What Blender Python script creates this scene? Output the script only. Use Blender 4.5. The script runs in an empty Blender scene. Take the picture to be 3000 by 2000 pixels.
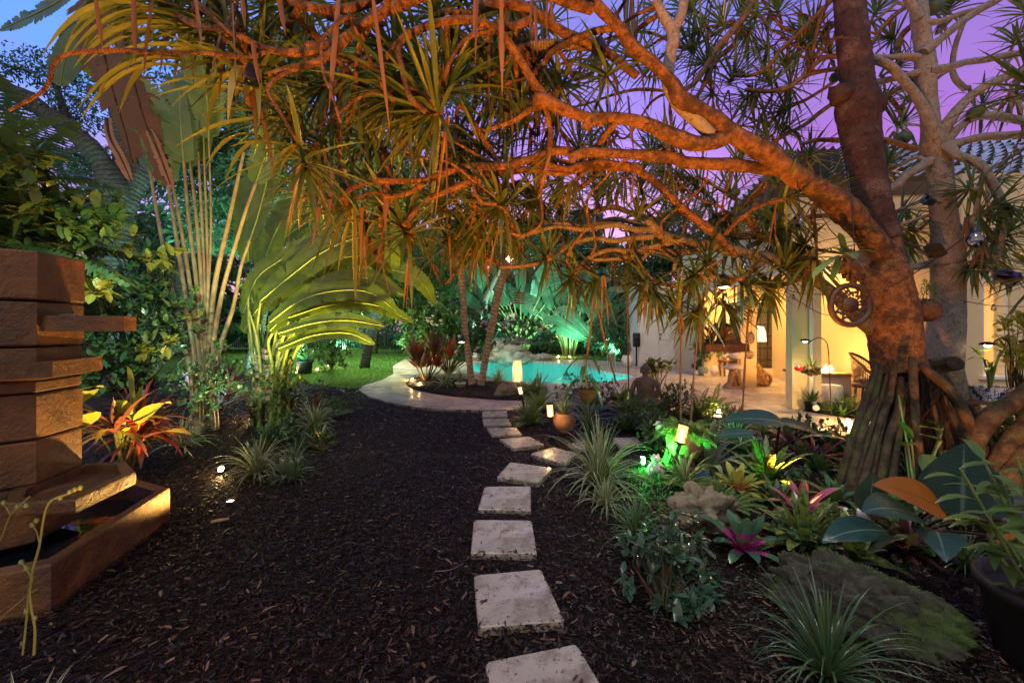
import bpy, math, random
import numpy as np
from mathutils import Vector

rng = np.random.default_rng(11)
random.seed(5)
R = math.radians
scene = bpy.context.scene
col = scene.collection

# ---------------------------------------------------------------- camera
F, CX, YH, H = 1167.0, 1500.0, 957.0, 1.415
cam_d = bpy.data.cameras.new('camera')
cam = bpy.data.objects.new('camera', cam_d)
col.objects.link(cam)
cam_d.sensor_width = 36.0
cam_d.lens = 36.0 * F / 3000.0
cam_d.shift_y = -(1000.0 - YH) / 3000.0
cam_d.clip_start = 0.05
cam_d.clip_end = 400
cam.location = (0, 0, H)
cam.rotation_euler = (R(90), 0, 0)
scene.camera = cam

# ---------------------------------------------------------------- render settings
scene.view_settings.view_transform = 'Standard'
scene.view_settings.look = 'None'
scene.view_settings.exposure = 0.45
scene.view_settings.gamma = 1.0
scene.render.engine = 'CYCLES'
scene.cycles.use_denoising = True
scene.cycles.max_bounces = 7
scene.cycles.diffuse_bounces = 3
scene.cycles.glossy_bounces = 3
scene.cycles.transmission_bounces = 5
scene.cycles.transparent_max_bounces = 10
scene.cycles.sample_clamp_indirect = 3.0
scene.cycles.caustics_reflective = False
scene.cycles.caustics_refractive = False
scene.cycles.use_adaptive_sampling = True
scene.cycles.adaptive_threshold = 0.02

# ---------------------------------------------------------------- dusk sky
world = bpy.data.worlds.new('World')
scene.world = world
world.use_nodes = True
wn, wl = world.node_tree.nodes, world.node_tree.links
wn.clear()
w_out = wn.new('ShaderNodeOutputWorld')
w_bg = wn.new('ShaderNodeBackground')
w_tc = wn.new('ShaderNodeTexCoord')
w_sep = wn.new('ShaderNodeSeparateXYZ')
wl.new(w_tc.outputs['Generated'], w_sep.inputs[0])

def w_ramp(src, stops):
    r = wn.new('ShaderNodeValToRGB')
    e = r.color_ramp.elements
    while len(e) < len(stops):
        e.new(0.5)
    for k, (p, c) in enumerate(stops):
        e[k].position = p
        e[k].color = (*c, 1)
    wl.new(src, r.inputs[0])
    return r.outputs[0]

def w_mix(f, a, b):
    m = wn.new('ShaderNodeMix')
    m.data_type = 'RGBA'
    for s, k in ((f, 0), (a, 6), (b, 7)):
        if hasattr(s, 'links'):
            wl.new(s, m.inputs[k])
        else:
            m.inputs[k].default_value = s if k == 0 else (*s, 1)
    return m.outputs[2]

def w_range(src, a, b):
    m = wn.new('ShaderNodeMapRange')
    m.interpolation_type = 'SMOOTHSTEP'
    wl.new(src, m.inputs[0])
    m.inputs[1].default_value = a
    m.inputs[2].default_value = b
    return m.outputs[0]

left_sky = w_ramp(w_sep.outputs[2], [(0.0, (.78, .30, .60)), (.10, (.74, .33, .72)), (.24, (.46, .30, .86)),
                                     (.38, (.13, .30, .95)), (.60, (.10, .30, .95)), (1.0, (.10, .13, .22))])
mid_sky = w_ramp(w_sep.outputs[2], [(0.0, (.80, .30, .48)), (.10, (.82, .40, .66)), (.24, (.74, .36, .76)),
                                    (.42, (.34, .18, .78)), (.60, (.16, .18, .66)), (1.0, (.10, .13, .22))])
right_sky = w_ramp(w_sep.outputs[2], [(0.0, (.60, .16, .56)), (.14, (.46, .12, .56)), (.24, (.26, .09, .46)),
                                      (.34, (.32, .10, .50)), (.55, (.14, .10, .50)), (1.0, (.10, .13, .22))])
lr = w_range(w_sep.outputs[0], -.55, -.2)
rr = w_range(w_sep.outputs[0], .25, .62)
s1 = w_mix(lr, left_sky, mid_sky)
s2 = w_mix(rr, s1, right_sky)
w_map = wn.new('ShaderNodeMapping')
w_map.inputs['Scale'].default_value = (1.2, 1.2, 7.0)
wl.new(w_tc.outputs['Generated'], w_map.inputs[0])
w_noi = wn.new('ShaderNodeTexNoise')
w_noi.inputs['Scale'].default_value = 2.2
w_noi.inputs['Detail'].default_value = 5
wl.new(w_map.outputs[0], w_noi.inputs['Vector'])
cl = w_range(w_noi.outputs[0], .48, .72)
s3 = w_mix(cl, s2, (.30, .16, .50))
s4 = w_mix(.35, s2, s3)
# a faint physical twilight sky added to the coloured afterglow
w_sky = wn.new('ShaderNodeTexSky')
w_sky.sky_type = 'NISHITA'
w_sky.sun_disc = False
w_sky.sun_elevation = R(1.0)
w_sky.sun_rotation = R(200)
back = w_range(w_sep.outputs[1], .15, -.7)
s5 = w_mix(back, s4, (.40, .38, .38))
w_add = wn.new('ShaderNodeMix')
w_add.data_type = 'RGBA'
w_add.blend_type = 'ADD'
w_add.inputs[0].default_value = 0.05
wl.new(s5, w_add.inputs[6])
wl.new(w_sky.outputs[0], w_add.inputs[7])
wl.new(w_add.outputs[2], w_bg.inputs[0])
w_bg.inputs[1].default_value = 1.0
wl.new(w_bg.outputs[0], w_out.inputs[0])

# the last, very soft glow of the sun that has gone down behind the camera
sun_d = bpy.data.lights.new('sun', 'SUN')
sun_d.energy = 0.66
sun_d.angle = R(25)
sun_d.color = (1.0, .94, .86)
sun = bpy.data.objects.new('sun', sun_d)
col.objects.link(sun)
sun.rotation_euler = (R(42), 0, R(-20))

# ---------------------------------------------------------------- picture coordinates -> places
CR = {1: (0, 0, 2.24), 2: (1000, 0, 2.24), 3: (2000, 0, 2.24), 4: (0, 650, 2.24), 5: (1000, 650, 2.24), 6: (2000, 650, 2.24),
      7: (0, 1300, 1.568), 8: (1500, 1300, 1.568), 11: (1850, 850, 3.92), 12: (2300, 850, 3.1357), 13: (1350, 950, 3.92),
      14: (1800, 1050, 3.4836), 15: (0, 1050, 1.96), 16: (2000, 400, 2.352), 0: (0, 0, 1.0)}

def px(c, x, y):
    ox, oy, s = CR[c]
    return ox + x / s, oy + y / s

def P(c, x, y, d):
    u, v = px(c, x, y)
    return np.array([(u - CX) / F * d, d, H - (v - YH) / F * d])

def G(c, x, y, z=0.0):
    u, v = px(c, x, y)
    d = (H - z) * F / (v - YH)
    return np.array([(u - CX) / F * d, d, z])

# ---------------------------------------------------------------- mesh building
class MB:
    def __init__(s):
        s.v = []; s.q = []; s.t = []; s.uv = []; s.rn = []; s.n = 0; s.qm = []; s.tm = []

    def add(s, v, q=None, t=None, uv=None, rn=None, m=0):
        v = np.asarray(v, float).reshape(-1, 3)
        k = len(v)
        s.v.append(v)
        s.uv.append(np.zeros((k, 2)) if uv is None else np.asarray(uv, float).reshape(-1, 2))
        s.rn.append(np.full(k, .5 if rn is None else rn) if (rn is None or np.isscalar(rn)) else np.asarray(rn).ravel())
        if q is not None and len(q):
            q = np.asarray(q, int).reshape(-1, 4)
            s.q.append(q + s.n); s.qm.append(np.full(len(q), m))
        if t is not None and len(t):
            t = np.asarray(t, int).reshape(-1, 3)
            s.t.append(t + s.n); s.tm.append(np.full(len(t), m))
        s.n += k

    def build(s, name, mats, parent=None, smooth=True, loc=None):
        me = bpy.data.meshes.new(name)
        V = np.concatenate(s.v) if s.v else np.zeros((0, 3))
        if loc is not None:
            V = V - np.asarray(loc)
        q = np.concatenate(s.q) if s.q else np.zeros((0, 4), int)
        t = np.concatenate(s.t) if s.t else np.zeros((0, 3), int)
        me.vertices.add(len(V))
        me.vertices.foreach_set('co', V.ravel())
        idx = np.concatenate([q.ravel(), t.ravel()])
        me.loops.add(len(idx))
        me.loops.foreach_set('vertex_index', idx)
        me.polygons.add(len(q) + len(t))
        st = np.concatenate([np.arange(len(q)) * 4, len(q) * 4 + np.arange(len(t)) * 3])
        me.polygons.foreach_set('loop_start', st)
        mi = np.concatenate((s.qm + s.tm) or [np.zeros(0, int)]).astype(int)
        me.polygons.foreach_set('material_index', mi)
        me.polygons.foreach_set('use_smooth', np.full(len(st), bool(smooth)))
        ul = me.uv_layers.new(name='UVMap')
        UV = np.concatenate(s.uv)
        ul.data.foreach_set('uv', UV[idx].ravel())
        at = me.attributes.new('rnd', 'FLOAT', 'POINT')
        at.data.foreach_set('value', np.concatenate(s.rn))
        me.update(calc_edges=True)
        me.validate()
        for m in (mats if isinstance(mats, (list, tuple)) else [mats]):
            me.materials.append(m)
        o = bpy.data.objects.new(name, me)
        col.objects.link(o)
        if loc is not None:
            o.location = loc
        if parent is not None:
            o.parent = parent
            if loc is None:
                o.location = -Vector(parent.location)
            else:
                o.location = Vector(loc) - Vector(parent.location)
        return o

def tag(o, label=None, cat=None, group=None, kind=None):
    if label: o['label'] = label
    if cat: o['category'] = cat
    if group: o['group'] = group
    if kind: o['kind'] = kind
    return o

def thing(name, label, cat, loc, group=None):
    o = bpy.data.objects.new(name, None)
    o.empty_display_size = .1
    col.objects.link(o)
    o.location = [float(a) for a in loc]
    return tag(o, label, cat, group)

def copy_tree(o, parent=None):
    c = o.copy()
    col.objects.link(c)
    if parent is not None:
        c.parent = parent
    for ch in list(o.children):
        copy_tree(ch, c)
    return c

def nrm(a):
    a = np.asarray(a, float)
    return a / (np.linalg.norm(a, axis=-1, keepdims=True) + 1e-12)

def spline(pts, step=.05):
    p = np.asarray(pts, float)
    if len(p) < 3:
        n = max(2, int(np.linalg.norm(p[-1, :3] - p[0, :3]) / step) + 1)
        t = np.linspace(0, 1, n)[:, None]
        return p[0] * (1 - t) + p[-1] * t
    e = np.vstack([2 * p[0] - p[1], p, 2 * p[-1] - p[-2]])
    out = []
    for i in range(1, len(e) - 2):
        n = max(2, int(np.linalg.norm(e[i + 1, :3] - e[i, :3]) / step))
        for t in np.linspace(0, 1, n, endpoint=False):
            a, b, c, d = e[i - 1], e[i], e[i + 1], e[i + 2]
            out.append(.5 * (2 * b + (c - a) * t + (2 * a - 5 * b + 4 * c - d) * t * t + (3 * b - a - 3 * c + d) * t ** 3))
    out.append(e[-2])
    return np.array(out)

def tube(mb, pts, sides=10, step=.05, rough=.06, cap=True, m=0, seed=0, flat=1.0):
    """pts: rows of x, y, z, radius"""
    S = spline(pts, step)
    C, r = S[:, :3], S[:, 3].copy()
    n = len(C)
    T = nrm(np.gradient(C, axis=0))
    a = np.array([0, 0, 1.0]) if abs(T[0][2]) < .9 else np.array([1.0, 0, 0])
    N = [nrm(np.cross(T[0], a))]
    for i in range(1, n):
        v = N[-1] - T[i] * np.dot(N[-1], T[i])
        N.append(nrm(v))
    N = np.array(N)
    Bn = np.cross(T, N)
    th = np.linspace(0, 2 * np.pi, sides + 1)
    lr_ = np.random.default_rng(seed + n)
    if rough > .03 and n > 8:
        kk_ = max(3, n // 3); r = r * (1 + rough * 1.7 * np.interp(np.linspace(0, kk_ - 1, n), np.arange(kk_), lr_.normal(0, .75, kk_).clip(-1.1, 1.6)))
    wob = 1 + rough * (lr_.random((n, sides)) - .5) * 2
    wob = np.hstack([wob, wob[:, :1]])
    ct, sn = np.cos(th), np.sin(th)
    V = C[:, None] + (r[:, None] * wob)[:, :, None] * (N[:, None] * ct[None, :, None] + flat * Bn[:, None] * sn[None, :, None])
    L = np.concatenate([[0], np.cumsum(np.linalg.norm(np.diff(C, axis=0), axis=1))])
    UV = np.stack(np.broadcast_arrays(th[None] / (2 * np.pi), L[:, None]), -1)
    k = sides + 1
    i, j = np.meshgrid(np.arange(n - 1), np.arange(sides), indexing='ij')
    b = (i * k + j).ravel()
    q = np.stack([b, b + 1, b + 1 + k, b + k], 1)
    mb.add(V, q, uv=UV, rn=lr_.random(), m=m)
    if cap:
        for e, s_ in ((0, -1), (n - 1, 1)):
            ring = V[e, :-1]
            vv = np.vstack([ring, C[e] + T[e] * s_ * r[e] * .25])
            tri = [[x, (x + 1) % sides, sides] if s_ > 0 else [(x + 1) % sides, x, sides] for x in range(sides)]
            mb.add(vv, t=tri, rn=.5, m=m)
    return S

def PROF(kind, s):
    if kind == 'strap': return np.clip(.75 + .5 * s, 0, 1) * np.clip((1 - s) * 2.2, 0.02, 1) ** .8
    if kind == 'blade': return np.clip(1 - s ** 2.2, .02, 1)
    if kind == 'oval': return np.clip(np.sin(np.pi * np.clip(s * .97 + .03, 0, 1)) ** .6, .05, 1)
    if kind == 'lance': return np.clip(np.sin(np.pi * np.clip(s, 0, 1) ** .7) ** .8 , .06, 1)
    if kind == 'heart': return np.clip(np.sin(np.pi * np.clip(s * .96 + .04, 0, 1) ** .55) ** .8, .03, 1)
    if kind == 'tongue': return np.clip(.8 + .3 * np.sin(np.pi * s), 0, 1.1) * np.clip((1 - s) * 5, .05, 1) ** .5
    if kind == 'rect': return np.clip((1 - s) * 8, .3, 1)
    return np.ones_like(s)

def blades(mb, base, dirs, length, width, droop=.5, nseg=6, kind='blade', fold=.25, power=1.5, side=None, rn=None, m=0, cols=3, roll=0.0, wave=0.0):
    base = np.atleast_2d(base).astype(float)
    N = len(base)
    dirs = nrm(np.broadcast_to(dirs, (N, 3)))
    length = np.broadcast_to(length, (N,)).astype(float)
    width = np.broadcast_to(width, (N,)).astype(float)
    droop = np.broadcast_to(droop, (N,)).astype(float)
    s = np.linspace(0, 1, nseg + 1)
    D = dirs[:, None] + droop[:, None, None] * (s ** power)[None, :, None] * np.array([0, 0, -1.0])
    D = nrm(D)
    mid = .5 * (D[:, 1:] + D[:, :-1])
    pos = np.concatenate([np.zeros((N, 1, 3)), np.cumsum(mid, 1)], 1) * (length / nseg)[:, None, None] + base[:, None]
    if side is None:
        sd = np.cross(dirs, np.array([0, 0, 1.0]))
        bad = np.linalg.norm(sd, axis=1) < 1e-3
        sd[bad] = [1, 0, 0]
        sd = nrm(sd)
    else:
        sd = nrm(np.broadcast_to(side, (N, 3)))
    rl = np.broadcast_to(roll, (N,))
    if np.any(rl != 0):
        up0 = nrm(np.cross(sd, dirs))
        sd = nrm(sd * np.cos(rl)[:, None] + up0 * np.sin(rl)[:, None])
    sd = sd[:, None] - D * np.sum(sd[:, None] * D, -1, keepdims=True)
    sd = nrm(sd)
    nn = np.cross(sd, D)
    w = width[:, None] * PROF(kind, s)[None] * .5
    if wave:
        w = w * (1 + wave * (rng.random(w.shape) - .5))
    if cols == 3:
        X = np.array([-1, 0, 1.0])
        V = pos[:, :, None] + sd[:, :, None] * (X[None, None, :, None] * w[:, :, None, None]) + nn[:, :, None] * (np.abs(X)[None, None, :, None] * (w * fold)[:, :, None, None])
    else:
        X = np.array([-1, 1.0])
        V = pos[:, :, None] + sd[:, :, None] * (X[None, None, :, None] * w[:, :, None, None])
    k = len(X)
    uvx = np.broadcast_to((X * .5 + .5)[None, None], (N, nseg + 1, k))
    uvy = np.broadcast_to(s[None, :, None], (N, nseg + 1, k))
    rn = rng.random(N) if rn is None else np.broadcast_to(rn, (N,))
    RN = np.broadcast_to(rn[:, None, None], (N, nseg + 1, k))
    st = (nseg + 1) * k
    i, j = np.meshgrid(np.arange(nseg), np.arange(k - 1), indexing='ij')
    b = (i * k + j).ravel()
    q1 = np.stack([b, b + 1, b + 1 + k, b + k], 1)
    q = (q1[None] + (np.arange(N) * st)[:, None, None]).reshape(-1, 4)
    mb.add(V.reshape(-1, 3), q, uv=np.stack([uvx, uvy], -1).reshape(-1, 2), rn=RN.ravel(), m=m)
    return pos

def box(mb, c, s, rz=0.0, m=0, bevel=0.0, rx=0.0):
    hx, hy, hz = np.array(s) / 2.0
    if bevel > 0:
        b = min(bevel, hx * .9, hy * .9, hz * .9)
        pts = []
        def ring(ix, z):
            e = [(hx - ix, hy - ix)]
            X, Y = hx - ix, hy - ix
            k = b * .7
            return [(X, Y - k), (X - k, Y), (-X + k, Y), (-X, Y - k), (-X, -Y + k), (-X + k, -Y), (X - k, -Y), (X, -Y + k)]
        rings = [(b, -hz), (0, -hz + b), (0, hz - b), (b, hz)]
        V = []
        for ix, z in rings:
            V += [(x, y, z) for x, y in ring(ix, z)]
        q = []
        for r_ in range(3):
            for a in range(8):
                q.append([r_ * 8 + a, r_ * 8 + (a + 1) % 8, r_ * 8 + 8 + (a + 1) % 8, r_ * 8 + 8 + a])
        q = [x[::-1] for x in q]
        V = np.array(V)
        t = []
        for o_, fl in ((0, 0), (24, 1)):
            V = np.vstack([V, [0, 0, -hz if not fl else hz]])
            ci = len(V) - 1
            for a in range(8):
                t.append([o_ + a, o_ + (a + 1) % 8, ci] if not fl else [o_ + (a + 1) % 8, o_ + a, ci])
        t = [x for x in t]
    else:
        V = np.array([[x, y, z] for z in (-hz, hz) for y in (-hy, hy) for x in (-hx, hx)])
        q = [[0, 2, 3, 1], [4, 5, 7, 6], [0, 1, 5, 4], [2, 6, 7, 3], [0, 4, 6, 2], [1, 3, 7, 5]]
        t = None
    if rx:
        c_, s_ = math.cos(rx), math.sin(rx)
        V = V @ np.array([[1, 0, 0], [0, c_, s_], [0, -s_, c_]])
    c_, s_ = math.cos(rz), math.sin(rz)
    V = V @ np.array([[c_, s_, 0], [-s_, c_, 0], [0, 0, 1]])
    mb.add(V + np.array(c), q, t, rn=rng.random(), m=m)

def lathe(mb, prof, c=(0, 0, 0), sides=20, sx=1.0, sy=1.0, m=0, rz=0.0, wob=0.0):
    """prof: rows of radius, z"""
    th = np.linspace(0, 2 * np.pi, sides + 1)
    V, UV = [], []
    for k, (r_, z) in enumerate(prof):
        w = 1 + wob * (rng.random(sides + 1) - .5)
        w[-1] = w[0]
        x, y = r_ * w * np.cos(th) * sx, r_ * w * np.sin(th) * sy
        X = x * math.cos(rz) - y * math.sin(rz)
        Y = x * math.sin(rz) + y * math.cos(rz)
        V.append(np.stack([X, Y, np.full_like(th, z)], 1))
        UV.append(np.stack([th / 2 / np.pi, np.full_like(th, z)], 1))
    n = len(prof)
    k = sides + 1
    i, j = np.meshgrid(np.arange(n - 1), np.arange(sides), indexing='ij')
    b = (i * k + j).ravel()
    mb.add(np.concatenate(V) + np.array(c), np.stack([b, b + 1, b + 1 + k, b + k], 1), uv=np.concatenate(UV), rn=rng.random(), m=m)

def prism(mb, poly, z0, z1, m=0, top=True, bottom=True):
    """poly: rows of x, y counter-clockwise; extruded, with n-gon caps cut to a fan about the centre"""
    p = np.asarray(poly, float)
    n = len(p)
    V = np.vstack([np.c_[p, np.full(n, z0)], np.c_[p, np.full(n, z1)]])
    q = [[i, (i + 1) % n, n + (i + 1) % n, n + i] for i in range(n)]
    mb.add(V, q, rn=rng.random(), m=m)
    from mathutils.geometry import tessellate_polygon
    tris = tessellate_polygon([[Vector((a[0], a[1], 0)) for a in p]])
    def area(t):
        a, b, c = p[t[0]], p[t[1]], p[t[2]]
        return (b[0] - a[0]) * (c[1] - a[1]) - (b[1] - a[1]) * (c[0] - a[0])
    tt = [t if area(t) > 0 else t[::-1] for t in tris]
    if top: mb.add(np.c_[p, np.full(n, z1)], t=[list(t) for t in tt], m=m)
    if bottom: mb.add(np.c_[p, np.full(n, z0)], t=[list(t)[::-1] for t in tt], m=m)

def ico(mb, c, r, sub=3, sc=(1, 1, 1), amp=.15, freq=1.5, seed=0, m=0, flatz=None, rz=0.0):
    import bmesh
    from mathutils import noise
    bm = bmesh.new()
    bmesh.ops.create_icosphere(bm, subdivisions=sub, radius=1.0)
    off = Vector((seed * 3.1, seed * 1.7, seed * 2.3))
    V = []
    for v in bm.verts:
        k = 1 + amp * (noise.noise(v.co * freq + off) * 1.4 + .6 * noise.noise(v.co * freq * 2.7 + off) + .3 * noise.noise(v.co * freq * 6 + off))
        p = v.co * k
        V.append((p.x * sc[0] * r, p.y * sc[1] * r, p.z * sc[2] * r))
    V = np.array(V)
    t = [[v.index for v in f.verts] for f in bm.faces]
    bm.free()
    if flatz is not None:
        V[:, 2] = np.maximum(V[:, 2], flatz)
    c_, s_ = math.cos(rz), math.sin(rz)
    V = V @ np.array([[c_, s_, 0], [-s_, c_, 0], [0, 0, 1]])
    mb.add(V + np.array(c), t=t, rn=rng.random(), m=m)

# ---------------------------------------------------------------- materials
def nt(name):
    m = bpy.data.materials.new(name)
    m.use_nodes = True
    n = m.node_tree.nodes
    n.clear()
    return m, n, m.node_tree.links

def mixc(n, l, f, a, b, mode='MIX'):
    x = n.new('ShaderNodeMix')
    x.data_type = 'RGBA'
    x.blend_type = mode
    for s_, k in ((f, 0), (a, 6), (b, 7)):
        if hasattr(s_, 'links'):
            l.new(s_, x.inputs[k])
        elif k == 0:
            x.inputs[0].default_value = s_
        else:
            x.inputs[k].default_value = (*s_, 1)
    return x.outputs[2]

def rng_node(n, l, src, a, b, c=0.0, d=1.0):
    x = n.new('ShaderNodeMapRange')
    l.new(src, x.inputs[0])
    for k, v in zip((1, 2, 3, 4), (a, b, c, d)):
        x.inputs[k].default_value = v
    return x.outputs[0]

def noise_node(n, l, vec, scale, detail=4, rough=.55, dist=0.0):
    x = n.new('ShaderNodeTexNoise')
    x.inputs['Scale'].default_value = scale
    x.inputs['Detail'].default_value = detail
    x.inputs['Roughness'].default_value = rough
    x.inputs['Distortion'].default_value = dist
    if vec is not None:
        l.new(vec, x.inputs['Vector'])
    return x.outputs[0]

def bump_node(n, l, h, strength=.5, dist=.02, normal=None):
    x = n.new('ShaderNodeBump')
    x.inputs['Strength'].default_value = strength
    x.inputs['Distance'].default_value = dist
    l.new(h, x.inputs['Height'])
    if normal is not None:
        l.new(normal, x.inputs['Normal'])
    return x.outputs[0]

def principled(n, l, base, rough=.6, normal=None, metal=0.0, spec=.5, emit=None, estr=0.0, coat=0.0):
    p = n.new('ShaderNodeBsdfPrincipled')
    if hasattr(base, 'links'): l.new(base, p.inputs['Base Color'])
    else: p.inputs['Base Color'].default_value = (*base, 1)
    if hasattr(rough, 'links'): l.new(rough, p.inputs['Roughness'])
    else: p.inputs['Roughness'].default_value = rough
    p.inputs['Metallic'].default_value = metal
    p.inputs['Specular IOR Level'].default_value = spec
    p.inputs['Coat Weight'].default_value = coat
    if normal is not None: l.new(normal, p.inputs['Normal'])
    if emit is not None:
        p.inputs['Emission Color'].default_value = (*emit, 1)
        p.inputs['Emission Strength'].default_value = estr
    return p

def surf(name, c1, c2=None, rough=.7, scale=8.0, bump=.3, bdist=.01, bscale=None, metal=0.0, spec=.4, emit=None, estr=0.0, coat=0.0, c3=None, s3=2.0, r2=None):
    m, n, l = nt(name)
    o = n.new('ShaderNodeOutputMaterial')
    tc = n.new('ShaderNodeTexCoord').outputs['Object']
    nf = noise_node(n, l, tc, scale, 6, .6)
    base = mixc(n, l, rng_node(n, l, nf, .35, .65), c1, c2 if c2 else tuple(a * .75 for a in c1))
    if c3:
        nf3 = noise_node(n, l, tc, s3, 3)
        base = mixc(n, l, rng_node(n, l, nf3, .5, .65), base, c3)
    nb = noise_node(n, l, tc, bscale or scale * 4, 6, .65)
    nm = bump_node(n, l, nb, bump, bdist)
    rr_ = rough if r2 is None else rng_node(n, l, nf, .4, .6, rough, r2)
    p = principled(n, l, base, rr_, nm, metal, spec, emit, estr, coat)
    l.new(p.outputs[0], o.inputs[0])
    return m

def leafm(name, c1, c2, trans=.35, rough=.38, stripe=None, sw=.16, spots=None, rib=0.0, tip=None, base_c=None, base_to=.35, cross=0.0, tcol=None, mid=None):
    m, n, l = nt(name)
    o = n.new('ShaderNodeOutputMaterial')
    at = n.new('ShaderNodeAttribute')
    at.attribute_name = 'rnd'
    uv = n.new('ShaderNodeUVMap').outputs[0]
    sp = n.new('ShaderNodeSeparateXYZ')
    l.new(uv, sp.inputs[0])
    base = mixc(n, l, at.outputs['Fac'], c1, c2)
    tc = n.new('ShaderNodeTexCoord').outputs['Object']
    nf = noise_node(n, l, tc, 9.0, 3)
    base = mixc(n, l, rng_node(n, l, nf, .42, .72, 0, .45), base, tuple(a * .55 for a in c1))
    def absx(w0, w1):
        a = n.new('ShaderNodeMath'); a.operation = 'SUBTRACT'; l.new(sp.outputs[0], a.inputs[0]); a.inputs[1].default_value = .5
        b = n.new('ShaderNodeMath'); b.operation = 'ABSOLUTE'; l.new(a.outputs[0], b.inputs[0])
        return rng_node(n, l, b.outputs[0], w0, w1)
    if stripe:
        base = mixc(n, l, absx(.5 - sw - .03, .5 - sw + .03), base, stripe)
    if mid:
        base = mixc(n, l, absx(.012, .035), mid, base)
        wv = n.new('ShaderNodeTexWave'); wv.bands_direction = 'Y'; wv.inputs['Scale'].default_value = 5.5; wv.inputs['Distortion'].default_value = .6
        l.new(uv, wv.inputs['Vector'])
        base = mixc(n, l, rng_node(n, l, wv.outputs[1], .86, .98, 0, .14), base, mid)
    if spots:
        sn = noise_node(n, l, tc, 45.0, 2, .6)
        base = mixc(n, l, rng_node(n, l, sn, .50, .56), base, spots)
    if cross:
        wv = n.new('ShaderNodeTexWave'); wv.bands_direction = 'Y'; wv.inputs['Scale'].default_value = cross
        wv.inputs['Distortion'].default_value = 3.0
        l.new(uv, wv.inputs['Vector'])
        base = mixc(n, l, rng_node(n, l, wv.outputs[1], .55, .7, 0, .8), base, (.30, .33, .26))
    if base_c:
        base = mixc(n, l, rng_node(n, l, sp.outputs[1], base_to, base_to + .12, 1, 0), base, base_c)
    if tip:
        base = mixc(n, l, rng_node(n, l, sp.outputs[1], .82, 1.0), base, tip)
    nm = None
    if rib:
        wv = n.new('ShaderNodeTexWave'); wv.bands_direction = 'X'; wv.inputs['Scale'].default_value = rib
        l.new(uv, wv.inputs['Vector'])
        nm = bump_node(n, l, wv.outputs[1], .25, .004)
    p = principled(n, l, base, rough, nm, 0.0, .5)
    t = n.new('ShaderNodeBsdfTranslucent')
    if tcol: t.inputs[0].default_value = (*tcol, 1)
    else: l.new(mixc(n, l, .35, base, (.30, .34, .02)), t.inputs[0])
    mx = n.new('ShaderNodeMixShader'); mx.inputs[0].default_value = trans
    l.new(p.outputs[0], mx.inputs[1]); l.new(t.outputs[0], mx.inputs[2])
    l.new(mx.outputs[0], o.inputs[0])
    return m

def bark(name, c1, c2, rings=9.0, rstr=.6, moss=None, rough=.8, c3=None):
    m, n, l = nt(name)
    o = n.new('ShaderNodeOutputMaterial')
    uv = n.new('ShaderNodeUVMap').outputs[0]
    tc = n.new('ShaderNodeTexCoord').outputs['Object']
    nf = noise_node(n, l, tc, 14.0, 7, .7)
    base = mixc(n, l, rng_node(n, l, nf, .38, .62), c1, c2)
    if c3:
        base = mixc(n, l, rng_node(n, l, noise_node(n, l, tc, 3.5, 5, .7), .5, .62), base, c3)
    wv = n.new('ShaderNodeTexWave'); wv.bands_direction = 'Y'; wv.inputs['Scale'].default_value = rings
    wv.inputs['Distortion'].default_value = 4.5; wv.inputs['Detail'].default_value = 4; wv.inputs['Detail Scale'].default_value = 2.4; wv.inputs['Detail Roughness'].default_value = .7
    l.new(uv, wv.inputs['Vector'])
    base = mixc(n, l, rng_node(n, l, wv.outputs[1], .0, .5, .65, 0), base, tuple(a * .35 for a in c2))
    if moss:
        base = mixc(n, l, rng_node(n, l, noise_node(n, l, tc, 4.0, 5, .7), .50, .70, 0, .8), base, moss)
    base = mixc(n, l, rng_node(n, l, noise_node(n, l, tc, 26, 6, .75, 1.5), .52, .62, 0, .8), base, tuple(a * .25 for a in c2))
    nm = bump_node(n, l, wv.outputs[1], rstr, .016)
    nm = bump_node(n, l, noise_node(n, l, tc, 30.0, 6, .75, 1.0), .8, .014, nm)
    p = principled(n, l, base, rough, nm, 0, .3)
    l.new(p.outputs[0], o.inputs[0])
    return m

def emis(name, c, s, base=(.8, .8, .8)):
    m, n, l = nt(name)
    o = n.new('ShaderNodeOutputMaterial')
    p = principled(n, l, base, .4, None, 0, .3, c, s)
    l.new(p.outputs[0], o.inputs[0])
    return m

def glass(name, tint=(.9, .95, 1), alpha=.75, rough=.02):
    m, n, l = nt(name)
    o = n.new('ShaderNodeOutputMaterial')
    t = n.new('ShaderNodeBsdfTransparent'); t.inputs[0].default_value = (*tint, 1)
    g = n.new('ShaderNodeBsdfGlossy'); g.inputs['Roughness'].default_value = rough
    fr = n.new('ShaderNodeFresnel'); fr.inputs[0].default_value = 1.45
    mx = n.new('ShaderNodeMixShader')
    l.new(rng_node(n, l, fr.outputs[0], 0, 1, 1 - alpha - .2 if alpha < .8 else .03, 1), mx.inputs[0])
    l.new(t.outputs[0], mx.inputs[1]); l.new(g.outputs[0], mx.inputs[2])
    l.new(mx.outputs[0], o.inputs[0])
    return m

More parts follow.
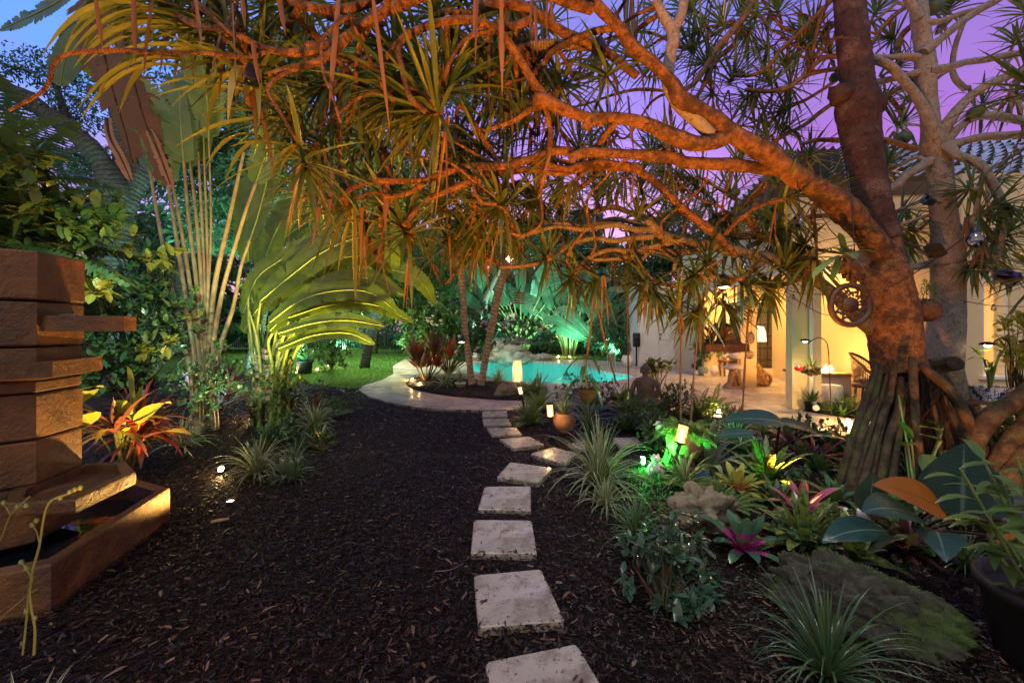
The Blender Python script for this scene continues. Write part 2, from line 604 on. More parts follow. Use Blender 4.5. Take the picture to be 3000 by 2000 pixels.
M = {}
M['pan_bark'] = bark('pandanus_bark', (.46, .23, .09), (.17, .07, .028), 27, 1.0, c3=(.10, .06, .035))
M['pale_bark'] = bark('pale_bark', (.36, .30, .26), (.20, .165, .14), 24.0, .3, c3=(.26, .25, .24))
M['dark_bark'] = bark('dark_trunk_bark', (.085, .034, .028), (.028, .014, .013), 22.0, .35, c3=(.14, .085, .075))
M['root_bark'] = bark('stilt_root_bark', (.075, .05, .028), (.028, .019, .012), 1.5, .3, moss=(.06, .08, .02))
M['limb_moss'] = bark('mossy_limb_bark', (.22, .17, .11), (.11, .08, .055), 14.0, .35, moss=(.10, .12, .05))
M['far_limb'] = bark('grey_limb_bark', (.26, .15, .08), (.12, .07, .04), 13.0, .35)
M['oak_bark'] = bark('oak_bark', (.075, .07, .065), (.03, .03, .028), 3.0, .8)
M['palm_bark'] = bark('slim_trunk_bark', (.38, .28, .19), (.20, .14, .10), 4.0, .3, moss=(.12, .11, .06))
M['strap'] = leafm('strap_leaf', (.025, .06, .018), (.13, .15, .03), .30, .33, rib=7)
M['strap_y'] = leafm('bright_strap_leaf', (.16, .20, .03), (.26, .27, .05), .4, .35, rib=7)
M['strap_far'] = leafm('strap_leaf_far', (.04, .10, .05), (.09, .16, .05), .30, .35)  # brighter green, with the cool light on far leaves put into it
M['dead'] = leafm('dried_leaf', (.22, .10, .045), (.10, .045, .02), .30, .6)
M['dead_pale'] = leafm('pale_dried_leaf', (.32, .20, .14), (.20, .10, .06), .3, .65)
M['petiole'] = surf('petiole', (.24, .21, .13), (.15, .10, .07), .5, 5, .2)
M['petiole_g'] = surf('green_petiole', (.16, .22, .06), (.10, .14, .04), .45, 5, .2)
M['paddle'] = leafm('paddle_leaf', (.07, .14, .02), (.15, .22, .03), .5, .35, rib=3)
M['paddle_far'] = leafm('paddle_leaf_teal', (.04, .13, .085), (.07, .19, .11), .35, .35)
M['bush'] = leafm('shrub_leaf', (.04, .10, .035), (.14, .16, .03), .3, .3)
M['bush_dark'] = leafm('dark_shrub_leaf', (.03, .10, .06), (.11, .17, .05), .3, .28)
M['crown_a'] = leafm('crown_leaf', (.03, .09, .03), (.08, .15, .04), .35, .4)
M['crown_b'] = leafm('crown_leaf_teal', (.02, .095, .06), (.06, .17, .085), .35, .4)
M['oakleaf'] = leafm('oak_leaf', (.02, .065, .055), (.05, .11, .07), .3, .4)
M['spider'] = leafm('striped_leaf', (.07, .13, .05), (.10, .16, .06), .3, .35, stripe=(.50, .50, .33), sw=.17)
M['liriope'] = leafm('grassy_leaf', (.04, .11, .05), (.09, .17, .07), .3, .3)
M['fern'] = leafm('fern_leaf', (.05, .13, .03), (.11, .19, .04), .4, .45)
M['broad'] = leafm('broad_leaf', (.03, .09, .04), (.07, .14, .05), .25, .25, mid=(.12, .2, .08))
M['cordy'] = leafm('purple_leaf', (.085, .028, .035), (.16, .045, .05), .35, .35)
M['cordy_red'] = leafm('red_leaf', (.42, .03, .03), (.22, .02, .03), .4, .35)
M['brom_spot'] = leafm('spotted_bromeliad_leaf', (.15, .21, .045), (.10, .17, .045), .3, .3, spots=(.02, .045, .015))
M['brom_band'] = leafm('banded_bromeliad_leaf', (.07, .12, .08), (.05, .10, .06), .25, .35, cross=6.0)
M['brom_mag'] = leafm('magenta_heart_leaf', (.04, .12, .08), (.06, .15, .08), .25, .25, base_c=(.38, .03, .24), base_to=.40)
M['brom_pink'] = leafm('pink_bromeliad_leaf', (.30, .05, .12), (.36, .09, .17), .3, .3, tip=(.14, .2, .08))
M['brom_yel'] = leafm('yellow_bromeliad_leaf', (.32, .30, .05), (.40, .36, .08), .35, .3, base_c=(.55, .06, .05), base_to=.30)
M['brom_red'] = leafm('red_bromeliad_leaf', (.5, .05, .06), (.34, .04, .05), .3, .3, base_c=(.5, .45, .3), base_to=.1)
M['brom_white'] = leafm('white_edged_leaf', (.05, .12, .08), (.08, .15, .09), .25, .3, stripe=(.66, .66, .60), sw=.2)
M['dead_dark'] = leafm('dark_dead_leaf', (.10, .045, .022), (.05, .025, .015), .2, .7)
M['philo'] = leafm('philodendron_leaf', (.012, .045, .05), (.022, .065, .06), .12, .22, rib=6, mid=(.10, .16, .14))
M['philo_o'] = leafm('orange_lit_leaf', (.50, .15, .02), (.36, .10, .015), .4, .45, rib=6, mid=(.26, .06, .01))  # orange lamp light put into the leaf colour
M['yellowleaf'] = leafm('yellow_broad_leaf', (.26, .26, .045), (.18, .22, .04), .5, .4, rib=4, mid=(.4, .38, .12))
M['petal'] = leafm('pink_petal', (.62, .36, .52), (.75, .55, .66), .4, .5)
M['stone'] = None
M['metal_dark'] = surf('dark_metal', (.03, .025, .02), (.02, .016, .014), .45, 20, .1, metal=.6)
M['bronze'] = surf('bronze_metal', (.10, .06, .035), (.05, .03, .02), .45, 12, .2, metal=.7)
M['rust'] = surf('rusty_brown_metal', (.07, .035, .02), (.035, .018, .012), .6, 12, .3, metal=.3)
M['black'] = surf('black_plastic', (.015, .015, .017), (.01, .01, .012), .35, 20, .1)
M['rope'] = surf('brown_rope', (.20, .11, .06), (.11, .06, .035), .85, 60, .6, .004)
M['wood'] = surf('brown_wood', (.22, .09, .045), (.12, .05, .025), .6, 7, .35)
M['driftwood'] = surf('carved_wood', (.36, .21, .10), (.22, .12, .06), .55, 9, .4)
M['whitepot'] = surf('white_glazed_pot', (.70, .69, .68), (.62, .61, .60), .3, 5, .1)
M['terra'] = surf('terracotta', (.30, .15, .09), (.20, .10, .06), .75, 9, .3)
M['darkpot'] = surf('dark_pot', (.016, .013, .012), (.010, .009, .008), .6, 9, .2)
M['coco'] = surf('coconut_fibre', (.13, .075, .04), (.07, .04, .022), .9, 35, .9, .01)
M['rock'] = surf('limestone_rock', (.22, .18, .12), (.10, .08, .055), .85, 6, .9, .03, 14, c3=(.10, .09, .06), s3=4)
M['mossrock'] = surf('mossy_boulder', (.065, .06, .045), (.022, .02, .015), .85, 12, 1.0, .03, 22, c3=(.05, .09, .014), s3=5)
M['falls'] = surf('waterfall_rock', (.40, .36, .30), (.26, .22, .17), .7, 2.2, .8, .06, 6, c3=(.20, .16, .11), s3=1.6)
M['cap'] = surf('pale_carved_cap', (.55, .45, .36), (.44, .34, .26), .6, 6, .3)
M['sage'] = surf('sage_glaze', (.24, .30, .22), (.18, .23, .17), .35, 5, .1)
M['orch'] = leafm('orchid_cane_leaf', (.07, .14, .03), (.13, .20, .05), .35, .35)
M['statue'] = surf('weathered_statue_stone', (.22, .16, .12), (.12, .09, .07), .75, 8, .6, .01, 26)
M['stucco'] = surf('cream_stucco', (.66, .52, .32), (.60, .47, .29), .85, 2.5, .25, .006, 60)
M['stucco_w'] = surf('pale_stucco', (.66, .60, .56), (.60, .55, .52), .85, 2.5, .25, .006, 60)
M['trim'] = surf('white_trim', (.72, .70, .66), (.66, .64, .60), .5, 4, .08)
M['fascia'] = surf('brown_fascia', (.085, .038, .022), (.05, .025, .016), .5, 5, .15)
M['under'] = surf('tile_mortar_painted_shadow', (.05, .04, .035), None, .8)  # dark mortar risers, with the scallop shadows painted into their colour
M['roof'] = surf('glazed_roof_tile', (.50, .55, .62), (.38, .43, .50), .30, 1.8, .15, c3=(.16, .17, .18), s3=3)  # bluish white puts the sky's reflection into the tile colour
M['floor_in'] = surf('interior_floor', (.5, .40, .28), (.42, .33, .23), .5, 3, .1)
M['wicker'] = surf('brown_wicker', (.13, .075, .045), (.07, .04, .025), .6, 60, .8, .006)
M['cushion'] = surf('pale_cushion', (.50, .46, .42), (.44, .40, .37), .9, 8, .2)
M['glass'] = glass('clear_glass')
M['fence'] = surf('dark_green_fence_paint', (.02, .035, .03), (.015, .025, .022), .4, 12, .1, metal=.3)
M['lamp_warm'] = emis('warm_lamp_lens', (1.0, .62, .24), 9.0)
M['lamp_hot'] = emis('bright_lamp_lens', (1.0, .80, .45), 40.0)
M['lamp_green'] = emis('green_lamp_lens', (.10, 1.0, .16), 25.0)
M['bulbglass'] = glass('bulb_glass', (.80, .80, .82), .6, .04)
M['flame'] = emis('flame', (1.0, .55, .12), 14.0)
M['fur'] = surf('fibrous_root_mass', (.028, .018, .012), (.012, .008, .006), .95, 40, 1, .03)

# ================================================================ GROUND
def poly_smooth(pts, n=6):
    """closed Catmull-Rom through x, y rows"""
    p = np.asarray(pts, float)[:, :2]
    k = len(p)
    out = []
    for i in range(k):
        a, b, c, d = p[i - 1], p[i], p[(i + 1) % k], p[(i + 2) % k]
        for t in np.linspace(0, 1, n, endpoint=False):
            out.append(.5 * (2 * b + (c - a) * t + (2 * a - 5 * b + 4 * c - d) * t * t + (3 * b - a - 3 * c + d) * t ** 3))
    return np.array(out)

def ccw(p):
    p = np.asarray(p)
    a = np.sum(p[:, 0] * np.roll(p[:, 1], -1) - np.roll(p[:, 0], -1) * p[:, 1])
    return p if a > 0 else p[::-1]

def inside(poly, x, y):
    poly = np.asarray(poly)
    x = np.asarray(x); y = np.asarray(y)
    r = np.zeros(x.shape, bool)
    j = len(poly) - 1
    for i in range(len(poly)):
        xi, yi = poly[i]; xj, yj = poly[j]
        c = ((yi > y) != (yj > y)) & (x < (xj - xi) * (y - yi) / (yj - yi + 1e-12) + xi)
        r ^= c
        j = i
    return r

def mat_soil():
    m, n, l = nt('mulch_soil')
    o = n.new('ShaderNodeOutputMaterial')
    tc = n.new('ShaderNodeTexCoord').outputs['Object']
    v = n.new('ShaderNodeTexVoronoi'); v.inputs['Scale'].default_value = 42
    mp = n.new('ShaderNodeMapping'); mp.inputs['Scale'].default_value = (1, 2.2, 1)
    mp.inputs['Rotation'].default_value = (0, 0, .7)
    l.new(tc, mp.inputs[0]); l.new(mp.outputs[0], v.inputs['Vector'])
    base = mixc(n, l, v.outputs['Color'], (.008, .005, .004), (.024, .014, .011))
    nm = bump_node(n, l, v.outputs['Distance'], 1.0, .02)
    nm = bump_node(n, l, noise_node(n, l, tc, 60, 6), .8, .01, nm)
    p = principled(n, l, base, .7, nm, 0, .15)
    l.new(p.outputs[0], o.inputs[0])
    return m

def mat_chip():
    m, n, l = nt('mulch_chip')
    o = n.new('ShaderNodeOutputMaterial')
    at = n.new('ShaderNodeAttribute'); at.attribute_name = 'rnd'
    r = n.new('ShaderNodeValToRGB')
    e = r.color_ramp.elements
    e[0].position = 0; e[0].color = (.004, .003, .003, 1)
    e[1].position = 1; e[1].color = (.20, .12, .07, 1)
    for p_, c_ in ((.5, (.009, .0055, .0045)), (.78, (.024, .013, .010)), (.95, (.06, .032, .024))):  # random lighter chips, with bright glints put into the colour too
        x = e.new(p_); x.color = (*c_, 1)
    l.new(at.outputs['Fac'], r.inputs[0])
    tc = n.new('ShaderNodeTexCoord').outputs['Object']
    nm = bump_node(n, l, noise_node(n, l, tc, 160, 4), .6, .003)
    p = principled(n, l, r.outputs[0], .40, nm, 0, .38)
    l.new(p.outputs[0], o.inputs[0])
    return m

def mat_paving(name, c1, c2, sx=1.0, rough=.3, joints=True, ang=.3):
    m, n, l = nt(name)
    o = n.new('ShaderNodeOutputMaterial')
    tc = n.new('ShaderNodeTexCoord').outputs['Object']
    base = mixc(n, l, rng_node(n, l, noise_node(n, l, tc, 2.2, 6, .6), .38, .62), c1, c2)
    pit = noise_node(n, l, tc, 55, 3, .6)
    base = mixc(n, l, rng_node(n, l, pit, .60, .68), base, tuple(a * .35 for a in c2))
    base = mixc(n, l, rng_node(n, l, noise_node(n, l, tc, 9, 5, .7), .50, .66, 0, .75), base, (c2[0] * .5, c2[1] * .42, c2[2] * .34))
    h = rng_node(n, l, pit, .60, .7, 1, 0)
    nm = bump_node(n, l, h, .5, .004)
    nm = bump_node(n, l, noise_node(n, l, tc, 14, 5), .35, .006, nm)
    if joints:
        mp = n.new('ShaderNodeMapping'); mp.inputs['Rotation'].default_value = (0, 0, ang)
        l.new(tc, mp.inputs[0])
        b = n.new('ShaderNodeTexBrick')
        b.inputs['Scale'].default_value = sx
        b.inputs['Mortar Size'].default_value = .009
        b.inputs['Brick Width'].default_value = .62
        b.inputs['Row Height'].default_value = .41
        b.inputs['Color1'].default_value = (1, 1, 1, 1); b.inputs['Color2'].default_value = (.78, .78, .78, 1)
        b.inputs['Mortar'].default_value = (.22, .2, .18, 1)
        l.new(mp.outputs[0], b.inputs['Vector'])
        base = mixc(n, l, 1.0, base, b.outputs[0], 'MULTIPLY')
        nm = bump_node(n, l, rng_node(n, l, b.outputs[1], 0, 1, 1, 0), .4, .006, nm)
    rr_ = rng_node(n, l, noise_node(n, l, tc, 3.0, 4), .4, .62, rough, rough + .32)
    p = principled(n, l, base, rr_, nm, 0, .5)
    l.new(p.outputs[0], o.inputs[0])
    return m

M['soil'] = mat_soil()
M['chip'] = mat_chip()
M['deck'] = mat_paving('travertine_paving', (.50, .42, .36), (.38, .31, .27), rough=.28)
M['slab'] = mat_paving('travertine_slab', (.46, .40, .33), (.33, .29, .24), rough=.2, joints=False)
M['lawn'] = surf('lawn_soil', (.045, .12, .02), (.025, .07, .015), .8, 6, .6, .02, 60)
M['grass'] = leafm('grass_blade', (.06, .17, .02), (.10, .24, .03), .35, .45)

mb = MB()
gx = np.concatenate([np.linspace(-60, -8, 20), np.linspace(-7.6, 9, 120), np.linspace(10, 60, 18)])
gy = np.concatenate([np.linspace(-12, .2, 12), np.linspace(.4, 18, 130), np.linspace(19, 90, 26)])
X, Y = np.meshgrid(gx, gy)
near = (np.abs(X) < 7.5) & (Y < 12) & (Y > .4)
Z = np.where(near, -.012 + .012 * np.sin(X * 2.1 + Y) * np.cos(Y * 1.7) + .006 * rng.standard_normal(X.shape), -.02)
Z = np.minimum(Z, 0.0)
nx = len(gx)
POOL_PTS = [(-1.4, 15.2), (-.9, 16.1), (.6, 16.3), (1.6, 15.6), G(5, 1560, 940)[:2], G(5, 1700, 978)[:2], G(5, 1860, 1003)[:2], G(5, 1918, 1022)[:2], G(5, 1840, 1042)[:2], G(5, 1650, 1060)[:2],
            G(5, 1400, 1068)[:2], (.1, 10.1), (-.5, 10.8), (-1.0, 12.0), (-1.4, 13.6)]
Z = np.where(inside(poly_smooth(POOL_PTS, 6), X, Y), -1.9, Z)
i, j = np.meshgrid(np.arange(len(gy) - 1), np.arange(nx - 1), indexing='ij')
b = (i * nx + j).ravel()
mb.add(np.stack([X, Y, Z], -1).reshape(-1, 3), np.stack([b, b + 1, b + 1 + nx, b + nx], 1))
tag(mb.build('ground', M['soil']), kind='structure')

# lawn
lawn_pts = [G(4, 2290, 1092), G(4, 2180, 1080), G(4, 1950, 1050), G(4, 1600, 1010)[:3], (-11, 9, 0), (-22, 9.5, 0), (-40, 14, 0), (-40, 75, 0), (40, 75, 0), (40, 19, 0),
            (9, 17.6, 0), (6.5, 16.4, 0), (3.0, 16.9, 0), (-1, 17.6, 0), (-4.5, 17.4, 0),
            G(5, 440, 893), G(5, 385, 912), G(5, 335, 950), G(5, 340, 1000), G(5, 270, 1040), G(5, 160, 1072), G(5, 100, 1094)]
lawn_xy = ccw(np.array([p[:2] for p in lawn_pts]))
mb = MB(); prism(mb, lawn_xy, -.03, .004, bottom=False)
tag(mb.build('lawn', M['lawn'], smooth=False), kind='structure')

# paved deck and path, one sheet with the pool and the planted island cut by higher or lower sheets
deck_out = [G(5, 112, 1108), G(5, 180, 1152), G(5, 330, 1196), G(5, 500, 1226), G(5, 700, 1240), G(5, 930, 1245), G(5, 1180, 1243), (.55, 6.9, 0),
            (1.6, 7.1, 0), (2.6, 6.9, 0), G(14, 1000, 610), G(14, 1300, 640), G(14, 1700, 675), G(14, 1900, 720), G(12, 500, 1405), (4.6, 4.7, 0), (5.3, 5.0, 0),
            (5.35, 5.7, 0), (4.95, 6.3, 0), (4.72, 6.62, 0), (14, 6.2, 0), (14, 16, 0), (6.4, 16.3, 0), (4.6, 15.6, 0), (3.0, 16.8, 0), (-1, 17.5, 0), (-4.5, 17.3, 0),
            G(5, 445, 895), G(5, 390, 915), G(5, 338, 952), G(5, 343, 1003), G(5, 272, 1043), G(5, 162, 1075)]
dk = np.array([p[:2] for p in deck_out])
island = poly_smooth([G(5, 430, 1080), G(5, 470, 1105), G(5, 560, 1128), G(5, 700, 1152), G(5, 900, 1170), G(5, 1100, 1182), G(5, 1250, 1176), G(5, 1330, 1150), G(5, 1330, 1100),
                      G(5, 1230, 1072), G(5, 1100, 1058), G(5, 900, 1046), G(5, 700, 1030), G(5, 560, 1020), G(5, 465, 1030), G(5, 425, 1055)], 5)
island = ccw(island)
pool = poly_smooth(POOL_PTS, 6)
pool = ccw(pool)

def sheet_with_holes(name, outer, holes, z, zb, mat):
    from mathutils.geometry import tessellate_polygon
    loops = [ccw(outer)] + [ccw(h)[::-1] for h in holes]
    allp = np.concatenate(loops)
    tris = tessellate_polygon([[Vector((a[0], a[1], 0)) for a in lp] for lp in loops])
    t = []
    for a, b_, c_ in tris:
        pa, pb, pc = allp[a], allp[b_], allp[c_]
        t.append([a, b_, c_] if (pb[0] - pa[0]) * (pc[1] - pa[1]) - (pb[1] - pa[1]) * (pc[0] - pa[0]) > 0 else [a, c_, b_])
    m_ = MB()
    m_.add(np.c_[allp, np.full(len(allp), z)], t=t)
    for lp in loops:
        k = len(lp)
        m_.add(np.vstack([np.c_[lp, np.full(k, z)], np.c_[lp, np.full(k, zb)]]), [[i_, k + i_, k + (i_ + 1) % k, (i_ + 1) % k] for i_ in range(k)])
    return m_.build(name, mat, smooth=False)

deck = sheet_with_holes('pool_deck', dk, [pool, island], .03, -.06, M['deck'])
tag(deck, kind='structure')

# planted island, mounded
cen = island.mean(0)
mb = MB()
rings = []
for k, (f, z) in enumerate(((.999, .012), (.93, .045), (.75, .075), (.45, .09), (.15, .10))):
    p = cen + (island - cen) * f
    rings.append(np.c_[p, z + .008 * rng.standard_normal(len(p))])
k = len(island)
mb.add(np.vstack(rings + [np.array([[*cen, .10]])]), [[r_ * k + i_, r_ * k + (i_ + 1) % k, (r_ + 1) * k + (i_ + 1) % k, (r_ + 1) * k + i_] for r_ in range(4) for i_ in range(k)],
       [[4 * k + i_, 4 * k + (i_ + 1) % k, 5 * k] for i_ in range(k)])
tag(mb.build('planting_bed', M['soil']), kind='structure')

# pool: a real basin, a water surface, lamps under the water
m, n, l = nt('pool_plaster')
o = n.new('ShaderNodeOutputMaterial'); tc = n.new('ShaderNodeTexCoord').outputs['Object']
p = principled(n, l, mixc(n, l, noise_node(n, l, tc, 1.5), (.02, .50, .47), (.05, .62, .58)), .6, None)
l.new(p.outputs[0], o.inputs[0]); M['plaster'] = m
mb = MB()
k = len(pool)
pi = pool.mean(0) + (pool - pool.mean(0)) * .97
V = np.vstack([np.c_[pool, np.full(k, -.059)], np.c_[pi, np.full(k, -1.2)], [[*pool.mean(0), -1.4]]])
mb.add(V, [[i_, k + i_, k + (i_ + 1) % k, (i_ + 1) % k] for i_ in range(k)][::1], [[k + i_, 2 * k, k + (i_ + 1) % k][::-1] for i_ in range(k)])
basin = mb.build('pool_basin', M['plaster'])
tag(basin, kind='structure')
m, n, l = nt('pool_water')
o = n.new('ShaderNodeOutputMaterial'); tc = n.new('ShaderNodeTexCoord').outputs['Object']
t = n.new('ShaderNodeBsdfTransparent'); t.inputs[0].default_value = (.55, .97, .93, 1)
g = n.new('ShaderNodeBsdfGlossy'); g.inputs['Roughness'].default_value = .03
nm = bump_node(n, l, noise_node(n, l, tc, 5, 3, .5, 1.0), 1.0, .08); l.new(nm, g.inputs['Normal'])
fr = n.new('ShaderNodeFresnel'); fr.inputs[0].default_value = 1.33; l.new(nm, fr.inputs['Normal'])
mx = n.new('ShaderNodeMixShader'); l.new(rng_node(n, l, fr.outputs[0], 0, 1, .01, .75), mx.inputs[0]); l.new(t.outputs[0], mx.inputs[1]); l.new(g.outputs[0], mx.inputs[2])
l.new(mx.outputs[0], o.inputs[0]); M['water'] = m
pw = pool.mean(0) + (pool - pool.mean(0)) * .999
mb = MB(); prism(mb, pw, -.06, -.05, bottom=False)
tag(mb.build('pool_water', M['water'], smooth=False), kind='structure')

def lamp(name, kind, loc, energy, color, size=.05, target=None, angle=60, blend=.6, parent=None):
    d = bpy.data.lights.new(name, kind)
    d.energy = energy
    d.color = color
    if kind == 'AREA': d.size = size
    else: d.shadow_soft_size = size
    if kind == 'SPOT':
        d.spot_size = R(angle); d.spot_blend = blend
    o_ = bpy.data.objects.new(name, d)
    col.objects.link(o_)
    o_.location = [float(a) for a in loc]
    if target is not None:
        v = Vector([float(a) for a in target]) - o_.location
        o_.rotation_euler = v.to_track_quat('-Z', 'Y').to_euler()
    if parent is not None:
        o_.parent = parent
        o_.location = o_.location - Vector(parent.location)
    return o_

WARM, AMBER, YEL = (1.0, .58, .20), (1.0, .33, .04), (1.0, .68, .08)
POOLC = (.55, 1.0, .95)
for (x, y) in ((-.3, 12.5), (.6, 14.4), (1.6, 12.2), (-.7, 14.6), (2.4, 11.4)):
    lamp('pool_lamp', 'POINT', (x, y, -.55), 30, POOLC, .15)

# stepping stones (corners read off the ground)
STONES = [
    ([(0, 1421, 1968 - 34), (0, 1690, 1875), (0, 1770, 2010), (0, 1450, 2060)], 'nearest travertine stepping stone, cut by the bottom of the photo'),
    ([(0, 1388, 1678), (0, 1585, 1661), (0, 1655, 1811), (0, 1401, 1829)], 'travertine stepping stone with a wet blue glint, second from the near end'),
    ([(0, 1388, 1519), (0, 1558, 1519), (0, 1573, 1614), (0, 1379, 1614)], 'square travertine stepping stone, third from the near end of the path'),
    ([(0, 1420, 1421), (0, 1556, 1422), (0, 1555, 1490), (0, 1400, 1484)], 'square travertine stepping stone, fourth from the near end of the path'),
    ([(8, -10, 80), (8, 185, 103), (8, 128, 170), (8, -70, 146)], 'travertine stepping stone turned at an angle, fifth from the near end'),
    ([(13, 1060, 1400), (13, 1330, 1470), (13, 1200, 1590), (13, 800, 1478)], 'travertine stepping stone half under the large spider plant'),
    ([(13, 785, 1272), (13, 950, 1365), (13, 600, 1412), (13, 440, 1306)], 'wet travertine stepping stone with an orange lamp reflection'),
    ([(13, 295, 1180), (13, 635, 1172), (13, 705, 1252), (13, 358, 1270)], 'travertine stepping stone, third from the curved paved path'),
    ([(13, 248, 1075), (13, 548, 1078), (13, 585, 1148), (13, 262, 1152)], 'travertine stepping stone, second from the curved paved path'),
    ([(13, 245, 990), (13, 530, 988), (13, 535, 1055), (13, 248, 1055)], 'travertine stepping stone touching the curved paved path'),
    ([(13, 1225, 1362), (13, 1530, 1300), (13, 1640, 1372), (13, 1370, 1425)], 'travertine stone in the side path behind the large spider plant'),
    ([(13, 1745, 1292), (13, 2010, 1285), (13, 2070, 1345), (13, 1820, 1380)], 'travertine stone in the side path nearest the green light'),
]
slabs_xy = []
for pts, lab in STONES:
    w = ccw(np.array([G(*p, z=.035)[:2] for p in pts]))
    slabs_xy.append(w)
    c = w.mean(0)
    w2 = c + (w - c) * .985
    n2 = len(w)
    e = []
    for i_ in range(n2):                       # corners knocked off a little
        a, b_, d_ = w[i_ - 1], w[i_], w[(i_ + 1) % n2]
        e += [b_ + nrm(a - b_) * .012, b_ + nrm(d_ - b_) * .012]
    e = np.array(e)
    mb = MB()
    prism(mb, c + (e - c), -.02, .020, bottom=False, top=False)
    inn = c + (e - c) * .975
    kk = len(e)
    mb.add(np.vstack([np.c_[e, np.full(kk, .020)], np.c_[inn, np.full(kk, .026)]]), [[i_, (i_ + 1) % kk, kk + (i_ + 1) % kk, kk + i_] for i_ in range(kk)])
    mb.add(np.vstack([np.c_[inn, np.full(kk, .026)], [[*c, .026]]]), t=[[i_, (i_ + 1) % kk, kk] for i_ in range(kk)])
    o_ = mb.build('stepping_stone', M['slab'], smooth=False, loc=(c[0], c[1], 0))
    o_.rotation_euler = (R(rng.normal() * .5), R(rng.normal() * .5), 0)
    tag(o_, lab, 'stepping stone', 'travertine stepping stones in the mulch')

# mulch chips
def chips(n_, ymin, ymax, smin, smax, name_mb, pw_=1.0):
    y = ymin + (ymax - ymin) * rng.random(n_) ** pw_
    half = y * 1.35 + .6
    x = (rng.random(n_) * 2 - 1) * np.minimum(half, 7.5)
    ok = ~inside(dk, x, y) & ~inside(lawn_xy, x, y)
    ok |= inside(island, x, y)
    for s_ in slabs_xy:
        c = s_.mean(0)
        ok &= ~inside(c + (s_ - c) * .97, x, y) | (rng.random(n_) < .006)
    x, y = x[ok], y[ok]
    n_ = len(x)
    isl = inside(island, x, y)
    L = smin + (smax - smin) * rng.random(n_) ** 1.6
    W = L * (.14 + .22 * rng.random(n_))
    a = rng.random(n_) * np.pi * 2
    tl = rng.normal(0, .22, n_)
    z = .006 + rng.random(n_) * .018 + np.where(isl, .06, 0)
    for s_ in slabs_xy: z = np.where(inside(s_, x, y), .031, z)
    d_ = np.stack([np.cos(a) * np.cos(tl), np.sin(a) * np.cos(tl), np.sin(tl)], 1)
    s_ = nrm(np.cross(d_, [0, 0, 1.0]) + np.stack([np.zeros(n_), np.zeros(n_), rng.normal(0, .35, n_)], 1))
    u_ = np.cross(s_, d_)
    c_ = np.stack([x, y, z], 1)
    h_ = W * .28
    tap = .55 + .45 * rng.random(n_)
    sk = rng.normal(0, .25, n_)
    V = np.zeros((n_, 8, 3))
    q_ = 0
    for e_ in (-1, 1):
        for ww, uu in ((-1, 0), (1, 0), (1, 1), (-1, 1)):
            wid = W * .5 * (tap if e_ > 0 else 1.0)
            V[:, q_] = c_ + d_ * (e_ * L * .5 + sk * W * ww * .5)[:, None] + s_ * (ww * wid)[:, None] + u_ * (uu * h_)[:, None]
            q_ += 1
    f = np.array([[3, 2, 6, 7], [0, 4, 5, 1][::-1], [0, 3, 7, 4], [1, 5, 6, 2], [0, 1, 2, 3], [4, 7, 6, 5]])[[0, 2, 3, 4, 5]]
    Q = (f[None] + (np.arange(n_) * 8)[:, None, None]).reshape(-1, 4)
    name_mb.add(V.reshape(-1, 3), Q, rn=np.repeat(rng.random(n_), 8))
mb = MB()
chips(98000, 1.0, 4.4, .010, .040, mb, .85)
chips(46000, 4.2, 9.0, .02, .055, mb, .8)
chips(8000, 5.5, 12.0, .03, .07, mb, 1.0)
tag(mb.build('mulch', M['chip'], smooth=False), 'dark shredded bark mulch covering the garden beds', 'mulch', kind='stuff')

# grass blades on the lawn
def grass(n_, x0, x1, y0, y1, L, W, mb_):
    x = x0 + (x1 - x0) * rng.random(n_); y = y0 + (y1 - y0) * rng.random(n_)
    ok = inside(lawn_xy, x, y) & (np.abs(x) < y * 1.4 + 1)
    x, y = x[ok], y[ok]; n_ = len(x)
    d_ = np.stack([rng.normal(0, .4, n_), rng.normal(0, .4, n_), np.ones(n_)], 1)
    blades(mb_, np.stack([x, y, np.full(n_, .002)], 1), d_, L * (.6 + .7 * rng.random(n_)), W, .5, 2, cols=2, side=np.stack([rng.normal(0, 1, n_), rng.normal(0, .3, n_), np.zeros(n_)], 1))
mb = MB()
grass(46000, -7, 0, 7, 13, .06, .008, mb)
grass(30000, -12, 0, 12, 20, .07, .016, mb)
grass(26000, -18, 7, 16, 30, .08, .03, mb)
tag(mb.build('grass', M['grass']), 'short bright green lawn grass', 'grass', kind='stuff')

# ================================================================ FOUNTAIN
M['fount'] = surf('cast_stone_fountain', (.17, .078, .024), (.07, .034, .012), .6, 5, 1.0, .014, 34, c3=(.075, .04, .022), s3=3.2, r2=.3)
def hexa(c, r_, a0, n_=6):
    return np.array([[c[0] + r_ * math.cos(a0 + 2 * math.pi * i_ / n_), c[1] + r_ * math.sin(a0 + 2 * math.pi * i_ / n_)] for i_ in range(n_)])
V1, V2 = np.array([-2.74, 2.30]), np.array([-2.82, 2.63])
e_ = V2 - V1
nrm_out = np.array([e_[1], -e_[0]]) / np.linalg.norm(e_)
fc = (V1 + V2) / 2 - nrm_out * np.linalg.norm(e_) * math.sqrt(3) / 2
fr_ = np.linalg.norm(V1 - fc)
fa = math.atan2(*(V1 - fc)[::-1])
fount = thing('tiered_fountain', 'tall rust-brown stacked stone block fountain with a spout and trough', 'fountain', (fc[0], fc[1], 0))
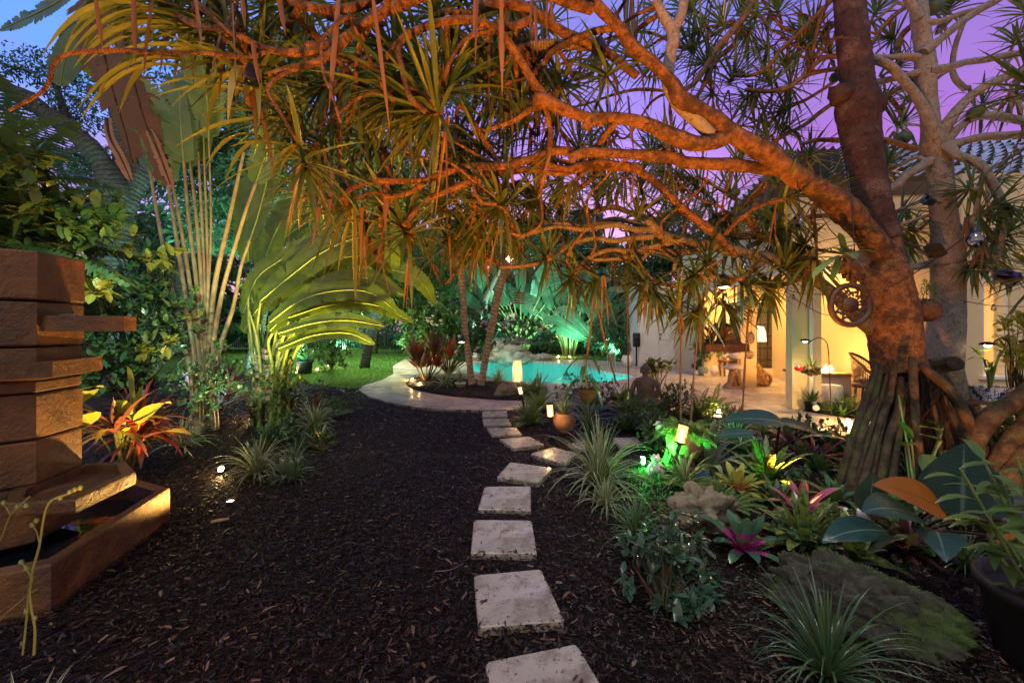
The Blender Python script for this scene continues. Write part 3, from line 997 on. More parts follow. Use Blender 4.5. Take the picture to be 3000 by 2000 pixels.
def block(name, z0, z1, sc=1.0, dr=0.0, label=None):
    mb_ = MB()
    p_ = hexa(fc, fr_ * sc, fa)
    b_ = .014
    def rg(s_, z_): return np.c_[fc + (p_ - fc) * s_, np.full(6, z_)]
    V_ = np.vstack([rg(1 - b_ * 2, z0 + .004), rg(1, z0 + b_), rg(1 + dr, z1 - b_), rg(1 + dr - b_ * 2, z1 - .003), [[*fc, z1 - .003]], [[*fc, z0 + .004]]])
    q_ = [[r_ * 6 + i_, r_ * 6 + (i_ + 1) % 6, r_ * 6 + 6 + (i_ + 1) % 6, r_ * 6 + 6 + i_] for r_ in range(3) for i_ in range(6)]
    t_ = [[18 + i_, 18 + (i_ + 1) % 6, 24] for i_ in range(6)] + [[(i_ + 1) % 6, i_, 25] for i_ in range(6)]
    mb_.add(V_, q_, t_)
    return mb_.build(name, M['fount'], fount, smooth=False)
for z0, z1, sc in ((1.567, 1.855, 1.0), (1.30, 1.562, .985), (1.19, 1.296, .965), (1.03, 1.105, .95), (.763, 1.026, .97), (.50, .758, .96), (.16, .496, .93)):
    block('stone_block', z0, z1, sc)
# octagonal overflow bowl
mb = MB()
p_ = hexa(fc, fr_ * 1.24, fa + .06, 6)
def ringz(s_, z_): return np.c_[fc + (p_ - fc) * s_, np.full(6, z_)]
rr_ = [ringz(.80, 1.107), ringz(1.0, 1.125), ringz(1.0, 1.215), ringz(.86, 1.215), ringz(.84, 1.15), ringz(.5, 1.15)]
mb.add(np.vstack(rr_), [[a * 6 + i_, a * 6 + (i_ + 1) % 6, a * 6 + 6 + (i_ + 1) % 6, a * 6 + 6 + i_] for a in range(5) for i_ in range(6)])
mb.build('overflow_bowl', M['fount'], fount, smooth=False)
# spout bar
mb = MB()
mid = (V1 + V2) / 2 - nrm_out * .05
ang_ = math.atan2(nrm_out[1], nrm_out[0])
def loc2(a, b_):  # a outwards, b_ sideways
    t_ = np.array([-nrm_out[1], nrm_out[0]])
    return mid + nrm_out * a + t_ * b_
sp_ = np.array([loc2(0, -.13), loc2(.13, -.15), loc2(.40, -.055), loc2(.40, .055), loc2(.13, .10), loc2(0, .10)])
prism(mb, ccw(sp_), 1.388, 1.482)
mb.build('spout', M['fount'], fount, smooth=False)
mb = MB()
box(mb, (*loc2(.11, -.05), 1.468), (.10, .05, .05), ang_ + .4, bevel=.015)
mb.build('spout_stone', M['rock'], fount)
# lower tray
def dish(name, poly, z0, z1, th, mat_, floor=.03, parent=fount):
    poly = ccw(np.asarray(poly, float)); c = poly.mean(0); k_ = len(poly)
    inn_ = []
    for i_ in range(k_):
        v_ = poly[i_] - c
        inn_.append(c + v_ * (1 - th / np.linalg.norm(v_) * 1.35))
    inn_ = np.array(inn_)
    m_ = MB()
    bot = c + (poly - c) * .985
    R_ = [np.c_[bot, np.full(k_, z0)], np.c_[poly, np.full(k_, z0 + .012)], np.c_[poly, np.full(k_, z1 - .012)], np.c_[c + (poly - c) * .99, np.full(k_, z1)], np.c_[inn_, np.full(k_, z1)], np.c_[inn_, np.full(k_, z0 + floor)], [[*c, z0 + floor]], [[*c, z0]]]
    q_ = [[a * k_ + i_, a * k_ + (i_ + 1) % k_, a * k_ + k_ + (i_ + 1) % k_, a * k_ + k_ + i_] for a in range(5) for i_ in range(k_)]
    t_ = [[5 * k_ + i_, 5 * k_ + (i_ + 1) % k_, 6 * k_] for i_ in range(k_)] + [[(i_ + 1) % k_, i_, 6 * k_ + 1] for i_ in range(k_)]
    m_.add(np.vstack(R_), q_, t_)
    return m_.build(name, mat_, parent, smooth=False), inn_
dish('lower_tray', [(-2.30, 2.10), (-2.36, 2.50), (-2.62, 2.70), (-2.84, 2.66), (-2.80, 2.22), (-2.62, 2.06)], .43, .505, .05, M['fount'])
tr, tin = dish('trough', [(-2.28, 1.97), (-2.49, 2.90), (-2.90, 3.08), (-3.45, 2.95), (-3.6, 2.3), (-3.1, 1.86), (-2.55, 1.82)], -.02, .243, .06, M['fount'], .05)
m, n, l = nt('still_water')
o = n.new('ShaderNodeOutputMaterial'); tcn = n.new('ShaderNodeTexCoord').outputs['Object']
p = principled(n, l, (.006, .008, .010), .06, bump_node(n, l, noise_node(n, l, tcn, 9, 2), .12, .01), 0, .9)
l.new(p.outputs[0], o.inputs[0]); M['still'] = m
mb = MB(); prism(mb, ccw(tin), .10, .12, bottom=False)
mb.build('trough_water', M['still'], fount, smooth=False)

# ================================================================ HOUSE
house = thing('villa', 'cream stucco villa with glazed barrel tile roof and lit covered patio', 'house', (6.0, 9.0, 0))
def quadbox(mb_, a, b_, z0, z1, th):
    """upright wall slab from a to b (x, y), thickness th to the left of a->b"""
    a = np.array(a, float); b_ = np.array(b_, float)
    d_ = nrm(b_ - a); nl = np.array([-d_[1], d_[0]]) * th
    prism(mb_, ccw(np.array([a, b_, b_ + nl, a + nl])), z0, z1)
def hpart(name, mat_, fn, label=None, smooth=False, parent=None):
    m_ = MB(); fn(m_)
    o_ = m_.build(name, mat_, parent or house, smooth=smooth)
    if parent is not None: o_.location = -Vector(parent.location) - Vector(house.location)
    if label: o_['label'] = label
    return o_
FZ = .034
# columns at the patio corners
def colm(m_):
    prism(m_, ccw(np.array([(4.74, 6.74), (5.19, 6.68), (5.22, 6.88), (4.77, 6.94)])), 0.0, 2.36)
hpart('column', M['stucco'], colm)
def colm(m_):
    prism(m_, ccw(np.array([(5.27, 9.18), (5.60, 9.12), (5.64, 9.34), (5.31, 9.40)])), 0.0, 2.36)
hpart('column', M['stucco'], colm)
# header beam over the patio opening, front and side
hpart('header_beam', M['stucco'], lambda m_: (quadbox(m_, (4.72, 6.72), (11.5, 6.35), 2.36, 3.70, .24)))
hpart('side_beam', M['stucco'], lambda m_: quadbox(m_, (4.98, 6.95), (5.62, 12.6), 2.36, 3.70, .22))
hpart('beam_trim', M['trim'], lambda m_: (quadbox(m_, (4.70, 6.70), (11.5, 6.33), 2.33, 2.40, .27), quadbox(m_, (4.66, 6.70), (5.30, 12.6), 2.33, 2.40, -.03)))
# patio ceiling
M['ceil'] = surf('patio_ceiling', (.62, .52, .36), (.58, .48, .33), .8, 3, .1)
hpart('patio_ceiling', M['ceil'], lambda m_: prism(m_, ccw(np.array([(5.0, 6.95), (11.5, 6.6), (11.5, 11.4), (5.6, 11.4)])), 2.62, 2.70))
# back wall of patio with the sliding door, wall pieces right of it
hpart('back_wall', M['stucco'], lambda m_: (quadbox(m_, (5.4, 11.2), (5.95, 11.2), 0, 2.62, .15), quadbox(m_, (8.25, 10.9), (11.5, 10.9), 0, 2.62, .15),
                                            quadbox(m_, (5.95, 11.2), (7.75, 11.2), 2.15, 2.62, .15)))
# sliding glass door
sd = MB()
for x0, x1 in ((6.0, 6.07), (6.66, 6.73), (7.65, 7.72)):
    box(sd, ((x0 + x1) / 2, 11.17, 1.07), (.07, .08, 2.1))
box(sd, (6.85, 11.17, 2.13), (1.75, .08, .08)); box(sd, (6.85, 11.17, .14), (1.75, .09, .2))
sdo = sd.build('sliding_door', M['trim'], house, smooth=False)
g_ = MB(); g_.add([(6.07, 11.18, .24), (7.65, 11.18, .24), (7.65, 11.18, 2.1), (6.07, 11.18, 2.1)], [[0, 1, 2, 3]])
go = g_.build('door_glass', M['glass'], smooth=False); go.parent = sdo; go.location = -Vector(sdo.location) - Vector(house.location)
# room behind the sliding door
hpart('interior_wall', M['stucco'], lambda m_: (quadbox(m_, (5.6, 14.2), (10.6, 14.2), 0, 2.7, .1), quadbox(m_, (5.75, 11.4), (5.75, 14.2), 0, 2.7, .1), quadbox(m_, (10.5, 14.2), (10.5, 11.1), 0, 2.7, .1)))
hpart('interior_floor', M['floor_in'], lambda m_: prism(m_, ccw(np.array([(5.75, 11.3), (10.4, 11.3), (10.4, 14.2), (5.75, 14.2)])), .0, .06))
hpart('interior_ceiling', M['ceil'], lambda m_: prism(m_, ccw(np.array([(5.6, 11.4), (10.6, 11.1), (10.6, 14.3), (5.6, 14.3)])), 2.64, 2.70))
# patio rear wall in the middle with french doors (nearer)
hpart('lanai_wall', M['stucco'], lambda m_: (quadbox(m_, (6.30, 9.55), (6.30, 11.2), 0, 2.62, -.14) if False else None,
                                             quadbox(m_, (7.44, 9.9), (7.44, 11.2), 0, 2.62, .14),
                                             quadbox(m_, (7.30, 9.78), (7.45, 9.76), 0, 2.62, .14), quadbox(m_, (8.75, 9.7), (11.5, 9.55), 0, 2.62, .14), quadbox(m_, (7.45, 9.76), (8.75, 9.7), 2.12, 2.62, .14)))
def fdoor(x0, x1, y, lab=None):
    m_ = MB()
    box(m_, (x0 + .05, y, 1.08), (.10, .07, 2.08), bevel=.01); box(m_, (x1 - .05, y, 1.08), (.10, .07, 2.08), bevel=.01)
    box(m_, ((x0 + x1) / 2, y, 2.06), (x1 - x0 - .2, .068, .12)); box(m_, ((x0 + x1) / 2, y, .2), (x1 - x0 - .2, .068, .3))
    d_ = m_.build('french_door', M['trim'], house, smooth=False)
    h_ = MB(); box(h_, (x1 - .06, y - .06, 1.03), (.02, .05, .12), bevel=.006); box(h_, (x1 - .10, y - .08, 1.05), (.09, .02, .02), bevel=.006)
    ho = h_.build('door_handle', M['metal_dark'], smooth=False); ho.parent = d_; ho.location = -Vector(d_.location) - Vector(house.location)
    g2 = MB(); g2.add([(x0 + .1, y, .35), (x1 - .1, y, .35), (x1 - .1, y, 2.0), (x0 + .1, y, 2.0)], [[0, 1, 2, 3]])
    go_ = g2.build('door_glass', M['glass'], smooth=False); go_.parent = d_; go_.location = -Vector(d_.location) - Vector(house.location)
fdoor(7.47, 8.10, 9.78); fdoor(8.11, 8.74, 9.75)
for x_, y_ in ((7.36, 9.66), (8.85, 9.6)):
    hpart('pilaster', M['trim'], lambda m_: box(m_, (x_, y_, 1.33), (.16, .2, 2.6)))
M['curtain'] = surf('cream_curtain', (.20, .16, .09), (.13, .10, .05), .9, 3, .1)
def curt(m_):
    x = np.linspace(7.2, 9.3, 150); y = 10.45 + .035 * np.sin(x * 42)
    V_ = np.concatenate([np.c_[x, y, np.full(150, .05)], np.c_[x, y, np.full(150, 2.5)]])
    m_.add(V_, [[a, a + 1, 151 + a, 150 + a] for a in range(149)])
hpart('curtain', M['curtain'], curt, smooth=True)
# right wing, nearer, with the big window
RWY = 5.95
def rwing(m_):
    quadbox(m_, (6.72, RWY), (7.02, RWY - .01), 0, 3.70, .2); quadbox(m_, (7.42, RWY - .02), (11.5, RWY - .2), 0, 3.70, .2)
    quadbox(m_, (7.02, RWY - .01), (7.42, RWY - .02), 0, .68, .2); quadbox(m_, (7.02, RWY - .01), (7.42, RWY - .02), 2.15, 3.70, .2)
    quadbox(m_, (6.72, RWY + .2), (6.72, 7.0), 0, 2.62, -.15)
hpart('right_wing_wall', M['stucco'], rwing)
def wfr(m_):
    box(m_, (7.04, RWY + .08, 1.42), (.05, .14, 1.46)); box(m_, (7.40, RWY + .08, 1.42), (.05, .14, 1.46)); box(m_, (7.22, RWY + .08, 2.12), (.31, .14, .05))
    box(m_, (7.22, RWY - .02, .66), (.52, .10, .06), bevel=.01)
wo = hpart('window', M['trim'], wfr)
g_ = MB(); g_.add([(7.06, RWY + .1, .7), (7.38, RWY + .1, .7), (7.38, RWY + .1, 2.1), (7.06, RWY + .1, 2.1)], [[0, 1, 2, 3]])
go = g_.build('pane', M['glass'], smooth=False); go.parent = wo; go.location = -Vector(wo.location) - Vector(house.location)
# room behind that window
hpart('room_wall', M['stucco'], lambda m_: (quadbox(m_, (6.9, 8.8), (10.5, 8.8), 0, 2.6, .1), quadbox(m_, (6.88, 8.8), (6.88, 6.2), 0, 2.6, .04), quadbox(m_, (10.5, 8.8), (10.5, 6.2), 0, 2.6, -.1)))
m, n, l = nt('seascape_print')
o = n.new('ShaderNodeOutputMaterial'); tcn = n.new('ShaderNodeTexCoord').outputs['Object']
nf = noise_node(n, l, tcn, 4.0, 5, .6, .6)
p = principled(n, l, mixc(n, l, rng_node(n, l, nf, .4, .6), (.05, .32, .40), (.55, .68, .66)), .5, None, 0, .3, (.1, .5, .6), .15)  # faint emission added: the print glows by itself, though no lamp
l.new(p.outputs[0], o.inputs[0]); M['print'] = m
pic = MB(); box(pic, (9.25, 8.74, 1.35), (1.3, .05, .8), bevel=.012)
tag(pic.build('painting', M['print'], smooth=False, loc=(9.25, 8.74, 1.35)), 'teal seascape painting seen through the lit window', 'painting')
# blue-lit garage wall at the back
def gw(m_):
    quadbox(m_, (4.52, 14.25), (4.95 + .2, 14.02), 0, 3.0, .2); quadbox(m_, (6.02, 13.62), (6.5, 13.4), 0, 3.0, .2)
    quadbox(m_, (5.15, 14.02), (6.02, 13.62), 2.12, 3.0, .2)
    quadbox(m_, (6.5, 13.45), (6.78, 11.3), 0, 2.7, .2)
    quadbox(m_, (4.52, 14.25), (5.1, 17.5), 0, 3.0, -.2)
hpart('garage_wall', M['stucco_w'], gw)
dv = np.array([.87, -.40]) / np.hypot(.87, .40)
mb = MB()
a_ = np.array([5.15, 14.08]); b_ = np.array([6.02, 13.68])
quadbox(mb, a_, b_, .03, 2.12, .04)
rz_ = math.atan2(dv[1], dv[0])
for r0, r1 in ((.25, .75), (.95, 1.45), (1.55, 1.95)):
    for f0 in (.27, .73):
        c_ = a_ + (b_ - a_) * f0 - np.array([-dv[1], dv[0]]) * .008
        box(mb, (c_[0], c_[1], (r0 + r1) / 2), (.30, .03, r1 - r0), rz_, bevel=.012)
gd = mb.build('panelled_door', M['stucco_w'], house, smooth=False)
hb = MB()
for zz in (1.0, 1.15):
    c_ = a_ + (b_ - a_) * .09 - np.array([-dv[1], dv[0]]) * .04
    lathe(hb, [(0, -.0), (.03, 0), (.032, .03), (.0, .035)], (c_[0], c_[1], zz), 12)
ho = hb.build('door_handle', M['bronze']); ho.parent = gd; ho.location = -Vector(gd.location) - Vector(house.location)

# roofs: barrel tiles as real curved sheets
def tiled(m_, e0, e1, t0, t1, rows, colw):
    """e0->e1 the eave, t0->t1 the top edge (3-D points); barrel tiles run up the slope"""
    e0, e1, t0, t1 = [np.array(a, float) for a in (e0, e1, t0, t1)]
    Lw = np.linalg.norm(e1 - e0)
    nc = int(Lw / colw)
    up = nrm(np.cross(e1 - e0, (t0 + t1) / 2 - (e0 + e1) / 2))
    if up[2] < 0: up = -up
    xs = np.linspace(0, 1, nc * 8 + 1)
    ph = xs * nc * 2 * np.pi
    hgt = np.where(np.cos(ph) > -.2, (np.cos(ph) + .2) * .055, (np.cos(ph) + .2) * .02)
    for r_ in range(rows):
        V_ = []
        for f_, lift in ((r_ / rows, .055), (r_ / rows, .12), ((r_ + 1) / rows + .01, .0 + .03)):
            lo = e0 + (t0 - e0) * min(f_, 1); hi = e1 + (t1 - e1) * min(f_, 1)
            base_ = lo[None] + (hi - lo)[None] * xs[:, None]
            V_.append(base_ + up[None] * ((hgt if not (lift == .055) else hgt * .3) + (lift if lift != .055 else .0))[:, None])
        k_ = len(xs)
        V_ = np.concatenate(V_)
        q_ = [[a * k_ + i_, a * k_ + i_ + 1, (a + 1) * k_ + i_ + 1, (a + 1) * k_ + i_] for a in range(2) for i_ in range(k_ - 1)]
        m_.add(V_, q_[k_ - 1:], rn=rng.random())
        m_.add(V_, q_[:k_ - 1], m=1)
EV = 3.80
def roofs(m_):
    tiled(m_, (4.30, 6.75, EV), (12.5, 6.2, EV), (7.3, 10.2, EV + 2.05), (13.5, 10.0, EV + 2.30), 10, .27)
    tiled(m_, (5.75, 12.6, EV), (4.30, 6.75, EV), (7.5, 12.6, EV + 1.2), (7.3, 10.2, EV + 2.05), 9, .27)
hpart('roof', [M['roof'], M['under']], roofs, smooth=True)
def fas(m_):
    quadbox(m_, (4.32, 6.74), (12.5, 6.19), EV - .20, EV + .02, .05); quadbox(m_, (4.36, 6.8), (5.80, 12.6), EV - .20, EV + .02, -.05)
hpart('fascia', M['fascia'], fas)
hpart('soffit', M['stucco'], lambda m_: prism(m_, ccw(np.array([(4.40, 6.80), (12.5, 6.26), (12.5, 9), (6.6, 9), (6.7, 12.6), (5.75, 12.6)])), EV - .10, EV - .06))
hpart('gable_wall', M['stucco'], lambda m_: quadbox(m_, (5.62, 12.6), (9, 12.4), 2.36, 3.72, .2))
# downspout on the near column
def dsp(m_):
    tube(m_, [(5.0, 6.65, 2.5, .036), (5.0, 6.65, 1.2, .036), (5.0, 6.65, .30, .036), (4.985, 6.60, .20, .038), (4.93, 6.48, .13, .042), (4.87, 6.38, .115, .046)], 10, .06, 0)
hpart('downspout', M['trim'], dsp, smooth=True)
# interior clutter: a wire shelf seen through the sliding door, a standing lamp
sh = MB()
for x in (8.22, 8.72):
    for y in (13.2, 13.6): box(sh, (x, y, 1.0), (.03, .03, 1.9))
for z in (.3, .7, 1.1, 1.5, 1.9): box(sh, (8.47, 13.4, z), (.56, .44, .03))
tag(sh.build('shelf_rack', M['wood'], smooth=False, loc=(8.47, 13.4, 0)), 'tall open shelf rack inside the room behind the sliding door', 'shelf')
M['shade'] = emis('lamp_shade', (1.0, .72, .40), 1.6)
fl = thing('floor_lamp', 'lit white shaded lamp behind the sliding glass door', 'lamp', (7.75, 12.6, .06))
mb = MB(); lathe(mb, [(.0, .06), (.14, .06), (.14, .09), (.02, .11), (.02, 1.0)], (7.75, 12.6, 0), 16); mb.build('stand', M['metal_dark'], fl)
mb = MB(); lathe(mb, [(.26, .95), (.24, 1.25), (.18, 1.42), (.03, 1.44)], (7.75, 12.6, 0), 20); mb.build('lamp_shade', M['shade'], fl)
# lights of the house
lamp('patio_light', 'AREA', (6.9, 8.4, 2.60), 58, (1.0, .56, .16), 1.2, (6.9, 8.4, 0), parent=house)
lamp('patio_light', 'AREA', (6.1, 10.2, 2.60), 95, (1.0, .55, .15), .8, (6.1, 10.2, 0), parent=house)
lamp('patio_light', 'AREA', (9.0, 7.9, 2.60), 46, (1.0, .56, .16), 1.0, (9.0, 7.9, 0), parent=house)
lamp('room_light', 'AREA', (7.6, 12.8, 2.60), 46, (1.0, .74, .40), 1.0, (7.0, 12.8, 0), parent=house)
lamp('room_light', 'AREA', (8.4, 10.6, 2.55), 22, (1.0, .66, .30), .8, (8.4, 10.6, 0), parent=house)
lamp('room_light', 'AREA', (8.2, 7.4, 2.5), 90, (1.0, .74, .42), .9, (8.2, 7.4, 0), parent=house)
for x, y in ((5.4, 6.35), (7.6, 6.1), (9.6, 5.9)):
    lamp('eave_light', 'SPOT', (x, y + .05, 1.9), 55, (1.0, .60, .22), .06, (x + .1, y + .6, 3.2), 120, 1.0, parent=house)

# ================================================================ TREES WITH STRAPPY HEADS
LIMB_PTS = []
def limb(parent, c, rows, mat_='pan_bark', name='limb', sides=12, rough=.05, step=.05, keep=True, ext=None):
    """rows: crop x, y, distance, width in crop pixels"""
    pts = []
    for x, y, d, w in rows:
        p_ = P(c, x, y, d)
        pts.append([*p_, w * (.85 if name != 'leaning_stem' else .90) / CR[c][2] / 2 / F * d])
    m_ = MB()
    S = tube(m_, pts, sides, step, rough, seed=int(abs(rows[0][0])) + 1)
    o_ = m_.build(name, M[mat_], parent)
    if keep: LIMB_PTS.append((S, parent))
    return o_

def head(mb_, p_, ax, n_=38, L=.7, W=.042, mg=0, md=1, dead=.10, spread=1.45, droop=.36):
    """a strappy leaf rosette at p_ along ax"""
    ax = nrm(ax)
    a = np.array([0, 0, 1.0]) if abs(ax[2]) < .9 else np.array([1.0, 0, 0])
    u_ = nrm(np.cross(ax, a)); v_ = np.cross(ax, u_)
    k_ = np.arange(n_)
    th = k_ * 2.39996 + rng.random()
    f = (k_ + .5) / n_
    pol = .15 + spread * f ** .7 + rng.normal(0, .08, n_)
    d_ = ax * np.cos(pol)[:, None] + (u_ * np.cos(th)[:, None] + v_ * np.sin(th)[:, None]) * np.sin(pol)[:, None]
    b_ = p_ - ax * (.10 * f)[:, None]
    nd = int(n_ * dead)
    Ls = L * (.65 + .45 * rng.random(n_)) * (.75 + .35 * f)
    dr = droop * (.35 + 1.3 * f) * (.4 + .9 * rng.random(n_)) * rng.choice([1, 1, 1, 3.2], n_)
    g_ = slice(0, n_ - nd)
    blades(mb_, b_[g_], d_[g_], Ls[g_], W * (.75 + .4 * rng.random(n_))[g_], dr[g_], 7, 'strap', .30, 1.6, m=mg, wave=.0)
    if nd:
        g_ = slice(n_ - nd, n_)
        dd = nrm(d_[g_] * .6 + np.array([0, 0, -1.0]))
        blades(mb_, b_[g_] - ax * .05, dd, Ls[g_] * .9, W * .8, 1.0 + rng.random(nd), 7, 'blade', .7, .8, m=md, wave=.25, roll=rng.normal(0, .8, nd))

def twig_to(mb_, p_, ax, r_=.016, maxd=2.2):
    """a curved branchlet from the nearest limb to the head at p_"""
    best = None
    for S, par in LIMB_PTS:
        dd = np.linalg.norm(S[:, :3] - p_, axis=1) + rng.random(len(S)) * .05
        k_ = int(np.argmin(dd))
        if best is None or dd[k_] < best[0]:
            best = (dd[k_], S[k_], S[max(0, k_ - 1)])
    d0, q_, _ = best
    if d0 > maxd: return
    q = q_[:3]
    ax = nrm(ax)
    m1 = q * .7 + p_ * .3 + np.array([0, 0, .06]) + rng.normal(0, .05, 3) * min(1, d0)
    m2 = p_ - ax * min(.35, d0 * .4) + rng.normal(0, .03, 3)
    r0 = min(q_[3] * .7, r_ * 1.8)
    par, mt = mb_[0], mb_[1]
    mb_[2] += 1
    x_ = MB() if mb_[2] < 96 else mb_[3]
    tube(x_, [[*q, r0], [*m1, r_ * 1.25], [*m2, r_], [*p_, r_ * 1.15]], 8, .05, .08)
    if mb_[2] < 96: x_.build('branchlet', mt, par)

# ---- the main tree, on stilt roots
base_m = np.array([3.0, 3.9, 0.0])
t_main = thing('stilt_root_tree', 'large screw pine on dark stilt roots whose orange-lit limbs arch over the path', 'tree', base_m)
D0 = 3.9
limb(t_main, 6, [(1420, 960, D0, 330), (1405, 880, D0, 325), (1390, 740, D0, 330), (1370, 600, D0, 335), (1345, 480, D0, 325), (1330, 360, D0, 300), (1325, 240, 3.95, 250), (1310, 120, 4.0, 225), (1290, 0, 4.0, 215)],
     'pan_bark', 'trunk', 28, .02, .04)
limb(t_main, 3, [(1310, 1580, 4.0, 235), (1260, 1440, 4.02, 235), (1235, 1300, 4.05, 225), (1210, 1150, 4.1, 220), (1185, 1000, 4.1, 225), (1165, 880, 4.15, 235), (1155, 780, 4.15, 255), (1150, 700, 4.15, 275), (1148, 640, 4.15, 255), (1150, 560, 4.15, 205),
                 (1135, 440, 4.2, 200), (1120, 300, 4.2, 195), (1105, 150, 4.25, 190), (1095, 0, 4.3, 185), (1085, -150, 4.35, 180)], 'dark_bark', 'leaning_stem', 28, .03, .04)
# wound collar on the stem
m_ = MB()
c_ = P(3, 1150, 640, 4.15)
ico(m_, c_ + np.array([-.16, -.02, .02]), .13, 3, (1.1, .9, .8), .25, 2.2, 4)
ico(m_, c_ + np.array([.13, -.06, -.10]), .10, 3, (.9, .9, 1.2), .2, 2.2, 6)
m_.build('healed_wound', M['dark_bark'], t_main)
# big orange limb
limb(t_main, 3, [(1345, 1860, 4.0, 150), (1310, 1740, 3.93, 175), (1270, 1620, 3.85, 190), (1180, 1500, 3.8, 190), (1090, 1400, 3.75, 190), (985, 1310, 3.7, 180), (880, 1240, 3.62, 170), (760, 1170, 3.55, 165), (650, 1090, 3.5, 155), (560, 1010, 3.46, 150), (450, 950, 3.42, 145), (360, 900, 3.4, 140), (290, 850, 3.4, 110)])
limb(t_main, 3, [(330, 880, 3.4, 130), (230, 800, 3.38, 130), (130, 740, 3.35, 125), (60, 690, 3.3, 120), (-30, 640, 3.28, 115), (-60, 560, 3.26, 105), (-190, 420, 3.2, 95), (-330, 310, 3.15, 92), (-420, 180, 3.1, 88), (-560, 40, 3.05, 84), (-640, -60, 3.0, 80)])
limb(t_main, 3, [(280, 900, 3.4, 110), (200, 935, 3.38, 112), (100, 945, 3.35, 115), (0, 920, 3.3, 118), (-90, 885, 3.28, 112), (-200, 830, 3.25, 100), (-330, 790, 3.22, 95), (-500, 770, 3.2, 85), (-600, 790, 3.2, 95), (-640, 840, 3.2, 70)])
m_ = MB()
limb(t_main, 2, [(1720, 800, 3.2, 80), (1600, 770, 3.18, 85), (1460, 720, 3.12, 95), (1330, 660, 3.08, 100), (1270, 650, 3.06, 90)])
limb(t_main, 2, [(1320, 620, 3.08, 70), (1260, 540, 3.03, 65), (1200, 440, 3.0, 62), (1140, 340, 2.95, 60), (1070, 240, 2.9, 66), (1000, 180, 2.85, 62), (900, 140, 2.8, 60), (780, 130, 2.75, 60), (640, 150, 2.7, 58), (520, 190, 2.66, 58), (420, 240, 2.63, 60), (375, 290, 2.6, 58)])
limb(t_main, 2, [(385, 280, 2.6, 46), (370, 350, 2.58, 44), (400, 450, 2.55, 46), (420, 560, 2.53, 46), (460, 650, 2.5, 46), (550, 730, 2.48, 46)])
limb(t_main, 2, [(365, 285, 2.6, 44), (310, 360, 2.6, 44), (275, 460, 2.6, 50), (270, 560, 2.58, 48), (300, 620, 2.56, 46), (345, 655, 2.55, 40)])
# the limb along the middle
limb(t_main, 3, [(640, 1120, 3.6, 80), (560, 1120, 3.58, 86), (440, 1095, 3.55, 92), (300, 1080, 3.5, 94), (150, 1075, 3.48, 92), (0, 1065, 3.45, 92), (-60, 1035, 3.42, 88), (-240, 1020, 3.4, 82), (-420, 1010, 3.36, 78), (-640, 1000, 3.3, 74), (-740, 1040, 3.28, 66)])
limb(t_main, 2, [(1530, 1000, 3.36, 70), (1400, 990, 3.35, 70), (1280, 1030, 3.3, 64), (1120, 1080, 3.25, 58), (1000, 1095, 3.2, 56), (850, 1090, 3.1, 54), (720, 1120, 3.05, 52), (560, 1180, 3.0, 48), (400, 1190, 2.95, 46), (230, 1185, 2.9, 44), (110, 1215, 2.85, 42), (30, 1270, 2.8, 40), (0, 1330, 2.8, 36)])
limb(t_main, 2, [(560, 1185, 3.0, 40), (480, 1250, 2.98, 40), (400, 1280, 2.96, 38), (280, 1290, 2.92, 36)])
limb(t_main, 2, [(1960, 1110, 3.6, 70), (1820, 1085, 3.58, 62), (1680, 1070, 3.55, 58), (1560, 1090, 3.5, 60), (1500, 1110, 3.48, 56), (1420, 1100, 3.45, 50), (1250, 1060, 3.42, 46)])
limb(t_main, 2, [(1900, 1110, 3.62, 50), (1750, 1100, 3.6, 46), (1600, 1110, 3.55, 46), (1420, 1140, 3.5, 44), (1200, 1110, 3.4, 44), (1020, 1140, 3.3, 46), (900, 1170, 3.2, 46), (780, 1220, 3.15, 52), (660, 1270, 3.1, 40), (560, 1310, 3.08, 38), (480, 1390, 3.05, 38), (410, 1480, 3.0, 34)])
limb(t_main, 2, [(890, 1120, 3.15, 30), (870, 1200, 3.12, 30), (880, 1270, 3.1, 30), (930, 1330, 3.1, 28), (1020, 1340, 3.08, 24)])
limb(t_main, 2, [(1940, 1110, 3.7, 60), (2010, 1160, 3.72, 60), (2100, 1230, 3.76, 58), (2180, 1310, 3.8, 56), (2240, 1370, 3.82, 60), (2380, 1480, 3.86, 66), (2480, 1560, 3.88, 60), (2540, 1620, 3.93, 52), (2590, 1680, 4.0, 50)])
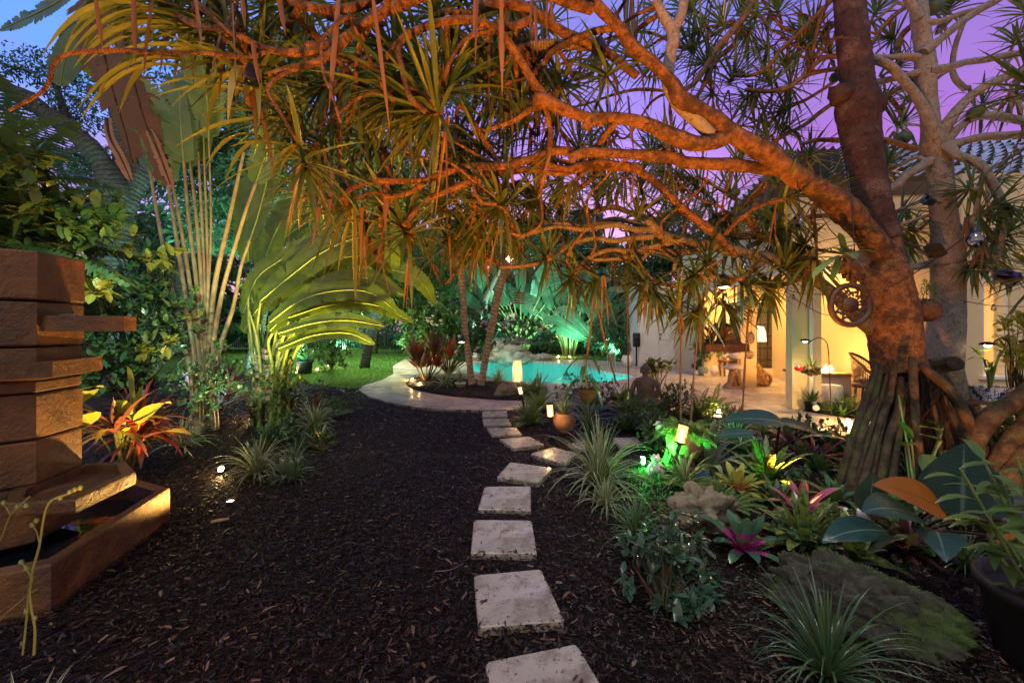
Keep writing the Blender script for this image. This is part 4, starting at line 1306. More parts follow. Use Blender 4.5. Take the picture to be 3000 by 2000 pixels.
# lower dark limb from the trunk to the left
limb(t_main, 16, [(1300, 1330, 3.95, 110), (1180, 1220, 3.92, 110), (1090, 1130, 3.9, 110), (1010, 1060, 3.9, 100), (920, 990, 3.92, 95), (830, 930, 3.95, 92), (720, 880, 3.97, 88), (600, 840, 4.0, 88), (480, 815, 4.0, 84), (340, 785, 4.0, 84), (200, 750, 4.0, 80), (80, 735, 4.0, 74), (0, 720, 4.0, 74),
                  (-120, 690, 3.97, 76), (-190, 640, 3.95, 80), (-240, 570, 3.95, 70)], 'limb_moss')
for rows in ([(-230, 640, 3.95, 56), (-330, 640, 3.9, 50), (-450, 610, 3.9, 44), (-560, 620, 3.9, 42), (-700, 640, 3.9, 40), (-850, 620, 3.88, 34), (-1000, 650, 3.85, 30), (-1130, 700, 3.85, 28)],
             [(-200, 690, 3.97, 50), (-350, 700, 4.0, 46), (-480, 720, 4.0, 40), (-600, 700, 4.0, 38), (-750, 730, 4.0, 40), (-850, 790, 4.0, 42), (-950, 860, 4.0, 36), (-1080, 890, 4.0, 34), (-1250, 900, 4.0, 30)],
             [(-190, 650, 3.97, 54), (-320, 600, 4.0, 44), (-470, 570, 4.05, 40), (-620, 600, 4.1, 36), (-800, 600, 4.1, 32), (-960, 590, 4.1, 28)],
             [(-60, 720, 4.0, 56), (-200, 760, 4.05, 50), (-360, 790, 4.1, 44), (-500, 780, 4.1, 40), (-640, 830, 4.1, 38), (-700, 880, 4.1, 30)],
             [(160, 760, 4.0, 70), (60, 790, 4.05, 62), (-60, 800, 4.1, 56), (-180, 780, 4.1, 50), (-300, 800, 4.15, 44), (-430, 840, 4.15, 40), (-640, 850, 4.2, 34)],
             [(20, 790, 4.05, 40), (-40, 860, 4.0, 38), (-60, 930, 4.0, 34), (-20, 990, 4.0, 32), (20, 1010, 4.0, 36)],
             [(-240, 800, 4.1, 36), (-300, 880, 4.1, 34), (-310, 950, 4.08, 32), (-350, 1000, 4.08, 34)],
             [(560, 860, 4.0, 48), (470, 930, 3.95, 44), (400, 980, 3.95, 40), (200, 960, 3.95, 36), (60, 1010, 3.95, 30), (0, 1060, 3.9, 28)],
             [(840, 960, 3.95, 50), (700, 1020, 4.0, 40), (620, 1040, 4.0, 36), (520, 1000, 4.0, 36), (430, 960, 4.0, 36), (380, 990, 4.0, 34)],
             [(900, 900, 4.2, 62), (800, 830, 4.25, 56), (700, 770, 4.3, 54), (600, 705, 4.3, 50), (480, 690, 4.3, 48), (350, 700, 4.3, 44)],
             [(1010, 545, 4.3, 40), (900, 550, 4.3, 40), (800, 580, 4.3, 42), (680, 640, 4.3, 44), (580, 700, 4.3, 46), (450, 760, 4.3, 40)]):
    limb(t_main, 16, rows, 'limb_moss' if rows[0][0] < 200 else 'far_limb', sides=10)
# upper left limbs
limb(t_main, 2, [(1640, 60, 3.0, 80), (1500, 20, 2.9, 76), (1350, -40, 2.8, 70)])
limb(t_main, 2, [(-240, 300, 2.3, 62), (-80, 300, 2.32, 70), (20, 260, 2.35, 76), (120, 180, 2.4, 80), (250, 90, 2.45, 82), (400, 20, 2.5, 80), (560, -40, 2.55, 76)])
limb(t_main, 1, [(1500, 210, 2.3, 44), (1620, 260, 2.3, 46), (1720, 310, 2.3, 50), (1850, 340, 2.3, 56), (2000, 345, 2.3, 60), (2160, 310, 2.32, 64), (2280, 240, 2.34, 66)])
limb(t_main, 1, [(1760, 490, 2.25, 44), (1850, 470, 2.26, 48), (1960, 440, 2.27, 52), (2080, 410, 2.28, 56), (2170, 350, 2.3, 60), (2260, 270, 2.33, 62)])
limb(t_main, 1, [(1960, 30, 2.5, 60), (2100, 60, 2.5, 66), (2260, 60, 2.5, 66), (2420, 20, 2.5, 62), (2560, -60, 2.5, 60)])
limb(t_main, 2, [(860, 90, 3.0, 70), (950, 40, 3.0, 80), (1080, 20, 3.05, 80), (1200, 50, 3.1, 80), (1330, 120, 3.2, 80), (1450, 210, 3.25, 78), (1600, 280, 3.3, 76), (1750, 350, 3.33, 70), (1850, 430, 3.32, 66), (1940, 500, 3.3, 60)], 'pan_bark')
limb(t_main, 2, [(1240, 300, 3.4, 60), (1400, 290, 3.4, 62), (1540, 300, 3.42, 60), (1680, 320, 3.45, 56), (1800, 380, 3.43, 56), (1890, 450, 3.4, 50)], 'limb_moss')
limb(t_main, 2, [(1060, 180, 3.0, 60), (1150, 170, 3.05, 60), (1240, 130, 3.1, 60)], 'pan_bark')
# the mottled limb coming down at the top centre right
limb(t_main, 2, [(2420, 880, 3.42, 90), (2330, 780, 3.37, 100), (2240, 700, 3.35, 110), (2170, 600, 3.36, 112), (2140, 500, 3.38, 104), (2160, 360, 3.4, 98), (2180, 220, 3.42, 92), (2120, 120, 3.45, 70), (2060, 0, 3.45, 62)], 'pale_bark')
limb(t_main, 2, [(2180, 200, 3.42, 80), (2230, 100, 3.42, 76), (2250, -20, 3.44, 72)], 'pale_bark')
# thin upper right branches behind
for rows in ([(-60, 600, 4.6, 40), (60, 560, 4.6, 40), (160, 430, 4.6, 44), (240, 300, 4.6, 46), (330, 200, 4.6, 46), (420, 90, 4.6, 48), (490, -30, 4.6, 50)],
             [(60, 680, 4.8, 30), (140, 560, 4.8, 32), (220, 400, 4.8, 34), (340, 280, 4.8, 34), (400, 100, 4.8, 34), (430, -20, 4.8, 34)],
             [(330, 495, 4.6, 26), (450, 495, 4.6, 28), (560, 440, 4.6, 28), (640, 330, 4.6, 30), (740, 240, 4.6, 32), (870, 110, 4.6, 34), (990, -10, 4.6, 36)],
             [(1030, 370, 4.6, 36), (930, 380, 4.6, 36), (850, 440, 4.6, 36), (760, 530, 4.6, 34), (650, 590, 4.6, 34), (520, 600, 4.6, 32), (410, 590, 4.6, 30)],
             [(1040, 450, 4.7, 34), (900, 470, 4.7, 34), (800, 500, 4.7, 34), (700, 570, 4.7, 32)],
             [(780, 510, 4.6, 28), (840, 400, 4.6, 28), (870, 260, 4.6, 30), (900, 130, 4.6, 30), (960, 10, 4.6, 30)],
             [(840, 430, 4.7, 24), (900, 320, 4.7, 24), (960, 200, 4.7, 26), (1010, 160, 4.7, 26)],
             [(1050, 500, 5.0, 26), (900, 600, 5.0, 26), (780, 670, 5.0, 26), (680, 700, 5.0, 24), (560, 830, 5.0, 24), (500, 920, 5.0, 24)],
             [(1010, 660, 4.9, 34), (900, 740, 4.9, 32), (800, 820, 4.9, 30), (680, 880, 4.9, 28), (570, 950, 4.9, 26)],
             [(580, 640, 4.9, 22), (510, 780, 4.9, 24), (480, 910, 4.9, 24)],
             [(680, 620, 4.9, 20), (640, 760, 4.9, 22), (600, 880, 4.9, 22)],
             [(0, 320, 4.9, 26), (120, 280, 4.9, 26), (250, 200, 4.9, 26), (360, 150, 4.9, 24)],
             [(-300, 1400, 4.6, 32), (-180, 1330, 4.6, 32), (-60, 1260, 4.6, 30), (60, 1200, 4.6, 28)],
             [(-740, 1400, 4.8, 40), (-600, 1390, 4.8, 40), (-460, 1360, 4.8, 40), (-330, 1400, 4.8, 38), (-180, 1440, 4.8, 36)],
             [(-880, 1390, 4.4, 30), (-760, 1290, 4.4, 34), (-640, 1210, 4.4, 36), (-540, 1130, 4.4, 36)]):
    limb(t_main, 3, rows, 'far_limb', 'branch', sides=9)
# rosettes
near_heads = []
def HD(c, x, y, d, L=.7, n_=38, ax=None, **k):
    near_heads.append((P(c, x, y, d), L, n_, ax, k))
for a in ((1, 1480, 190, 2.25), (1, 1700, 480, 2.2), (1, 1380, 60, 2.4), (1, 1900, 30, 2.4), (1, 1150, 120, 2.6), (1, 2120, 560, 2.5), (1, 1880, 760, 2.7), (1, 2050, 980, 2.8),
          (1, 1560, 350, 2.5), (1, 980, -60, 2.3), (1, 700, -120, 2.5), (1, 1300, -100, 2.4)):
    a = (*a[:3], a[3] + .6)
    HD(*a, L=.62, n_=34, ax=np.array([-.6 + rng.normal() * .3, rng.normal() * .4, -.1 + rng.normal() * .4]))
for a in ((2, 560, 735, 2.48), (2, 350, 665, 2.55), (2, 0, 1340, 2.8), (2, 400, 1500, 3.0), (2, 270, 1290, 2.92), (2, 1030, 1345, 3.08), (2, 700, 540, 2.9), (2, 120, 560, 2.8), (2, 300, 300, 3.2), (2, 600, 60, 3.3),
          (2, 860, 300, 3.2), (2, 1000, 560, 3.4), (2, 760, 900, 3.3), (2, 1180, 760, 3.6), (2, 160, 900, 3.2), (2, 60, 80, 3.1), (2, 1100, 60, 3.3), (2, 620, 1330, 3.5), (2, 880, 1450, 3.7), (2, 150, 1500, 3.4),
          (2, 1250, 1300, 3.9), (2, 1400, 1200, 4.2), (2, 460, 420, 3.4), (2, 1350, 500, 3.8)):
    a = (*a[:3], a[3] + .25)
    HD(*a, L=.62, n_=46)
for a in ((5, 850, 60, 3.85), (5, 700, 130, 3.9), (5, 900, 180, 4.1), (5, 1080, 50, 4.1), (5, 1340, 230, 4.0), (5, 1500, 380, 4.05), (5, 1640, 400, 4.1), (5, 1200, 80, 4.4), (5, 1480, 100, 4.5), (5, 1700, 180, 4.4),
          (5, 1960, 420, 3.95), (5, 1860, 260, 4.2), (5, 2060, 470, 3.9), (5, 2180, 560, 3.9), (5, 2000, 100, 4.5), (5, 560, 200, 4.3), (5, 1560, -40, 4.5), (5, 1300, -60, 4.4), (5, 1000, -40, 4.3)):
    HD(*a, L=.44, n_=36)
for a in ((6, 150, 260, 3.95), (6, 60, 380, 3.9), (6, 450, 400, 3.95), (6, 700, 300, 3.9), (6, 560, 440, 4.0), (6, 300, 560, 4.2), (6, 60, 600, 4.1), (6, 880, 280, 3.7), (6, 620, 60, 4.2), (6, 780, 180, 4.2), (6, 330, 120, 4.3), (6, 200, -20, 4.4), (6, 560, -60, 4.4)):
    HD(*a, L=.52, n_=34)
for a in ((3, 250, 150, 4.7), (3, 90, 200, 4.8), (3, 420, 230, 4.8), (3, 620, 60, 4.8), (3, 760, 260, 4.8), (3, 330, 500, 4.7), (3, 560, 520, 4.7), (3, 420, 640, 4.8), (3, 680, 420, 4.8), (3, 840, 180, 4.8), (3, 960, 330, 4.8), (3, 130, 420, 4.8),
          (3, 640, 720, 4.9), (3, 540, 900, 4.9), (3, 680, 850, 4.9), (3, 380, 1050, 4.7), (3, 300, 1250, 4.7), (3, 60, 1180, 4.7), (3, 130, 1350, 4.7), (3, -120, 1150, 4.8), (3, -60, 1380, 4.6), (3, 600, 1180, 4.6), (3, 560, 1450, 4.4),
          (3, 40, 320, 5.0), (3, 520, 320, 5.0), (3, 700, 560, 5.0), (3, 840, 1000, 4.8), (3, 260, 1450, 4.5), (3, 760, 1480, 4.4), (3, 180, 620, 5.0), (3, 20, 60, 5.0), (3, 400, 40, 5.0), (3, -250, 1000, 4.8), (3, -400, 1150, 5.0), (3, -560, 1300, 5.0)):
    HD(*a, L=.5, n_=32)
for q in range(15):
    HD(0, 560 + rng.random() * 1100, -60 + rng.random() * 640, 4.0 + rng.random() * 1.0, L=.66, n_=36)
for q in range(16):
    HD(0, 900 + rng.random() * 1150, 400 + rng.random() * 200, 4.3 + rng.random() * 1.2, L=.55, n_=34)
for q in range(18):
    HD(2, 950 + rng.random() * 1150, 120 + rng.random() * 900, 4.3 + rng.random() * 1.0, L=.55, n_=34)
for q in range(5):
    HD(0, 1500 + rng.random() * 900, -20 + rng.random() * 560, 5.0 + rng.random() * .8, L=.5, n_=32)
crown = MB()
far_crown = MB()
branchlets = [t_main, M['pan_bark'], 0, MB()]
for p_, L, n_, ax, k in near_heads:
    if ax is None:
        out = nrm(p_ - np.array([3.2, 4.2, 3.2]))
        ax = out * .6 + np.array([rng.normal() * .4, rng.normal() * .4, rng.normal() * .5 + .15])
    dn = p_[1]
    head(far_crown if dn > 4.25 else crown, p_, ax, int(n_ * (1.1 if dn > 4.25 else 1.0)), L * (.95 + .3 * rng.random()), .026 if dn > 4.25 else .037, dead=.06)
    twig_to(branchlets, p_, ax, .014 if dn > 4.25 else .018)
# wandering thin branches that tangle under the canopy
web = MB()
for q in range(58):
    S, _ = LIMB_PTS[int(rng.integers(3, len(LIMB_PTS)))]
    a = S[int(rng.integers(len(S) // 4, len(S)))]
    r0 = min(a[3] * .6, .027); p_ = a[:3].copy(); d_ = nrm(np.array([-.6 + rng.normal() * .7, rng.normal() * .6 - .1, rng.normal() * .5]))
    pts = [[*p_, r0]]
    nn = int(rng.integers(4, 9))
    for k in range(nn):
        d_ = nrm(d_ + rng.normal(0, .42, 3) + [0, 0, .5 if p_[2] < 2.3 else -.05]); p_ = p_ + d_ * (.14 + .1 * rng.random())
        pts.append([*p_, r0 * (1 - .5 * (k + 1) / nn)])
    web = MB(); tube(web, pts, 8, .04, .12); web.build('twisting_branch', M['pan_bark'], t_main)
    if p_[1] > 1.9 and q % 3 == 0 and p_[2] > 2.2: head(far_crown if p_[1] > 4 else crown, p_, d_, 26, .5, .028)
c_o = crown.build('crown', [M['strap'], M['dead']], t_main)
c_o = far_crown.build('crown', [M['strap_far'], M['dead']], t_main)
if branchlets[3].n:
    branchlets[3].build('far_branchlets', M['pan_bark'], t_main)['kind'] = 'stuff'
# hanging dried straps
dl = MB()
n_ = 46
for c, x, y, d, L in ([(1, 1490, 0, 2.2, .75), (1, 1240, -30, 2.2, .45), (1, 1640, 240, 2.1, .28), (1, 1600, -60, 2.3, .30), (1, 1830, -60, 2.3, .32), (2, 870, -40, 2.6, .4), (2, 1250, -60, 2.9, .5), (2, 1290, 20, 3.0, .42), (2, 1030, -40, 2.7, .8),
                       (2, 1890, 600, 3.4, .6), (2, 1900, 1060, 3.5, .4), (2, 170, -40, 2.0, .85), (2, 15, -30, 2.1, .6), (2, 1380, -30, 3.0, .3), (2, 1480, -30, 3.0, .6), (2, 1110, 1100, 3.2, .3), (2, 290, 1190, 2.95, .35), (1, 2130, 900, 2.8, .4), (1, 2200, 1080, 2.8, .5), (1, 2160, 1150, 2.8, .6),
                       (1, 900, -40, 2.3, .5), (1, 1000, -40, 2.2, .6), (1, 600, -40, 2.3, .3)] + [(2, 1880 + 18 * q, -40, 3.6, .55 + .2 * rng.random()) for q in range(6)]):
    k_ = 2 if c == 2 and L < .5 else 1
    b_ = np.repeat(P(c, x, y, d)[None], k_, 0) + rng.normal(0, .02, (k_, 3))
    blades(dl, b_, np.array([0, 0, -1.0]) + rng.normal(0, .10, (k_, 3)), L * (.7 + .4 * rng.random(k_)), .022 + .014 * rng.random(k_), .15, 9, 'strap', .5, 1, side=[1, .3, 0] + rng.normal(0, .5, (k_, 3)), wave=.35)
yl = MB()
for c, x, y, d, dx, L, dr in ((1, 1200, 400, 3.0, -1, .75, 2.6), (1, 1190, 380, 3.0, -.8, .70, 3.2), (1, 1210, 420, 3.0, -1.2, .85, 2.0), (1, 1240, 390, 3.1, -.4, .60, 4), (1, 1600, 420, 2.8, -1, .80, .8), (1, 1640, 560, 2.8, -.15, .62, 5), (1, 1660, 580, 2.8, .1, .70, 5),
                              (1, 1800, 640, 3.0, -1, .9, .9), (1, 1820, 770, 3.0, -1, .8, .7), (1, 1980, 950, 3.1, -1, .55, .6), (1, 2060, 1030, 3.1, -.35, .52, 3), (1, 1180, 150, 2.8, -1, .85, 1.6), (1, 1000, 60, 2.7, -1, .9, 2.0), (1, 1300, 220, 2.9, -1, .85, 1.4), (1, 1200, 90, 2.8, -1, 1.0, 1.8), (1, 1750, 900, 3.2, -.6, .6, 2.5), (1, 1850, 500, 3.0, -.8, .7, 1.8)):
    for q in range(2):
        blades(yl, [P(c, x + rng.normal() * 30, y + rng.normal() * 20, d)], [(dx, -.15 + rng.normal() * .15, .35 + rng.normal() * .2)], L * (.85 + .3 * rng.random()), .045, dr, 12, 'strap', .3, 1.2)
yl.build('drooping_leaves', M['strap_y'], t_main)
dl.build('hanging_dried_leaves', M['dead'], t_main)

# fruit heads of the screw pines
def fruit(c, x, y, d, r_, parent):
    m_ = MB()
    ico(m_, (0, 0, 0), r_, 3, (1, 1, 1), .0, 1)
    V_ = m_.v[0]
    k_ = nrm(V_)
    m_.v[0] = V_ * (1 + .16 * np.abs(np.sin(k_[:, 2:] * 16 + 2) * np.sin(np.arctan2(k_[:, 1:2], k_[:, :1]) * 9)))
    p_ = P(c, x, y, d)
    tube(m_, [[0, 0, 0, .008], [.01, .01, r_ + .06, .008], [.0, .02, r_ + .16, .01]], 6, .03)
    m_.v = [a + p_ for a in m_.v]
    o_ = m_.build('fruit', M['fruit'], parent)
M['fruit'] = surf('screw_pine_fruit', (.05, .09, .045), (.03, .055, .03), .6, 25, .9, .01)
for a in ((6, 440, 525, 3.9, .055), (3, 1440, 910, 4.6, .075), (3, 680, 1010, 4.6, .05), (3, 345, 1265, 4.6, .05), (3, 1000, 510, 4.7, .055), (3, 820, 210, 4.8, .065), (3, 1650, 50, 4.7, .08), (3, 1920, 740, 4.5, .07)):
    fruit(*a, t_main)

# stilt roots
ROOTS = [  # top (crop 12 x, y, d, w) -> bottom
    [(850, 680, 3.75, 60), (800, 830, 3.65, 72), (720, 1060, 3.55, 78), (640, 1300, 3.45, 84), (560, 1570, 3.4, 90)],
    [(880, 700, 3.7, 55), (840, 900, 3.6, 72), (780, 1100, 3.5, 76), (700, 1330, 3.42, 84), (640, 1600, 3.35, 90)],
    [(1000, 700, 3.6, 60), (960, 960, 3.55, 78), (880, 1180, 3.45, 86), (820, 1380, 3.4, 90), (760, 1600, 3.3, 96)],
    [(1060, 800, 3.62, 60), (1040, 1100, 3.5, 76), (960, 1330, 3.4, 80), (900, 1620, 3.3, 90)],
    [(1100, 850, 3.62, 60), (1060, 1150, 3.5, 70), (1040, 1350, 3.4, 76), (1000, 1620, 3.3, 84)],
    [(1170, 620, 3.55, 70), (1175, 760, 3.5, 76), (1185, 950, 3.45, 80), (1200, 1200, 3.4, 88), (1225, 1420, 3.3, 92), (1240, 1640, 3.25, 98)],
    [(1240, 680, 3.65, 90), (1330, 760, 3.6, 100), (1450, 850, 3.55, 110), (1560, 980, 3.5, 112), (1650, 1130, 3.45, 112), (1740, 1320, 3.42, 110), (1830, 1500, 3.4, 104), (1880, 1620, 3.4, 100)],
    [(1330, 780, 3.8, 70), (1430, 900, 3.85, 74), (1500, 1080, 3.85, 76), (1590, 1280, 3.8, 80), (1650, 1460, 3.75, 84), (1700, 1620, 3.7, 84)],
    [(1280, 760, 3.85, 60), (1350, 900, 3.9, 66), (1420, 1100, 3.9, 66), (1500, 1350, 3.85, 70), (1560, 1560, 3.8, 74)],
    [(1560, 940, 3.9, 50), (1700, 1080, 3.9, 60), (1800, 1220, 3.9, 64), (1880, 1380, 3.85, 66), (1930, 1540, 3.8, 70)],
    [(930, 720, 3.9, 60), (900, 960, 3.9, 70), (850, 1200, 3.85, 76), (800, 1500, 3.8, 80)],
    [(1120, 760, 3.9, 60), (1120, 1000, 3.9, 70), (1130, 1300, 3.85, 70), (1150, 1560, 3.8, 80)],
    [(1400, 740, 3.9, 50), (1500, 880, 3.95, 54), (1620, 1060, 3.95, 58), (1720, 1300, 3.9, 60), (1800, 1560, 3.85, 64)], [(1300, 800, 3.7, 40), (1350, 1000, 3.65, 44), (1400, 1250, 3.6, 44), (1440, 1560, 3.5, 48)],
    [(900, 700, 3.95, 44), (800, 980, 3.85, 50), (700, 1260, 3.7, 50), (600, 1560, 3.6, 54)], [(940, 760, 3.62, 36), (860, 1050, 3.5, 42), (770, 1330, 3.4, 44), (700, 1600, 3.32, 46)], [(1010, 820, 3.6, 36), (930, 1120, 3.48, 42), (860, 1400, 3.38, 44), (820, 1610, 3.3, 48)]]
for rt in ROOTS:
    x, y, d, w = rt[-1]
    # carry the root down to the soil
    pts = [[*P(12, a, b_, dd), ww * .76 / CR[12][2] / 2 / F * dd] for a, b_, dd, ww in rt]
    e_ = np.array(pts[-1]); pv = np.array(pts[-2])
    if e_[2] > -.02:
        dz = pv - e_
        k_ = (e_[2] + .03) / max(.05, dz[2])
        f_ = e_ - dz * k_
        f_[3] = e_[3] * 1.1
        pts.append(list(f_))
    else:
        for q in pts: pass
    m_ = MB(); tube(m_, pts, 12, .05, .07, seed=int(x))
    m_.build('stilt_root', M['root_bark'], t_main)
# dark fibrous core between the roots
m_ = MB()
ico(m_, P(12, 1120, 900, 3.98), .22, 4, (1.0, .8, 1.5), .22, 2.2, 3)
ico(m_, P(12, 1220, 1300, 4.05), .26, 4, (1.3, .8, 1.6), .22, 2.2, 8)
for q in range(60):
    a = P(12, 950 + rng.random() * 560, 720 + rng.random() * 300, 3.55 + rng.random() * .3)
    b_ = a + np.array([rng.normal() * .12, rng.normal() * .1, -.25 - rng.random() * .4])
    tube(m_, [[*a, .004], [*((a + b_) / 2 + rng.normal(0, .04, 3)), .0035], [*b_, .002]], 4, .06, 0)
m_.build('root_core', M['fur'], t_main)

# ---- the pale tree
base_p = np.array([4.35, 4.75, 0])
t_pale = thing('pale_screw_pine', 'pale grey-barked screw pine right of the main tree with upswept bare limbs', 'tree', base_p)
DP = 4.7
limb(t_pale, 6, [(1890, 1680, 4.75, 250), (1830, 1480, 4.75, 240), (1790, 1300, 4.72, 235), (1740, 1100, DP, 225), (1710, 950, DP, 225), (1715, 820, DP, 228), (1730, 640, DP, 215), (1740, 460, DP, 195), (1740, 300, DP, 200), (1735, 180, DP, 195), (1725, 80, DP, 170), (1715, -20, DP, 160), (1705, -130, DP, 155),
                  (1690, -300, DP, 150), (1675, -440, DP, 160), (1640, -540, DP, 180)], 'pale_bark', 'trunk', 24, .02, .05)
limb(t_pale, 3, [(1640, 940, DP, 150), (1630, 840, DP, 120), (1615, 700, DP, 112), (1600, 560, DP, 120), (1595, 440, DP, 130), (1580, 300, DP, 112), (1560, 150, DP, 110), (1545, 0, DP, 112), (1540, -140, DP, 110)], 'pale_bark', 'trunk', 20, .02, .05)
for rows in ([(1650, 900, 4.65, 110), (1610, 780, 4.6, 74), (1540, 640, 4.6, 66), (1450, 530, 4.6, 62), (1370, 440, 4.6, 62), (1290, 400, 4.6, 60), (1220, 370, 4.6, 56)],
             [(1680, 900, 4.65, 90), (1760, 780, 4.6, 78), (1860, 660, 4.55, 70), (1980, 570, 4.5, 64), (2110, 510, 4.5, 60), (2260, 450, 4.45, 58), (2400, 380, 4.4, 55)],
             [(1720, 940, 4.65, 80), (1800, 850, 4.6, 60), (1880, 790, 4.6, 56), (1980, 760, 4.6, 60), (2100, 770, 4.6, 62), (2260, 800, 4.6, 58), (2400, 820, 4.6, 54)],
             [(1740, 960, 4.6, 90), (1840, 930, 4.55, 60), (1960, 900, 4.5, 56), (2100, 890, 4.5, 56), (2260, 880, 4.5, 54), (2400, 870, 4.5, 50)],
             [(1730, 960, 4.6, 100), (1800, 1020, 4.5, 62), (1900, 1050, 4.45, 62), (1980, 1110, 4.4, 62), (2030, 1200, 4.38, 64), (2080, 1300, 4.36, 62), (2105, 1420, 4.36, 58), (2090, 1540, 4.36, 54), (2070, 1640, 4.36, 50), (2040, 1720, 4.36, 46), (1990, 1780, 4.36, 44)],
             [(1620, 1060, DP, 90), (1540, 1110, 4.68, 66), (1460, 1150, 4.65, 70), (1410, 1210, 4.6, 62), (1340, 1250, 4.6, 50)],
             [(1580, 350, 4.65, 80), (1690, 260, 4.6, 58), (1800, 170, 4.6, 54), (1920, 80, 4.6, 52), (2050, 10, 4.6, 50), (2130, -40, 4.6, 46)],
             [(1620, 470, 4.65, 80), (1720, 450, 4.6, 60), (1860, 410, 4.6, 50), (2000, 390, 4.6, 48), (2140, 360, 4.6, 46), (2300, 345, 4.6, 44)],
             [(1590, 150, 4.65, 60), (1700, 140, 4.6, 44), (1800, 100, 4.6, 44), (1900, 70, 4.6, 40)],
             [(1540, 380, 4.65, 60), (1440, 370, 4.65, 44), (1340, 380, 4.65, 42), (1240, 370, 4.65, 40)],
             [(1540, 480, 4.7, 60), (1420, 510, 4.7, 44), (1320, 530, 4.7, 46), (1240, 540, 4.7, 40)],
             [(1560, 120, 4.6, 66), (1500, 30, 4.6, 60), (1460, -40, 4.6, 56)],
             [(1400, 320, 4.9, 40), (1440, 230, 4.9, 44), (1480, 190, 4.9, 44), (1520, 160, 4.9, 44)],
             [(1220, 330, 5.0, 30), (1300, 200, 5.0, 34), (1380, 110, 5.0, 36), (1460, 50, 5.0, 30)],
             [(1300, 690, 4.9, 44), (1330, 640, 4.9, 42), (1420, 580, 4.9, 38), (1500, 530, 4.9, 34)],
             [(1340, 620, 5.0, 30), (1420, 720, 5.0, 30), (1450, 790, 5.0, 28)],
             [(1860, 590, 4.8, 40), (1790, 520, 4.8, 40), (1770, 440, 4.8, 36), (1790, 300, 4.8, 34), (1840, 160, 4.8, 30)],
             [(1530, 980, 4.5, 50), (1400, 940, 4.4, 44), (1290, 915, 4.35, 46), (1150, 925, 4.4, 44), (1000, 920, 4.5, 38), (870, 920, 4.5, 34), (790, 945, 4.5, 30)]):
    limb(t_pale, 3, rows, 'pale_bark' if rows[0][0] > 1500 and rows[0][1] != 980 else 'far_limb', 'limb', 10)
limb(t_pale, 6, [(1640, 270, 4.7, 64), (1560, 290, 4.65, 60), (1480, 300, 4.6, 56), (1420, 320, 4.6, 56)], 'pale_bark')
pcr = MB(); pbr = [t_pale, M['pale_bark'], 0, MB()]
for c, x, y, d, L in ((3, 1640, -20, 4.9, .5), (3, 1750, 50, 5.0, .5), (3, 1300, 690, 5.0, .45), (3, 1450, 800, 5.0, .5), (3, 1350, 1080, 5.0, .5), (3, 1980, 680, 4.8, .5), (3, 1850, 1250, 4.4, .5), (3, 1990, 1400, 4.3, .5), (3, 1440, 1500, 4.9, .5), (3, 1480, 1380, 5.0, .5),
                      (3, 2130, 1350, 4.3, .5), (6, 2000, 250, 4.4, .45), (6, 1900, 300, 4.5, .5), (6, 2100, 120, 4.4, .5), (3, 1400, 440, 5.2, .4), (3, 1280, 60, 5.2, .45), (3, 1350, 250, 5.2, .4), (3, 2200, 620, 4.6, .5), (3, 2250, 60, 4.6, .45),
                      (3, 2200, 250, 5.0, .4), (3, 1500, 620, 5.2, .4), (6, 1950, 130, 4.9, .5), (6, 1520, 60, 5.0, .5), (6, 2150, 330, 4.8, .45), (3, 1900, 1490, 4.9, .5), (3, 2180, 1500, 4.6, .5), (6, 1480, 180, 4.9, .45), (3, 2080, 1180, 5.0, .4)):
    p_ = P(c, x, y, d)
    ax = nrm(p_ - np.array([4.2, 4.8, 2.8])) * .6 + np.array([rng.normal() * .4, rng.normal() * .4, rng.normal() * .4])
    head(pcr, p_, ax, 34, L, .034, dead=.16)
    twig_to(pbr, p_, ax, .016)
pcr.build('crown', [M['strap_far'], M['dead_pale']], t_pale)
# sawn stubs
for c, x, y, d, w, v in ((6, 1740, 935, 4.42, 80, (.06, -.35, .1)), (6, 1650, 180, 4.5, 46, (-.3, -.2, .12))):
    m_ = MB(); p_ = P(c, x, y, d); r_ = w / 2.24 / F * d
    v = nrm(v) * .12
    tube(m_, [[*(p_ - v), r_ * 1.1], [*p_, r_], [*(p_ + v * .6), r_ * .95]], 14, .03, .05, flat=.6)
    m_.build('sawn_stub', M['root_bark'], t_pale)

# ---- the third tree, whose thick roots come in from the right edge
t_r = thing('stilt_root_tree', 'tree at the right edge of the photo with thick orange-lit arching roots', 'tree', (4.75, 3.3, 0))
for rows in ([(3060, 1120, 3.4, 70), (2990, 1165, 3.4, 64), (2910, 1215, 3.4, 58), (2860, 1290, 3.38, 52), (2838, 1380, 3.35, 52), (2830, 1440, 3.3, 54)],
             [(3060, 1210, 3.3, 84), (2990, 1275, 3.3, 70), (2930, 1350, 3.28, 62), (2890, 1430, 3.25, 60), (2875, 1480, 3.2, 60)],
             [(3090, 1290, 3.2, 90), (3010, 1340, 3.2, 78), (2960, 1410, 3.15, 70), (2930, 1500, 3.1, 70)]):
    pts = [[*P(0, a, b_, dd), ww * .78 / 2 / F * dd] for a, b_, dd, ww in rows]
    e_ = np.array(pts[-1])
    if e_[2] > 0: pts.append([e_[0], e_[1], -.03, e_[3] * 1.05])
    m_ = MB(); tube(m_, pts, 16, .05, .06, seed=int(rows[0][1])); m_.build('stilt_root', M['root_bark'], t_r)
pts = [[*P(0, 3260, 1300, 3.3), .2], [*P(0, 3240, 1000, 3.3), .2], [*P(0, 3230, 700, 3.3), .17], [*P(0, 3260, 100, 3.3), .14]]
m_ = MB(); tube(m_, pts, 16, .06, .04); m_.build('trunk', M['pan_bark'], t_r)
m_ = MB()
